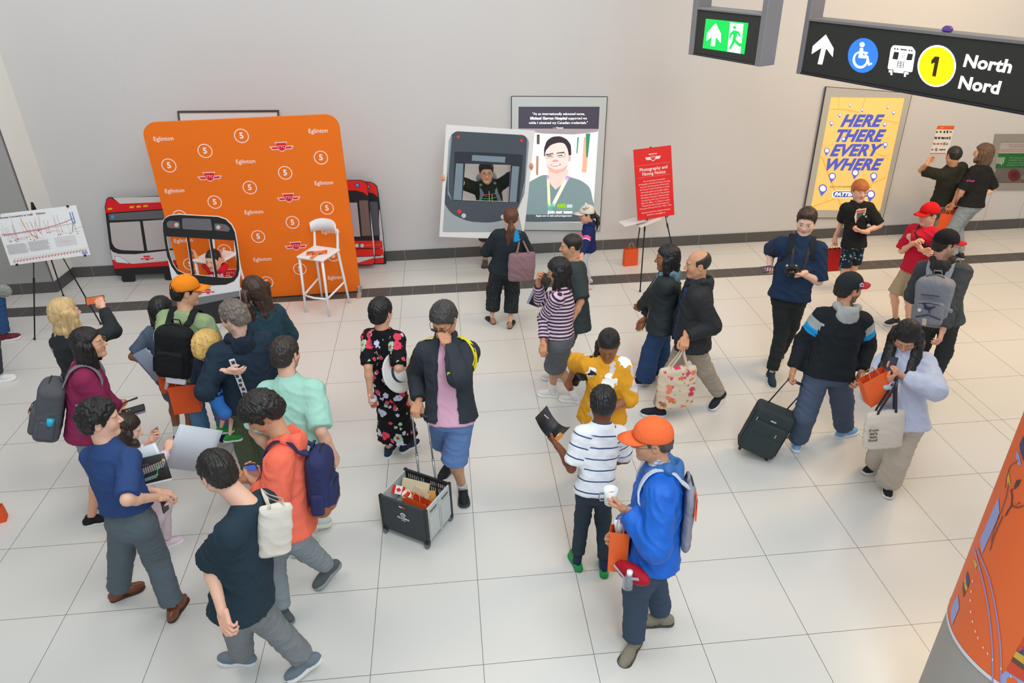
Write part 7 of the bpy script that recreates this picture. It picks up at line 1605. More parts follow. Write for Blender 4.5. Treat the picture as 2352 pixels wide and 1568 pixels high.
for i, (x, y) in enumerate(((0.02, 0), (W1, 0), (0, D1), (W1, D1))):
    m = MB(O+X_*x+Y_*(y-.01)+V3(0, 0, .028), fr_); m.lathe([(.008, -.010), (.026, -.012), (.028, -.008), (.028, .008), (.026, .012), (.008, .010)], n=20, ax=0); m.build('wheel', flat('6b7073', .5), r, True); m = MB(O+X_*x+Y_*(y-.01)+V3(0, 0, .040), fr_); m.box((0, 0, .012), (.018, .02, .014), bev=.005); m.build('caster_fork', BP, r)
HL = P.hnd['R']['grip']; hb = O+X_*W1*.5+Y_*(D1+.018)+V3(0, 0, z0+hC)
for sg in (-1, 1):
    a = O+X_*(W1*.5+sg*.085)+Y_*(D1+.016)+V3(0, 0, .06); b = HL+X_*(sg*.072+.035)-V3(0, 0, .0); mid = a*.45+b*.55; m = MB(); m.tube([a, mid], .0095, 8, world=True); m.tube([mid, b], .0075, 8, world=True); m.tube([mid-unit(b-a)*.008, mid+unit(b-a)*.008], .0115, 8, world=True); m.build('handle_tube', flat('b4b8b8', .25, .8, name='aluminium_tube'), r, True)
m = MB(); m.tube([HL+X_*(-.05), HL+X_*.035, HL+X_*.12], .014, 10, world=True); m.build('handle_grip', BP, r, True)
# contents
cz = z0+hC
def inbox(name, label, cat, x, y, z, hf, rot, mt, **k):
    f = frame(rotv(X_, N_, rot[0]), rotv(N_, X_, rot[1])); c_ = O+X_*W1*x+Y_*D1*y+V3(0, 0, z0+z); rr_ = thing(name, label, cat, c_, 'envelopes in the cart' if name == 'envelope' else None); m = MB(c_, f); m.box((0, 0, 0), hf, bev=.002); m.build('body', mt, rr_); return rr_, c_, f
inbox('envelope', 'tan padded envelope standing at the back of the cart', 'envelope', .42, .62, .27, (.12, .012, .085), (.1, -.5), flat('d9c9a8', .6)); inbox('envelope', 'tan envelope leaning in front of the taller one in the cart', 'envelope', .55, .50, .245, (.10, .010, .08), (-.25, -.6), flat('cdbd9c', .6))
inbox('box', 'grey-white box filling the bottom of the cart', 'box', .5, .5, .09, (W1*.45, D1*.44, .075), (0, 0), flat('cfd2d8', .6)); inbox('envelope', 'brown envelope at the right rear of the cart', 'envelope', .80, .62, .255, (.03, .01, .06), (.4, -.5), flat('d89a4a', .6))
paper_bag('orange paper bag lying open inside the cart', O+X_*W1*.62+Y_*D1*.28+V3(0, 0, z0+.17), .22, .09, .16, 'f0591f', frame(X_-N_*.15), bottom=True, hdrop=.05)
rr_, c_, f = inbox('flag', 'small red and white maple leaf flag in the cart', 'flag', .18, .40, .300, (.055, .003, .034), (.15, -.75), flat('f2f0f0', .6))
B = Board(c_-f[1]*.0035, f[0], f[2])
for a_, b_ in ((-.055, -.030), (.030, .055)): B.art('red_band', [rrect(a_, -.034, b_, .034, 0)], flat('e0201c', .6), rr_, .001, .0005)
leaf = [(0, 1), (.2, .62), (.42, .72), (.34, .28), (.62, .5), (.70, .36), (.95, .42), (.86, .18), (1, .08), (.52, -.32), (.58, -.5), (.06, -.42), (.06, -.9)]; leaf = leaf+[(-x, z) for x, z in leaf[::-1]][:-1]
B.art('maple_leaf', [[(x*.022, z*.024) for x, z in leaf]], flat('e0201c', .6), rr_, .001, .0005)
c_ = O+X_*W1*.43+Y_*D1*.33+V3(0, 0, z0+.27); r2 = thing('paper_roll', 'rolled white paper standing in the cart behind the orange bag', 'paper', c_); m = MB(c_, frame(X_, N_-Y_*.3)); m.lathe([(.034, -.08), (.036, .07), (.033, .07), (.031, -.07)], n=24); m.build('roll', flat('eeeeec', .6), r2, True)
# 14 ponytail woman
P = person('woman with auburn ponytail in black top and dotted black trousers, facing the wall', (1174, 500), 1.52, 2, look=8, nod=4, skin='fair', hair='pony', hcol='5a3626', ho=dict(tail=[(0, -.125, -.09), (-.02, -.12, -.17), (-.035, -.11, -.26)], tail_r=(.040, .044, .022)), fem=1, build=1.22,
    feet=dict(L=(1130, 728), R=(1172, 738)), footyaw=dict(L=-22, R=18), top=dict(mat=[K('1f262b'), K('1f9ae0')], ease=.018, hem=-.06, sleeve=1.25, sw=1.2, collar='crew', nr=.085, drop=.05, name='top', band=lambda lc, t: ((lc[:, 1] < 0) & (lc[:, 2] > .40) & (np.abs(lc[:, 0]-.075) < .05-.15*(.50-lc[:, 2])) & (lc[:, 2] < .9)).astype(int)), bot=dict(mat=dots('262c30', 'b9bec0', 60, .13), ease=.016, leg=(1.05, 1.3, 1.6), len=1.72),
    arms=dict(L=dict(loc=(-.10, .22, .08), e=(1112, 580)), R=dict(loc=(.08, .22, .10), e=(1222, 580))), shoes=('sandal', 'b88a70', '22252a'))
m = None
for k, sg in (('L', -1), ('R', 1)):
    f_ = dirv(-22 if k == 'L' else 18); a_ = P.ank[k]; rt_ = np.cross(f_, N_); 
    for q_ in (-1, 1): m = MB(); z_ = a_[2]; m.tube([a_+f_*.115-N_*(z_-.028), a_+f_*.07+rt_*q_*.03-N_*(z_-.050), a_+f_*.0+rt_*q_*.042-N_*(z_-.025)], .006, 6, world=True, flatten=.6); m.build('sandal_strap', flat('1f2226', .6), P.root)
sd_ = P.topS.push(P.sh['R']-P.SF[0]*.02, P.up, .2, .004); c_ = at_y(1198, 612, P.PC[1]-.12)
tote(P, 'dusty pink tote bag hanging from the shoulder of the ponytail woman', 'R', '8a6d74', w=.16, h=.34, d=.06, at_=c_, fr=frame((1, .15, -.06)), point=sd_, mat=cloth('8f7078', .75, .4), name='tote_bag')
# 15 man behind the white cutout
P = person('man with glasses in black t-shirt seen through the window of the white cutout', (1117, 394), 1.585, 180, hscale=1.04, look=180, nod=6, skin='light', hair='short', hcol='14110f', glasses='1c1a1a', build=1.2, base=None,
    top=dict(mat=K('1c2421'), ease=.02, hem=-.1, sleeve=.95, sw=1.3, collar='crew', name='t_shirt'), bot=dict(kind='shorts', mat=K('3a3c40'), len=.95), shoes=('sneaker', '5c544c', '3a3632'),
    feet=dict(R=(1114, 596), L=(1160, 594)), arms=dict(R=dict(p=on_plane(1023, 408, CUT_D.O, CUT_D.N)+V3(.03, .05, 0), curl=.8, y=(.9, .35, .1), n=(-.3, 1, 0)), L=dict(p=on_plane(1215, 382, CUT_D.O, CUT_D.N)+V3(-.03, .05, 0), curl=.8, y=(-.9, .35, .1), n=(.3, 1, 0))))
CM_ = P
B = Board(P.topS.push(P.PC+P.up*.36, P.TF[1], .4, .004), -P.SF[0]*1.)
B = Board(P.topS.push(P.PC+P.up*.34, P.TF[1], .4, .012), V3(1, 0, 0))
for L_, c_ in (([(-.12, .06), (.0, .05), (.12, .07), (.12, .076), (0, .057), (-.12, .067)], 'c060b0'), ([(-.13, .005), (0, -.01), (.13, .02), (.13, .026), (0, -.002), (-.13, .012)], '3fc08a'), ([(-.01, .10), (0, .10), (0, -.06), (.03, -.06), (.03, .06), (.038, .06), (.038, -.068), (-.01, -.068)], 'd8b83c'), ([(-.05, -.075), (.06, -.07), (.06, -.066), (-.05, -.071)], 'd8d8d8'), ([(-.1, .045), (-.03, .03), (-.03, .035), (-.1, .05)], 'd8b83c')): B.art('shirt_print', [L_], flat(c_, .6), P.tops[-1], .0, .0006)
m = MB()
for sg in (-1, 1):
    pts = [P.topS.push(P.NB-P.up*(.10+.05*i)*P.s+P.SF[0]*sg*(.085+.012*i), P.TF[1]*(1 if i > 0 else .6)+P.up*(1.2 if i == 0 else 0), .3, .004) for i in range(6)]; m.ribbon(pts, [P.TF[1]]*6, .05, .008)
r = thing('backpack', 'grey backpack of the man holding the streetcar cutout, its straps over his chest', 'backpack', P.PC); 
m.build('shoulder_strap', K('7c8688'), r); G = Sdf(); G.box(P.topS.push(P.PC+P.up*.28, -P.TF[1], .4, .07), V3(.14, .07, .2), .05, P.SF); V, Q, T = G.mesh(.012, 1); obj('bag_body', V, Q, K('7c8688'), r, True)
# 16 girl with white cap
P = person('girl in navy hoodie with pink letters and white eared cap beside the nurse poster', (1348, 492), 1.16, -78, look=-88, nod=6, skin='light', hair='short', hcol='1a1513', ho=dict(tail=[(.0, -.15, -.05), (.02, -.16, -.14), (.03, -.15, -.24)], tail_r=(.026, .024, .012)), child=1,
    feet=dict(L=(1350, 655), R=(1352, 640)), footyaw=dict(L=-78, R=-78), top=dict(mat=zbands('1f2c5e', [(1.10, 1.15, 'f2549a'), (1.15, 1.165, 'e8e8ee')]), ease=.022, hem=-.10, sleeve=1.9, sw=1.15, collar='hood', name='hoodie'), bot=dict(mat=K('c8ccd8'), ease=.014),
    arms=dict(L=dict(w=(1335, 590, .55)), R=dict(w=(1340, 590, .55))), shoes=('sneaker', 'd0d0d6', 'e27a8a'), cap=(K('e2ddd2'), K('e2ddd2'), 0))
for sg in (-1, 1):
    m = MB(P.HC, P.HF*P.hs); m.lathe([(.030, 0), (.018, .018), (.004, .036)], c=(sg*.055, -.005, .118), n=10); m.build('cap_ear', K('e2ddd2'), P.cap, True)
m = MB(P.HC, P.HF*P.hs); m.lathe([(.001, -.012), (.012, 0), (.001, .012)], c=(-.075, .05, .115), n=10); m.lathe([(.001, -.012), (.012, 0), (.001, .012)], c=(-.085, .03, .110), n=10); m.build('bow', flat('e03040', .5), P.cap, True)
B = Board(P.topS.push(P.PC+P.up*.30*P.s, P.TF[1]*.5-P.SF[0]*.8, .3, .006), unit(P.SF[0]*-.0+P.TF[1]*-.8+P.SF[0]*-.3*-1)); B = Board(P.topS.push(P.PC+P.up*.19, unit(P.TF[1]*.7-P.SF[0]*.5-V3(0, .4, 0)), .3, .008), unit(np.cross(N_, unit(P.TF[1]*.6-P.SF[0]*.8))))
V, F = text('NING', .055, bold=.04); B._put('lettering', V, F, flat('f2549a', .6), P.tops[-1], .006, (0, .0), -.2, 1, None)
# 17 shaved man in dark tee
P = person('young man with shaved hair and necklace in loose dark t-shirt behind the striped woman', (1312, 565), 1.64, -72, look=-82, nod=6, skin='tan', hair='buzz', hcol='1b1715',
    feet=dict(L=(1278, 856), R=(1318, 858)), footyaw=dict(L=-80, R=-80), pel=(1322, 725), top=dict(mat=K('2c3436'), ease=.034, hem=-.16, sleeve=.95, sw=1.5, collar='crew', nr=.082, drop=.03, name='t_shirt'), bot=dict(kind='shorts', mat=K('5b5f66'), len=.85, ease=.02),
    arms=dict(L=dict(w=(1308, 745, .55)), R=dict(w=(1295, 700, .6))), shoes=('sneaker', 'd8dadc', 'e8eaec'), socks=('ececec', .1))
m = MB(); pts = []
for a in np.linspace(0, 2*math.pi, 25)[:-1]: pts.append(P.NB+P.SF[0]*math.sin(a)*.072+P.TF[1]*(math.cos(a)*.080+.02)+P.up*(.012-.035*math.cos(a)))
m.tube(pts, .003, 5, world=True, closed=True); m.build('necklace', flat('c9c4bc', .3, .8), P.root)
# 18 striped woman
P = person('woman with long black hair in purple and white striped top and grey skirt', (1283, 622), 1.57, -62, look=-75, nod=18, skin='tan', hair='long', hcol='131114', ho=dict(len=.28, hw=.075, wave=.05, front=(.5, .5), fy=.0), fem=1, glasses='3a3634', fo=dict(eyes=.5),
    feet=dict(L=(1268, 896), R=(1318, 908)), footyaw=dict(L=-72, R=-72), pel=(1288, 775), build=1.08,
    top=dict(mat=stripes('d9c3d2', '3f2c46', .034, .5), ease=.014, hem=.02, sleeve=1.85, sw=1.1, collar='crew', name='top'), bot=dict(kind='skirt', mat=K('62666c'), len=.98, ease=.014, flare=1.05), arms=dict(L=dict(w=(1248, 785, .50), e=(1262, 715), curl=.5), R=dict(w=(1236, 650, .84), curl=.6, n=(0, -.5, .3))),
    shoes=('sneaker', 'e6e4e2', 'f0eeec'), socks=('f2f2f2', .17))
PB = P
FB = floral('ee7e8e', ['d9262e', 'f4eef2', 'e2424e', 'f6dfe6', '3c7a48'], 13, .36, .75, .12, seed=2)
sp_ = P.topS.push(P.sh['L']-P.SF[0]*-.01, P.up, .2, .004); tote(P, 'pink tote bag patterned with red apples on the shoulder of the striped woman', 'L', None, w=.155, h=.30, d=.05, at_=at_z(1278, 762, .62), fr=frame((.95, -.35, -.08)), point=sp_, mat=FB, strap=FB, name='tote_bag')
c_ = at_z(1330, 712, .82); r = thing('shoulder_bag', 'small taupe shoulder bag behind the striped woman', 'bag', c_-N_*.07); G = Sdf(); f_ = frame((.8, .5, .25)); G.box(c_, V3(.10, .035, .065), .03, f_, k=.02); V, Q, T = G.mesh(.008, 1, disp=folds(.003)); obj('bag_body', V, Q, K('8a7f7c'), r, True); m = MB(); m.tube([c_-f_[0]*.09, P.topS.push(P.sh['R'], P.up, .2, .005), c_+f_[0]*.09], .005, 6, world=True); m.build('strap', flat('8a7f7c', .6), r)
rc = thing('bag_charm', 'blue tag and little tan bear charm hanging from the taupe shoulder bag', 'charm', c_+V3(.06, -.05, -.14)); m = MB(c_+V3(.03, -.06, -.08)); m.box((0, 0, 0), (.012, .004, .024), bev=.003); m.build('tag', flat('2f6fd8', .4), rc); G = Sdf(); b_ = c_+V3(.075, -.05, -.11); G.ell(b_, V3(.018, .014, .022)); G.ell(b_+V3(0, 0, .03), V3(.014, .013, .013)); [G.ell(b_+V3(a, 0, c), V3(.008, .008, .010)) for a, c in ((-.014, -.022), (.014, -.022), (-.018, .006), (.018, .006), (-.01, .042), (.01, .042))]; V, Q, T = G.mesh(.0035, 1); obj('bear', V, Q, K('c99a6a'), rc, True)
c_ = at_z(1240, 665, .98); sheet('map_poster', 'black line map poster held in front of the striped woman', c_, frame((.75, .30, -.5), (.38, .25, 1)), .17, .36, flat('1f2223', .5), art=lambda B, r, w, h: (B.art('footer', [rrect(-w*.5, -h*.5, -w*.32, h*.5, 0)], flat('c9d4ea', .5), r, .0012, .0004), [B.art('map_line', [[(-.04+i*.012, -.08+i*.018), (.03+i*.004, -.07+i*.018), (.03+i*.004, -.067+i*.018), (-.04+i*.012, -.077+i*.018)]], flat(['d8d8c8', 'c8b86a', 'c9c9c9'][i % 3], .5), r, .0012, .0004) for i in range(10)]))
# 19 yellow blouse
YB = floral('e2a02c', ['f0ece8', 'd9cfd6', 'ffffff'], 6.4, .38, .62, .30, seed=5)
P = person('woman in yellow blouse with white flowers looking down, black bag on her shoulder', (1398, 790), 1.52, 190, look=200, nod=38, skin='brown', hair='pony', hcol='1b1716', ho=dict(tail=[(.06, -.09, -.06), (.09, -.05, -.13)], tail_r=(.045, .025), hairline=.075), fem=1, fo=dict(eyes=0), build=1.12,
    feet=dict(L=(1395, 1090), R=(1350, 1082)), top=dict(mat=YB, ease=.022, hem=-.16, sleeve=1.25, sw=1.4, collar='v', flare=.02, name='blouse', fold=.009), bot=dict(mat=K('2e3a46'), ease=.016), arms=dict(R=dict(w=(1308, 872, .58), e=(1325, 815), curl=.55, n=(0, -.5, -1)), L=dict(w=(1400, 945, .60), e=(1432, 935), curl=.5)), shoes=('sneaker', '2c2c30', SOLEW))
sp_ = P.topS.push(P.sh['R']-P.SF[0]*.02, P.up, .2, .004); pts = [sp_-P.TF[1]*.06-N_*.1, sp_, P.topS.push(P.PC+P.up*.38+P.SF[0]*.10, P.TF[1], .4, .01), P.topS.push(P.PC+P.up*.28+P.SF[0]*.15, unit(P.TF[1]+P.SF[0]), .4, .03)]
r = thing('shoulder_bag', 'slouchy black shoulder bag of the woman in yellow blouse', 'bag', P.PC); m = MB(); m.ribbon(pts, [-P.TF[1], N_, P.TF[1], P.TF[1]], .06, .006); m.build('strap', K('202226'), r); G = Sdf(); c_ = clear(at_z(1322, 862, .88), P.topS, .06); G.chain([pts[-1], c_+V3(.01, 0, .08), c_, c_-N_*.07], [.025, .040, .050, .034], k=.04); V, Q, T = G.mesh(.009, 1, disp=folds(.006)); obj('bag_body', V, Q, K('202226', rough=.5), r, True)
# 20 striped polo boy
P = person('boy in white polo with thin navy stripes and green clogs, seen from behind', (1385, 925), 1.47, -4, look=12, nod=14, skin='dark', hair='short', hcol='161618', ho=dict(hth=.002, nape=-.05), child=0, build=.92,
    feet=dict(L=(1326, 1284), R=(1388, 1298)), footyaw=dict(L=-8, R=10), knees=dict(L=(1338, 1185), R=(1385, 1190)), pel=(1366, 1120),
    top=dict(mat=stripes('eceef4', '3a5878', .082, .12), ease=.020, hem=-.04, sleeve=.85, sw=1.3, collar='polo', name='polo_shirt'), bot=dict(mat=K('33404c'), ease=.012, len=1.86, leg=(1.0, 1.0, .95), name='joggers'),
    arms=dict(L=dict(w=(1284, 1028, .66), e=(1312, 1068), curl=.6, n=(.5, 0, .5), to=(1270, 1012, .02)), R=dict(loc=(.10, .26, .12), e=(1428, 1052), curl=.5)), shoes=('clog', flat('1f9a4a', .5, name='green_foam'), '1b8a42'), socks=('2f3a58', .14), hscale=.97)
h_ = P.hnd['L']; sheet('magazine', 'black magazine with orange picture held open by the boy in striped polo', h_['grip']+V3(.0, .04, .05), frame((.7, -.35, -.62), (.5, .3, 1)), .24, .13, flat('24262a', .5), cat='magazine', curl=.2, art=lambda B, r, w, h: (B.art('picture', [rrect(-w*.1, -h*.4, w*.42, h*.1, .01)], flat('e8964a', .5), r, .006, .0004), B.art('picture', [rrect(0, -h*.2, w*.3, h*.0, .01)], flat('f4ead8', .5), r, .0066, .0004), B.art('map_line', [rrect(-w*.45, h*.2, w*.1, h*.24, 0)], flat('e8e8e8', .5), r, .006, .0004)))
# 21 blue jacket man
P = person('older man in bright blue jacket and orange cap holding a cup and orange bag', (1497, 1010), 1.76, -78, hf=.03, look=-80, nod=8, skin='tan', hair='short', hcol='4a4644', glasses='3a3836', ho=dict(side=-.02, hth=-.007, nape=-.055),
    feet=dict(L=(1455, 1472), R=(1520, 1412)), footyaw=dict(L=-138, R=-82), toe=dict(L=10, R=6), knees=dict(L=(1468, 1372), R=(1508, 1330)), pel=(1500, 1262), build=1.06,
    top=dict(mat=[K('1264cc', rough=.55, bumps=.35, weave=1500, spec=.4)], ease=.030, hem=-.06, sleeve=1.93, sw=1.25, collar='hood', hoodmat=K('3f6fae', rough=.6), name='rain_jacket', fold=.009, hoodsz=.95), bot=dict(mat=K('404f63'), ease=.018, leg=(1.05, 1.1, 1.15), fold=.009),
    arms=dict(L=dict(w=(1440, 1172, .66), e=(1520, 1225), curl=.62, n=(.3, .1, .5), to=(1420, 1164, .02)), R=dict(loc=(.06, .20, .08), curl=.6, n=(-.5, 0, 0))), shoes=('sneaker', '8f8878', '40382f', 'e07a3a'), cap=(K('f26e3c', bumps=.15), K('f26e3c', bumps=.15), 0))
BLUE_ = P
m = MB(P.HC, P.HF*P.hs)
G = Sdf(); G.seg(P.NB-P.up*.0+P.fx*.01, P.NB+P.up*.055*P.s+P.fx*.004, .064*P.s, .060*P.s, cut=(0, 1)); G.seg(P.NB+P.up*.0, P.NB+P.up*.12, .052*P.s, .054*P.s, op='s', k=.004); V, Q, T = G.mesh(.007, 1); obj('plaid_collar', V, Q, plaid('d8dbe2', '7a86a6', '5f6a86', .022), P.root, True, None, {'lc': (V-P.NB)@P.SF.T})
c_ = P.hnd['L']['grip']+V3(-.012, .01, .02); r = thing('cup', 'white enamel mug held by the man in blue jacket', 'cup', c_-N_*.045); m = MB(c_, frame((1, 0, 0), (.1, .1, 1))); m.lathe([(.030, -.05), (.034, -.05), (.043, .05), (.040, .052), (.038, .05), (.030, -.044), (.001, -.044)], n=28); m.build('mug', flat('eceef0', .35), r, True)
m = MB(c_, frame((1, 0, 0))); m.tube([(-.040, 0, .03), (-.062, 0, .032), (-.068, 0, .0), (-.058, 0, -.030), (-.036, 0, -.026)], .0045, 8); m.build('handle', flat('8b9298', .4), r, True)
bg_top = at_y(1402, 1205, c_[1]-.0); paper_bag('tall orange paper bag hanging from the hand of the man in blue jacket', P.hnd['L']['w']+V3(-.03, -.02, -.03), .115, .10, .30, 'f56a28', frame((1, -.25, 0)), hdrop=.10)
q_ = P.hnd['L']['w']+V3(-.03, -.02, -.20); sheet('leaflet', 'white leaflet sticking out of the tall orange bag', q_+N_*.07, frame((1, -.2, .1)), .06, .15, flat('e4e6ee', .5), cat='leaflet'); sheet('water_bottle', 'blue labelled leaflet beside the white one in the tall orange bag', q_+V3(.028, .02, .04), frame((1, -.3, 0)), .035, .13, flat('2f6fae', .5), cat='leaflet', th=.004)
# waist bag
pts = [P.botS.push(P.PC+P.up*.02, P.TF[0]*math.cos(a)+P.TF[1]*math.sin(a), .4, .004) for a in np.linspace(0, 2*math.pi, 21)]
c_ = P.botS.push(P.PC-P.up*.06, unit(-P.TF[0]*.9+P.TF[1]*.9), .4, .035); c_ = clear(clear(c_, P.topS, .03), P.botS, .03)-P.up*.03; r = thing('waist_bag', 'red and grey waist bag with water bottle on the man in blue jacket', 'bag', c_-N_*.07); f_ = frame(unit(np.cross(unit(-P.TF[0]*.9+P.TF[1]*.9), N_))-N_*.25)
G = Sdf(); G.ell(c_, V3(.135, .05, .060), f_, k=.02); V, Q, T = G.mesh(.008, 1, disp=folds(.004)); obj('pouch', V, Q, K('b3182c', rough=.6), r, True); m = MB(); m.ribbon(pts, [P.TF[0]*math.cos(a)+P.TF[1]*math.sin(a) for a in np.linspace(0, 2*math.pi, 21)], .03, .004); m.build('waist_strap', K('6b7078'), r)
n_ = unit(np.cross(f_[0], N_)); n_ = n_ if n_@(CAM-c_) > 0 else -n_; bt = c_+n_*.052+f_[0]*.03*(1 if f_[0][0] > 0 else -1); m = MB(bt); m.lathe([(.001, -.07), (.024, -.07), (.025, .02), (.014, .035), (.014, .04)], n=16); m.build('bottle', flat('8a8f9c', .2), r, True); m = MB(bt); m.lathe([(.017, .038), (.018, .065), (.001, .068)], n=16); m.build('bottle_cap', flat('eceef0', .4), r, True)
for sg in (-1, 1): m = MB(); m.ribbon([c_+n_*.05+f_[0]*sg*.1+N_*.04, c_+n_*.06, c_+n_*.052+f_[0]*sg*-.01-N_*.10], [n_]*3, .016, .003); m.build('strap', flat('b9bcc4', .5), r)
def dsx(r, q, fr, s, d, h, w):
    pass
backpack(P, 'thin grey drawstring pack on the back of the man in blue jacket', '8d8e98', w=.14, d=.03, h=.22, z=.27, pocket=False, strap='d4d8e2', strapw=.04)
c_, f_, s_ = P.bag; m = MB(); m.ribbon([c_+f_[0]*.135*sg+f_[2]*z-f_[1]*.02 for sg, z in ((-1, .20), (-1, .05))], [-f_[1]]*2, .03, .006); m.ribbon([c_+f_[0]*x-f_[1]*.034+f_[2]*z for x, z in ((-.11, .15), (-.13, .02))], [-f_[1]]*2, .022, .004); m.build('orange_edge', flat('ee5a34', .6), thing('trim_tape', 'orange tape along the edge of the grey drawstring pack', 'tape', c_))
# 22 couple
P = person('woman with wavy black hair in black zip jacket and wide jeans beside the balding man', (1532, 592), 1.60, -72, look=-82, nod=4, skin='brown', hair='long', hcol='121113', ho=dict(len=.22, hw=.06, wave=.05, front=(.5, .9), fy=.0), fem=1, build=1.14,
    feet=dict(L=(1482, 868), R=(1515, 848)), footyaw=dict(L=-75, R=-70), toe=dict(R=20), anklez=dict(R=.12), knees=dict(L=(1492, 800), R=(1522, 785)), pel=(1520, 735),
    top=dict(mat=K('23292c', rough=.6, bumps=.4), ease=.028, hem=-.10, sleeve=1.92, sw=1.2, collar='hood', name='jacket', fold=.008, hoodmat=K('6a8a9a')), bot=dict(mat=K('304c78', var=.2, weave=160), ease=.018, leg=(1.05, 1.25, 1.9), name='jeans', len=1.97), arms=dict(L=dict(w=(1464, 710, .52), e=(1482, 665), curl=.4), R=dict(loc=(.12, .18, -.05))), shoes=('sneaker', '2a2d33', SOLEW))
pts = [P.torS.push(P.PC+P.up*z*P.s-P.SF[0]*.02, P.TF[1]-P.SF[0]*.25, .4, .004) for z in np.linspace(-.08, .53, 9)]; m = MB(); m.tube(pts, .0032, 5, world=True); m.build('zip', flat('c4c8ca', .3, .5), P.tops[-1])
P = person('balding man in open black jacket over blue polo and khaki trousers, walking left', (1602, 606), 1.72, -76, look=-84, nod=6, skin='tan', hair='bald', hcol='2b2522', fo=dict(stache=.3), build=1.12,
    feet=dict(L=(1652, 905), R=(1512, 938)), footyaw=dict(L=-122, R=-78), toe=dict(L=26), anklez=dict(L=.15), knees=dict(L=(1612, 850), R=(1552, 850)), pel=(1590, 765),
    top=[dict(mat=K('2c467e'), ease=.012, hem=-.08, sleeve=1, collar='polo', name='polo_shirt', belly=.02), dict(mat=K('232628', rough=.6), ease=.032, hem=-.12, sleeve=1.93, sw=1.2, collar='hood', gap=(.085, .045), gapx=-.02, name='jacket', belly=.02, vopen=0)], bot=dict(mat=K('a89d90'), ease=.018, leg=(1.05, 1.1, 1.1)),
    arms=dict(L=dict(w=(1575, 772, .54), e=(1632, 745), curl=.8, to=(1572, 795, -.05)), R=dict(w=(1535, 740, .5))), shoes=('sneaker', '252b35', 'dfe2e6'))
FG = floral('ddccb4', ['e0527a', 'e87850', 'b08a58', 'd8486a', 'f08a70'], 13, .40, .9, .22, seed=3, small=1.8); h_ = P.hnd['L']
tote(P, 'cream tote bag with pink and orange flowers in the bald man’s hand', 'L', None, w=.185, h=.43, d=.055, at_=h_['grip']-N_*.42+V3(-.03, 0, 0), fr=frame((1, .05, 0)), point=h_['grip'], mat=FG, strap=FG)
# 23 photographer
P = person('man in navy shirt with a camera round his neck and a phone in hand', (1852, 508), 1.82, 202, look=212, nod=12, skin='pale', hair='side', hcol='3a2a20', ho=dict(side=.0, nape=-.05, hth=-.004), build=1.03, fo=dict(lip=.6),
    feet=dict(R=(1772, 856), L=(1790, 812)), footyaw=dict(R=190, L=235), knees=dict(R=(1796, 752), L=(1820, 738)), pel=(1815, 672), toe=dict(R=8),
    top=dict(mat=K('243652'), ease=.022, hem=-.05, sleeve=.98, sw=1.25, collar='polo', name='shirt', belly=.03), bot=dict(mat=K('23282a'), ease=.012, leg=(1.05, 1.0, .95), name='jeans'),
    arms=dict(R=dict(w=(1768, 615, .62), e=(1770, 580), curl=.45, to=(1764, 632, -.01), n=(0, -.2, 1)), L=dict(w=(1842, 628, .60), e=(1882, 622), curl=.5, to=(1815, 634, 0), n=(0, .0, 1))), shoes=('sneaker', '26404a', 'e9e4e0'))
PH = P; h_ = P.hnd['R']; phone('dark phone lying in the right hand of the photographer', h_['grip']+V3(-.03, -.02, .018), frame((.9, .35, -.1), (-.3, .5, .45)), w=.15, h=.075, screen='5a4a5c')
c_ = clear(P.hnd['L']['grip']+V3(-.045, -.02, .05), P.topS, .05); r = thing('camera', 'black camera hanging on the photographer’s chest', 'camera', c_-N_*.05); f_ = frame((.85, -.35, .1), (-.1, -.35, .9)); m = MB(c_, f_); m.box((0, 0, 0), (.062, .026, .042), bev=.010); m.box((0, 0, .046), (.024, .024, .014), bev=.008); m.build('camera_body', flat('1e1f21', .5), r)
m = MB(c_, f_); m.lathe([(.030, -.026), (.033, -.05), (.033, -.085), (.026, -.09), (.022, -.08)], n=24, ax=1); m.build('lens', flat('18191b', .3), r, True); m = MB(c_, f_); m.lathe([(.008, .042), (.009, .05), (.001, .051)], c=(.04, 0, 0), n=12); m.lathe([(.011, .042), (.011, .052), (.001, .052)], c=(-.042, 0, 0), n=14); m.build('dial', flat('b8b8b6', .4), r, True)
for sg in (-1, 1):
    pts = [P.topS.push(P.NB-P.up*.05+P.SF[0]*sg*.055, P.up-P.TF[1]*.5, .3, .004)]+[P.topS.push(P.NB-P.up*(.08+.07*i)+P.SF[0]*sg*(.075-.006*i), P.TF[1], .3, .006) for i in range(5)]+[c_+f_[0]*-sg*.06+f_[2]*.03]; m = MB(); m.ribbon(pts, [P.TF[1]]*len(pts), .026, .003); m.build('neck_strap', flat('2a2426', .6), r)
backpack(P, 'grey-black backpack worn by the photographer', '2a3238', w=.15, d=.06, h=.21, z=.24, strap='242a30')
# 24 red haired boy
TB = [K('191a1c'), ]
P = person('red-haired boy in black t-shirt with bus print and patterned shorts by yellow poster', (1975, 438), 1.47, 192, look=186, nod=4, skin='fair', hair='fringe', hcol='b5652c', ho=dict(hth=.002), fo=dict(browc='a0602c'), build=.9, hscale=.95,
    feet=dict(R=(1932, 655), L=(1952, 650)), pel=(1962, 549), top=dict(mat=K('191a1c'), ease=.024, hem=-.12, sleeve=.95, sw=1.35, collar='crew', name='t_shirt', nr=.06), bot=dict(kind='shorts', mat=floral('20303e', ['b8d4e0', '5a88a8', 'e8f0f0'], 26, .34, .7, .35, seed=8), len=.95, ease=.022),
    arms=dict(R=dict(w=(1920, 540, .50), e=(1935, 510), curl=.7), L=dict(w=(1985, 532, .55), e=(2020, 520), curl=.7, to=(1965, 530, .0), n=(0, -.3, 1))), shoes=('sneaker', '3a3c40', SOLEW))
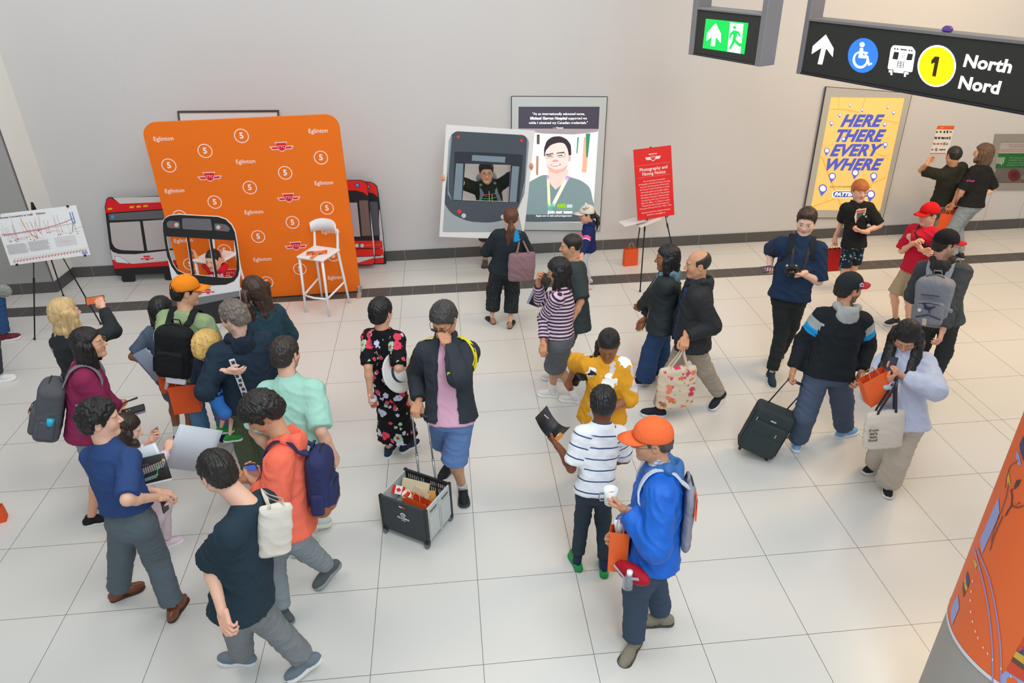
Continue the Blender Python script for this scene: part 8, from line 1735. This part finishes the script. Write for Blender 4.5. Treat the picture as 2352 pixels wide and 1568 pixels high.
B = Board(P.topS.push(P.PC+P.up*.30, P.TF[1], .4, .010), V3(1, .1, 0)); wr = flat('e6e2e0', .6)
for L_, c_ in (([(-.06, .09), (.07, .10), (.075, .02), (.055, -.10), (-.03, -.10), (-.07, 0)], 'e6e2e0'), ([(-.055, .075), (.06, .082), (.06, .058), (-.055, .05)], 'e0502c'), ([(-.045, .045), (.055, .052), (.05, -.03), (-.035, -.03)], '5d6368'), ([(-.035, -.045), (.045, -.045), (.045, -.06), (-.03, -.06)], 'd8382c')): B.art('shirt_print', [L_], flat(c_, .6), P.tops[-1], {'e6e2e0': 0, 'e0502c': .001, '5d6368': .001, 'd8382c': .001}[c_], .0006)
r = thing('sling_bag', 'black sling bag with badges across the red-haired boy’s chest', 'bag', P.PC); pts = [P.topS.push(P.NB-P.up*.03*i+P.SF[0]*(.09-.028*i), P.TF[1]+P.up*max(0, .8-.4*i), .3, .005) for i in range(9)]; m = MB(); m.ribbon(pts, [P.TF[1]]*9, .035, .005); m.build('strap', K('1d1e20'), r)
m = MB()
for i, cc in ((3, 0), (4, 1), (5, 0), (6, 2)): m.fr = np.array([V3(1, 0, 0), V3(0, 0, 1), V3(0, -1, 0)])@np.eye(3); m.O = pts[i]+P.TF[1]*.007; m.lathe([(.001, 0), (.014, 0), (.014, .003), (.001, .004)], n=14, m=cc)
m.build('badge', [flat('cdd4d0', .5), flat('e0603c', .5), flat('8fc0b0', .5)], r)
h_ = P.hnd['R']; paper_bag('red paper bag held by the red-haired boy', h_['grip'], .215, .08, .30, 'd81c18', frame((1, .08, 0)), hdrop=.09)
# 25 hoodie man with suitcase
def _unused(lc, t): z = lc[:, 2]; return np.where((z > 1.075) & (z < 1.13), 1, np.where((z > 1.02) & (z <= 1.075), 2, 0))
P = person('man in black and blue hoodie and black cap pulling a suitcase', (1950, 662), 1.72, 12, look=78, nod=6, skin='tan', hair='short', hcol='1a1614', ho=dict(hth=-.004, nape=-.06), fo=dict(beard=.75), build=1.14,
    feet=dict(L=(1832, 1012), R=(1938, 985)), footyaw=dict(L=28, R=74), knees=dict(L=(1852, 945), R=(1935, 925)), pel=(1905, 845), toe=dict(L=8),
    top=dict(mat=zbands('1f2429', [(1.0, 1.085, 'aab0b2'), (1.085, 1.15, '1f98dc')]), ease=.024, hem=-.06, sleeve=1.93, sw=1.15, collar='hood', hoodmat=K('a6aaa9'), name='hoodie'), bot=dict(mat=K('4c5a72'), ease=.026, leg=(1.1, 1.2, 1.3), name='sweatpants', fold=.009, len=1.9),
    arms=dict(L=dict(w=(1822, 850, .50), e=(1850, 770), curl=.8, to=(1818, 862, -.05)), R=dict(w=(1978, 855, .49), e=(1992, 770), curl=.5)), shoes=('sneaker', '86b4e0', 'e4ecf6'), cap=(K('1f2226', bumps=.15), K('b02c40', bumps=.15), 0))
B = Board(P.HC+(P.HF[0]*.0925-P.HF[1]*.0+P.HF[2]*.062)*P.hs*1.04, -P.HF[1]*-1, P.HF[2]-P.HF[0]*.45); B = Board(P.HC+(P.HF[0]*.094+P.HF[1]*.015+P.HF[2]*.066)*P.hs, P.HF[1], P.HF[2]-P.HF[0]*.5)
for L_, c_, lf in (([(-.022, -.014), (.022, -.014), (.022, .008), (.010, .022), (-.018, .010)], 'dfe4ea', 0), ([(-.004, -.010), (.018, -.010), (.018, .006), (.008, .017), (-.004, .010)], 'd8382c', .001), ([(-.019, -.011), (-.006, -.011), (-.006, .006), (-.016, .006)], '2f7fd0', .001)): B.art('cap_patch', [L_], flat(c_, .6), P.cap, lf+.002, .0006)
# suitcase
h_ = P.hnd['L']; b0, b1 = at_z(1696, 1040), at_z(1742, 1058); bm = (b0+b1)/2; top = h_['grip']; X_ = unit(V3(*(b1-b0)[:2], 0)); X_ = unit(V3(.93, -.36, 0)); ax = unit(top-(bm+V3(.06, .06, .03))); Z_ = ax; X_ = unit(X_-(X_@Z_)*Z_); fr_ = np.array([X_, np.cross(Z_, X_), Z_]); O = bm+V3(.05, .03, .045)
r = thing('suitcase', 'black soft suitcase with raised handle, tilted beside the man in blue-banded hoodie', 'suitcase', V3(O[0], O[1], 0)); SM = K('2b3335', rough=.7); Wd, Dd, Hh = .17, .095, .235; c_ = O+Z_*(Hh+.02)+fr_[1]*.0
q = lambda x, y, z: c_+x*fr_[0]+y*fr_[1]+z*fr_[2]
G = Sdf(); G.box(c_, V3(Wd, Dd, Hh), .035, fr_, k=.02); V, Q, T = G.mesh(.008, 1, disp=folds(.002, 14)); obj('case_body', V, Q, SM, r, True)
G = Sdf(); G.box(q(0, -Dd-.008, -.05), V3(Wd*.86, .022, Hh*.70), .02, fr_, k=.02); V, Q, T = G.mesh(.008, 1, disp=folds(.002, 14)); obj('front_pocket', V, Q, SM, r, True)
m = MB()
for z in (.10, .0): m.tube([q(-Wd*.8, -Dd-.03+.02*(z > .05), z), q(Wd*.8, -Dd-.03+.02*(z > .05), z)], .004, 5, world=True)
m.tube([q(x, -Dd*.72, z) for x, z in ((-Wd, -Hh*.8), (-Wd, Hh*.75), (-Wd*.8, Hh*.99), (Wd*.8, Hh*.99), (Wd, Hh*.75), (Wd, -Hh*.8))], .005, 5, world=True); m.build('zip', flat('15171a', .5), r)
m = MB(q(0, -Dd-.006, Hh*.62), fr_); m.box((0, 0, 0), (.026, .003, .008), bev=.002); m.build('badge', flat('b9bdb8', .3, .5), r)
for x, z in ((.07, .03), (-.14, .12), (-.13, .02)): m = MB(q(x, -Dd-.032+.02*(abs(x) > .1), z), fr_); m.box((0, 0, 0), (.004, .003, .018), bev=.001); m.build('zip_pull', flat('b9bdb8', .3, .5), r)
for sg in (-1, 1): a_ = q(sg*.085, Dd*.6, Hh*.9); b_ = top+fr_[0]*(sg*.085+.045); m = MB(); m.tube([a_, b_], .006, 8, world=True); m.build('handle_tube', flat('3a3d40', .3, .6), r, True)
m = MB(); m.tube([top+fr_[0]*(-.045), top+fr_[0]*.135], .013, 8, world=True); m.build('handle_grip', BP, r, True)
for sg in (-1, 1): m = MB(q(sg*Wd*.75, Dd*.55, -Hh-.012), fr_); m.lathe([(.006, -.012), (.026, -.012), (.028, 0), (.026, .012), (.006, .012)], n=18, ax=0); m.build('wheel', BP, r, True); m = MB(q(sg*Wd*.75, -Dd*.5, -Hh-.014), fr_); m.box((0, 0, 0), (.012, .016, .02), bev=.004); m.build('foot', BP, r)
m = MB(); m.tube([q(Wd+.002, 0, -.02), q(Wd+.035, 0, -.0), q(Wd+.035, 0, .06), q(Wd+.002, 0, .08)], .006, 6, world=True); m.build('carry_handle', BP, r, True)
# 26 woman with phone, right
P = person('woman with long black hair and glasses in pale blue jacket, looking down at her phone', (2083, 772), 1.58, 208, hf=.03, look=218, nod=38, skin='light', hair='long', hcol='121013', ho=dict(len=.44, hw=.065, front=(.95, 1.0), fy=.12, hairline=.055), fem=1, glasses='b09a6a', fo=dict(eyes=0), build=1.05,
    feet=dict(R=(2015, 1062), L=(2040, 1105)), footyaw=dict(R=248, L=205), knees=dict(R=(2015, 1030), L=(2066, 1040)), pel=(2075, 955),
    top=dict(mat=K('c3cfe8', bumps=.35), ease=.030, hem=-.10, sleeve=1.93, sw=1.3, collar='high', name='jacket', fold=.009), bot=dict(mat=K('c9c1b4'), ease=.022, leg=(1.1, 1.35, 1.9), len=1.96, fold=.01),
    arms=dict(R=dict(w=(2042, 872, .60), e=(2012, 886), curl=.5, n=(.2, 0, 1)), L=dict(w=(2074, 864, .62), e=(2138, 888), curl=.45, n=(0, -.3, 1), to=(2045, 850, .02))), shoes=('sneaker', '25282a', 'e4e4e2'))
LB = P; h_ = P.hnd['L']; phone('phone in the hands of the woman in pale blue jacket', h_['grip']+V3(-.02, 0, .03), frame((.6, -.6, .1), (.3, .6, .5)), w=.07, h=.14)
paper_bag('orange paper bag tilted on the arm of the woman in pale blue jacket', at_y(1999, 846, P.hnd['R']['w'][1]+.02), .21, .10, .24, 'f4682a', frame((.9, .1, .45), (-.40, 0, .9)), hdrop=.07)
def tlet(r, c_, fr):
    B = Board(c_-fr[1]*.062, fr[0], fr[2])
    for i, st_ in enumerate(('from', "let's", 'less', 'food')): B.txt('lettering', st_, .036, BLACK, r, at=(-.10, .045-i*.032), lift=.004, bold=.02)
tote(P, 'off-white tote bag with black lettering on the arm of the pale blue jacket', 'L', 'ddd6cc', w=.15, h=.34, d=.05, at_=at_y(2030, 985, P.hnd['R']['w'][1]-.04), fr=frame((.97, -.15, .12)), point=P.hnd['R']['w']+V3(.04, -.02, .02), mat=cloth('ddd6cc', .9, .4), strap=flat('2a2a34', .7), extra=tlet)
sheet('paper_sheet', 'white sheet sticking out of the off-white tote bag', at_y(2045, 905, P.hnd['R']['w'][1]-.02), frame((.9, 0, -.35), (.3, 0, 1)), .13, .22, flat('dfdbe4', .6), cat='paper')
# 27 red cap man
P = person('young man in red t-shirt and red cap with folded arms', (2133, 492), 1.50, -112, look=-98, nod=8, skin='fair', hair='short', hcol='1f1814', glasses='c8c8c8', ho=dict(hth=-.004),
    pel=(2105, 610), top=dict(mat=K('c81e38'), ease=.024, hem=-.08, sleeve=.95, sw=1.35, collar='crew', name='t_shirt'), bot=dict(kind='shorts', mat=K('b3a284'), len=.95, ease=.024), arms=dict(L=dict(w=(2120, 575, .64), e=(2080, 540), curl=.5, to=(2145, 585, 0)), R=dict(w=(2095, 560, .66), e=(2090, 545), curl=.5)), shoes=('sneaker', '3a3c40', SOLEW), cap=(K('d4181c', bumps=.15), K('d4181c', bumps=.15), 0), build=.98)
r = thing('sling_bag', 'black crossbody pouch across the chest of the man in red cap', 'bag', P.PC); pts = [P.topS.push(P.NB-P.up*.035*i-P.SF[0]*(-.09+.03*i)*1., P.TF[1]*(.1 if i == 0 else 1)+P.up*max(0, 1-.5*i)-P.SF[0]*.04*i, .3, .005) for i in range(8)]; m = MB(); m.ribbon(pts, [P.TF[1]]*8, .032, .004); m.build('strap', K('3a3d42'), r)
G = Sdf(); G.ell(pts[-1]+P.TF[1]*.02, V3(.10, .045, .05), P.SF); V, Q, T = G.mesh(.008, 1); obj('pouch', V, Q, K('1d1e20', rough=.5), r, True)
# 28 grey backpack man, right
P = person('man in dark grey hoodie with black cap and red brim, big grey backpack, walking right', (2172, 560), 1.72, 48, look=92, nod=9, skin='fair', hair='short', hcol='2b211c', glasses='8a7a70', fo=dict(beard=.3), build=1.08, ho=dict(hth=-.004),
    pel=(2160, 720), top=dict(mat=K('4b5155', var=.2), ease=.024, hem=-.08, sleeve=1.93, sw=1.2, collar='hood', name='hoodie', hoodmat=K('3f3e3e')), bot=dict(mat=K('34383c'), ease=.018), arms=dict(R=dict(w=(2158, 780, .49), e=(2172, 700), curl=.5), L=dict(loc=(-.20, .2, .0))), shoes=('sneaker', '2a2d33', SOLEW), cap=(K('1d1c1e', bumps=.15), K('c8282c', bumps=.15), 0))
def pumax(r, q, fr, s, d, h, w):
    B = Board(q(0, -d*1.50, -.03), fr[0], fr[2]); nv = flat('2a3454', .5)
    B.art('leaping_cat_logo', [[(-.055, .035), (-.035, .045), (-.030, .03), (-.012, .005), (.02, .005), (.045, .018), (.062, .014), (.05, .008), (.03, -.006), (.018, -.012), (.012, -.035), (.020, -.055), (.006, -.048), (.0, -.02), (-.018, -.022), (-.04, -.015), (-.05, -.022), (-.035, -.005), (-.040, .018)]], nv, r, .004, .001); B.art('badge', [circ(-.075, -.035, .016)], WHITE, r, .004, .001)
    m = MB(); m.tube([q(-w*.5, -d*1.45, .085), q(w*.5, -d*1.45, .085)], .006, 5, world=True); m.build('zip', nv, r); m = MB(); m.tube([q(-w*.7, -d*1.4, -.14), q(0, -d*1.55, -.10), q(w*.7, -d*1.4, -.14)], .006, 5, world=True); m.build('zip', nv, r)
    m = MB(q(-.02, -d*1.7, -.17), fr); m.box((0, 0, 0), (.018, .003, .032), bev=.002); m.build('luggage_tag', flat('cfc8b8', .5), r)
backpack(P, 'large pale grey backpack with navy zips on the man in the black and red cap', '8f94a0', w=.155, d=.10, h=.25, z=.24, sag=-.15, extra=pumax, off=.005, strap='a3aab4')
# 29, 30 by the wall
P = person('man in black polo and beige trousers pointing at the sheet on the wall', (2190, 357), 1.58, -6, look=2, nod=6, skin='tan', hair='crew', hcol='1a1615', build=1.14, pel=(2172, 452),
    top=dict(mat=K('22251f'), ease=.018, hem=-.06, sleeve=.88, sw=1.2, collar='polo', name='polo_shirt'), bot=dict(mat=K('cdb494'), ease=.018, leg=(1.05, 1.05, 1.05)), arms=dict(L=dict(w=(2130, 375, .86), e=(2120, 392), curl=.5, to=(2140, 355, .06)), R=dict(w=(2190, 465, .50), e=(2205, 420), curl=.8)), shoes=('sneaker', '3a3430', '55504a'))
h_ = P.hnd['R']; paper_bag('orange paper bag held by the man in black polo at the wall', h_['grip'], .15, .09, .25, 'e8551c', frame((.6, -.5, 0)), hdrop=.07)
P = person('woman with curly brown hair in black t-shirt and light jeans at the wall', (2258, 352), 1.60, -28, look=-48, nod=4, skin='fair', hair='bob', hcol='5a4434', ho=dict(len=.16, hw=.075, wave=.04, front=(.3, .3), nape=-.10), fem=0, build=1.15, glasses='9a7a52', pel=(2232, 465),
    top=dict(mat=K('191a1b'), ease=.022, hem=-.06, sleeve=.95, sw=1.3, collar='crew', name='t_shirt'), bot=dict(mat=K('98a2ac', var=.15, weave=160), ease=.016, leg=(1.1, 1.1, 1.0), name='jeans'), arms=dict(L=dict(w=(2200, 462, .50), e=(2228, 420), curl=.8), R=dict(w=(2250, 450, .5))), shoes=('sneaker', '3a3c40', SOLEW))
V, F = text('STAFF', .035, bold=.03); d_ = -P.SF[0]; B = Board(P.topS.push(P.sh['L']*.55+P.elb['L']*.45, unit(d_*.8-P.TF[1]*.6), .3, .004), unit(np.cross(N_, unit(d_*.8-P.TF[1]*.6)))); B._put('lettering', V, F, flat('d04fb0', .6), P.tops[-1], .002, (0, 0), 0, 1, None)
h_ = P.hnd['L']; paper_bag('small orange paper bag held by the curly-haired woman at the wall', h_['grip'], .12, .08, .16, 'e8551c', frame((.8, .3, 0)), hdrop=.05)
# 31 boy behind the train cutout
bh = at_y(490, 596, 5.36); P = person('boy in red t-shirt peeking through the train cutout window, hands on its bars', (490, 596), float(bh[2]/.90), 188, look=196, nod=8, skin='light', hair='buzz', hcol='1d1714', child=1, hscale=.98, fo=dict(lip=.9),
    top=dict(mat=K('cc1f2e'), ease=.016, hem=-.1, sleeve=.8, sw=1.3, collar='crew', name='t_shirt'), bot=dict(mat=K('3a4250'), ease=.014), arms=dict(R=dict(w=(441, 580, .90), e=(452, 620), curl=.8, to=(436, 560, .05), n=(0, 1, 0)), L=dict(w=(508, 592, .88), e=(520, 615), curl=.7, to=(494, 572, .06), n=(-.4, -.6, 0))), shoes=('sneaker', '55585c', SOLEW))
B = Board(P.topS.push(P.PC+P.up*.24*P.s, P.TF[1], .4, .006), V3(1, .1, 0)); V, F = text('AIRDRIE', .052, bold=.03); B._put('lettering', V, F, WHITE, P.tops[-1], .002, (0, .02), 0, 1, None)
# second stool, behind the cutout
STOOL = [o_ for o_ in bpy.data.objects if o_.name.startswith('bar_stool')][0]
r2 = STOOL.copy(); COL.objects.link(r2); r2['label'] = 'white bar stool behind the train cutout, next to the boy'; r2.location = (STOOL.location[0]-1.27, STOOL.location[1]+.06, 0)
for ch in STOOL.children: c2 = ch.copy(); COL.objects.link(c2); c2.parent = r2
# 32, 33 at the left edge
g = at_z(-20, 770, .08); P = person('person in blue jeans and maroon sneakers at the left edge, mostly outside the picture', tuple(px(np.array([g[0]-.02, g[1], 1.6]))), 1.72, 60, skin='light', hair='short', feet=dict(R=(8, 768), L=(-40, 745)), footyaw=dict(R=70, L=60), top=dict(mat=K('3a3d42'), ease=.02, sleeve=1.9), bot=dict(mat=K('2f4f80', var=.2, weave=160), ease=.018, leg=(1.1, 1.15, 1.2), name='jeans'), shoes=('sneaker', '6e2a3a', 'e4e2e4'))
c_ = over(2, 668, P.PC+V3(.17, -.1, 0)); r = thing('plastic_bag', 'clear crumpled plastic bag at the left edge', 'bag', c_-N_*.1); G = Sdf(); G.ell(c_, V3(.12, .06, .085), k=.02); V, Q, T = G.mesh(.009, 1, disp=folds(.012, 22)); obj('bag_body', V, Q, flat('8f938e', .25, name='clear_film'), r, True)

g = at_z(-14, 862, .08); person('person with a white sneaker at the left edge, otherwise outside the picture', tuple(px(np.array([g[0]-.05, g[1], 1.55]))), 1.66, 62, skin='light', hair='short', feet=dict(R=(-6, 862), L=(-52, 850)), footyaw=dict(R=72, L=70), top=dict(mat=K('5a5d62'), ease=.02, sleeve=1.9), bot=dict(mat=K('30343a'), ease=.016), shoes=('sneaker', 'e6e6e6', 'f2f2f2', '222222'))
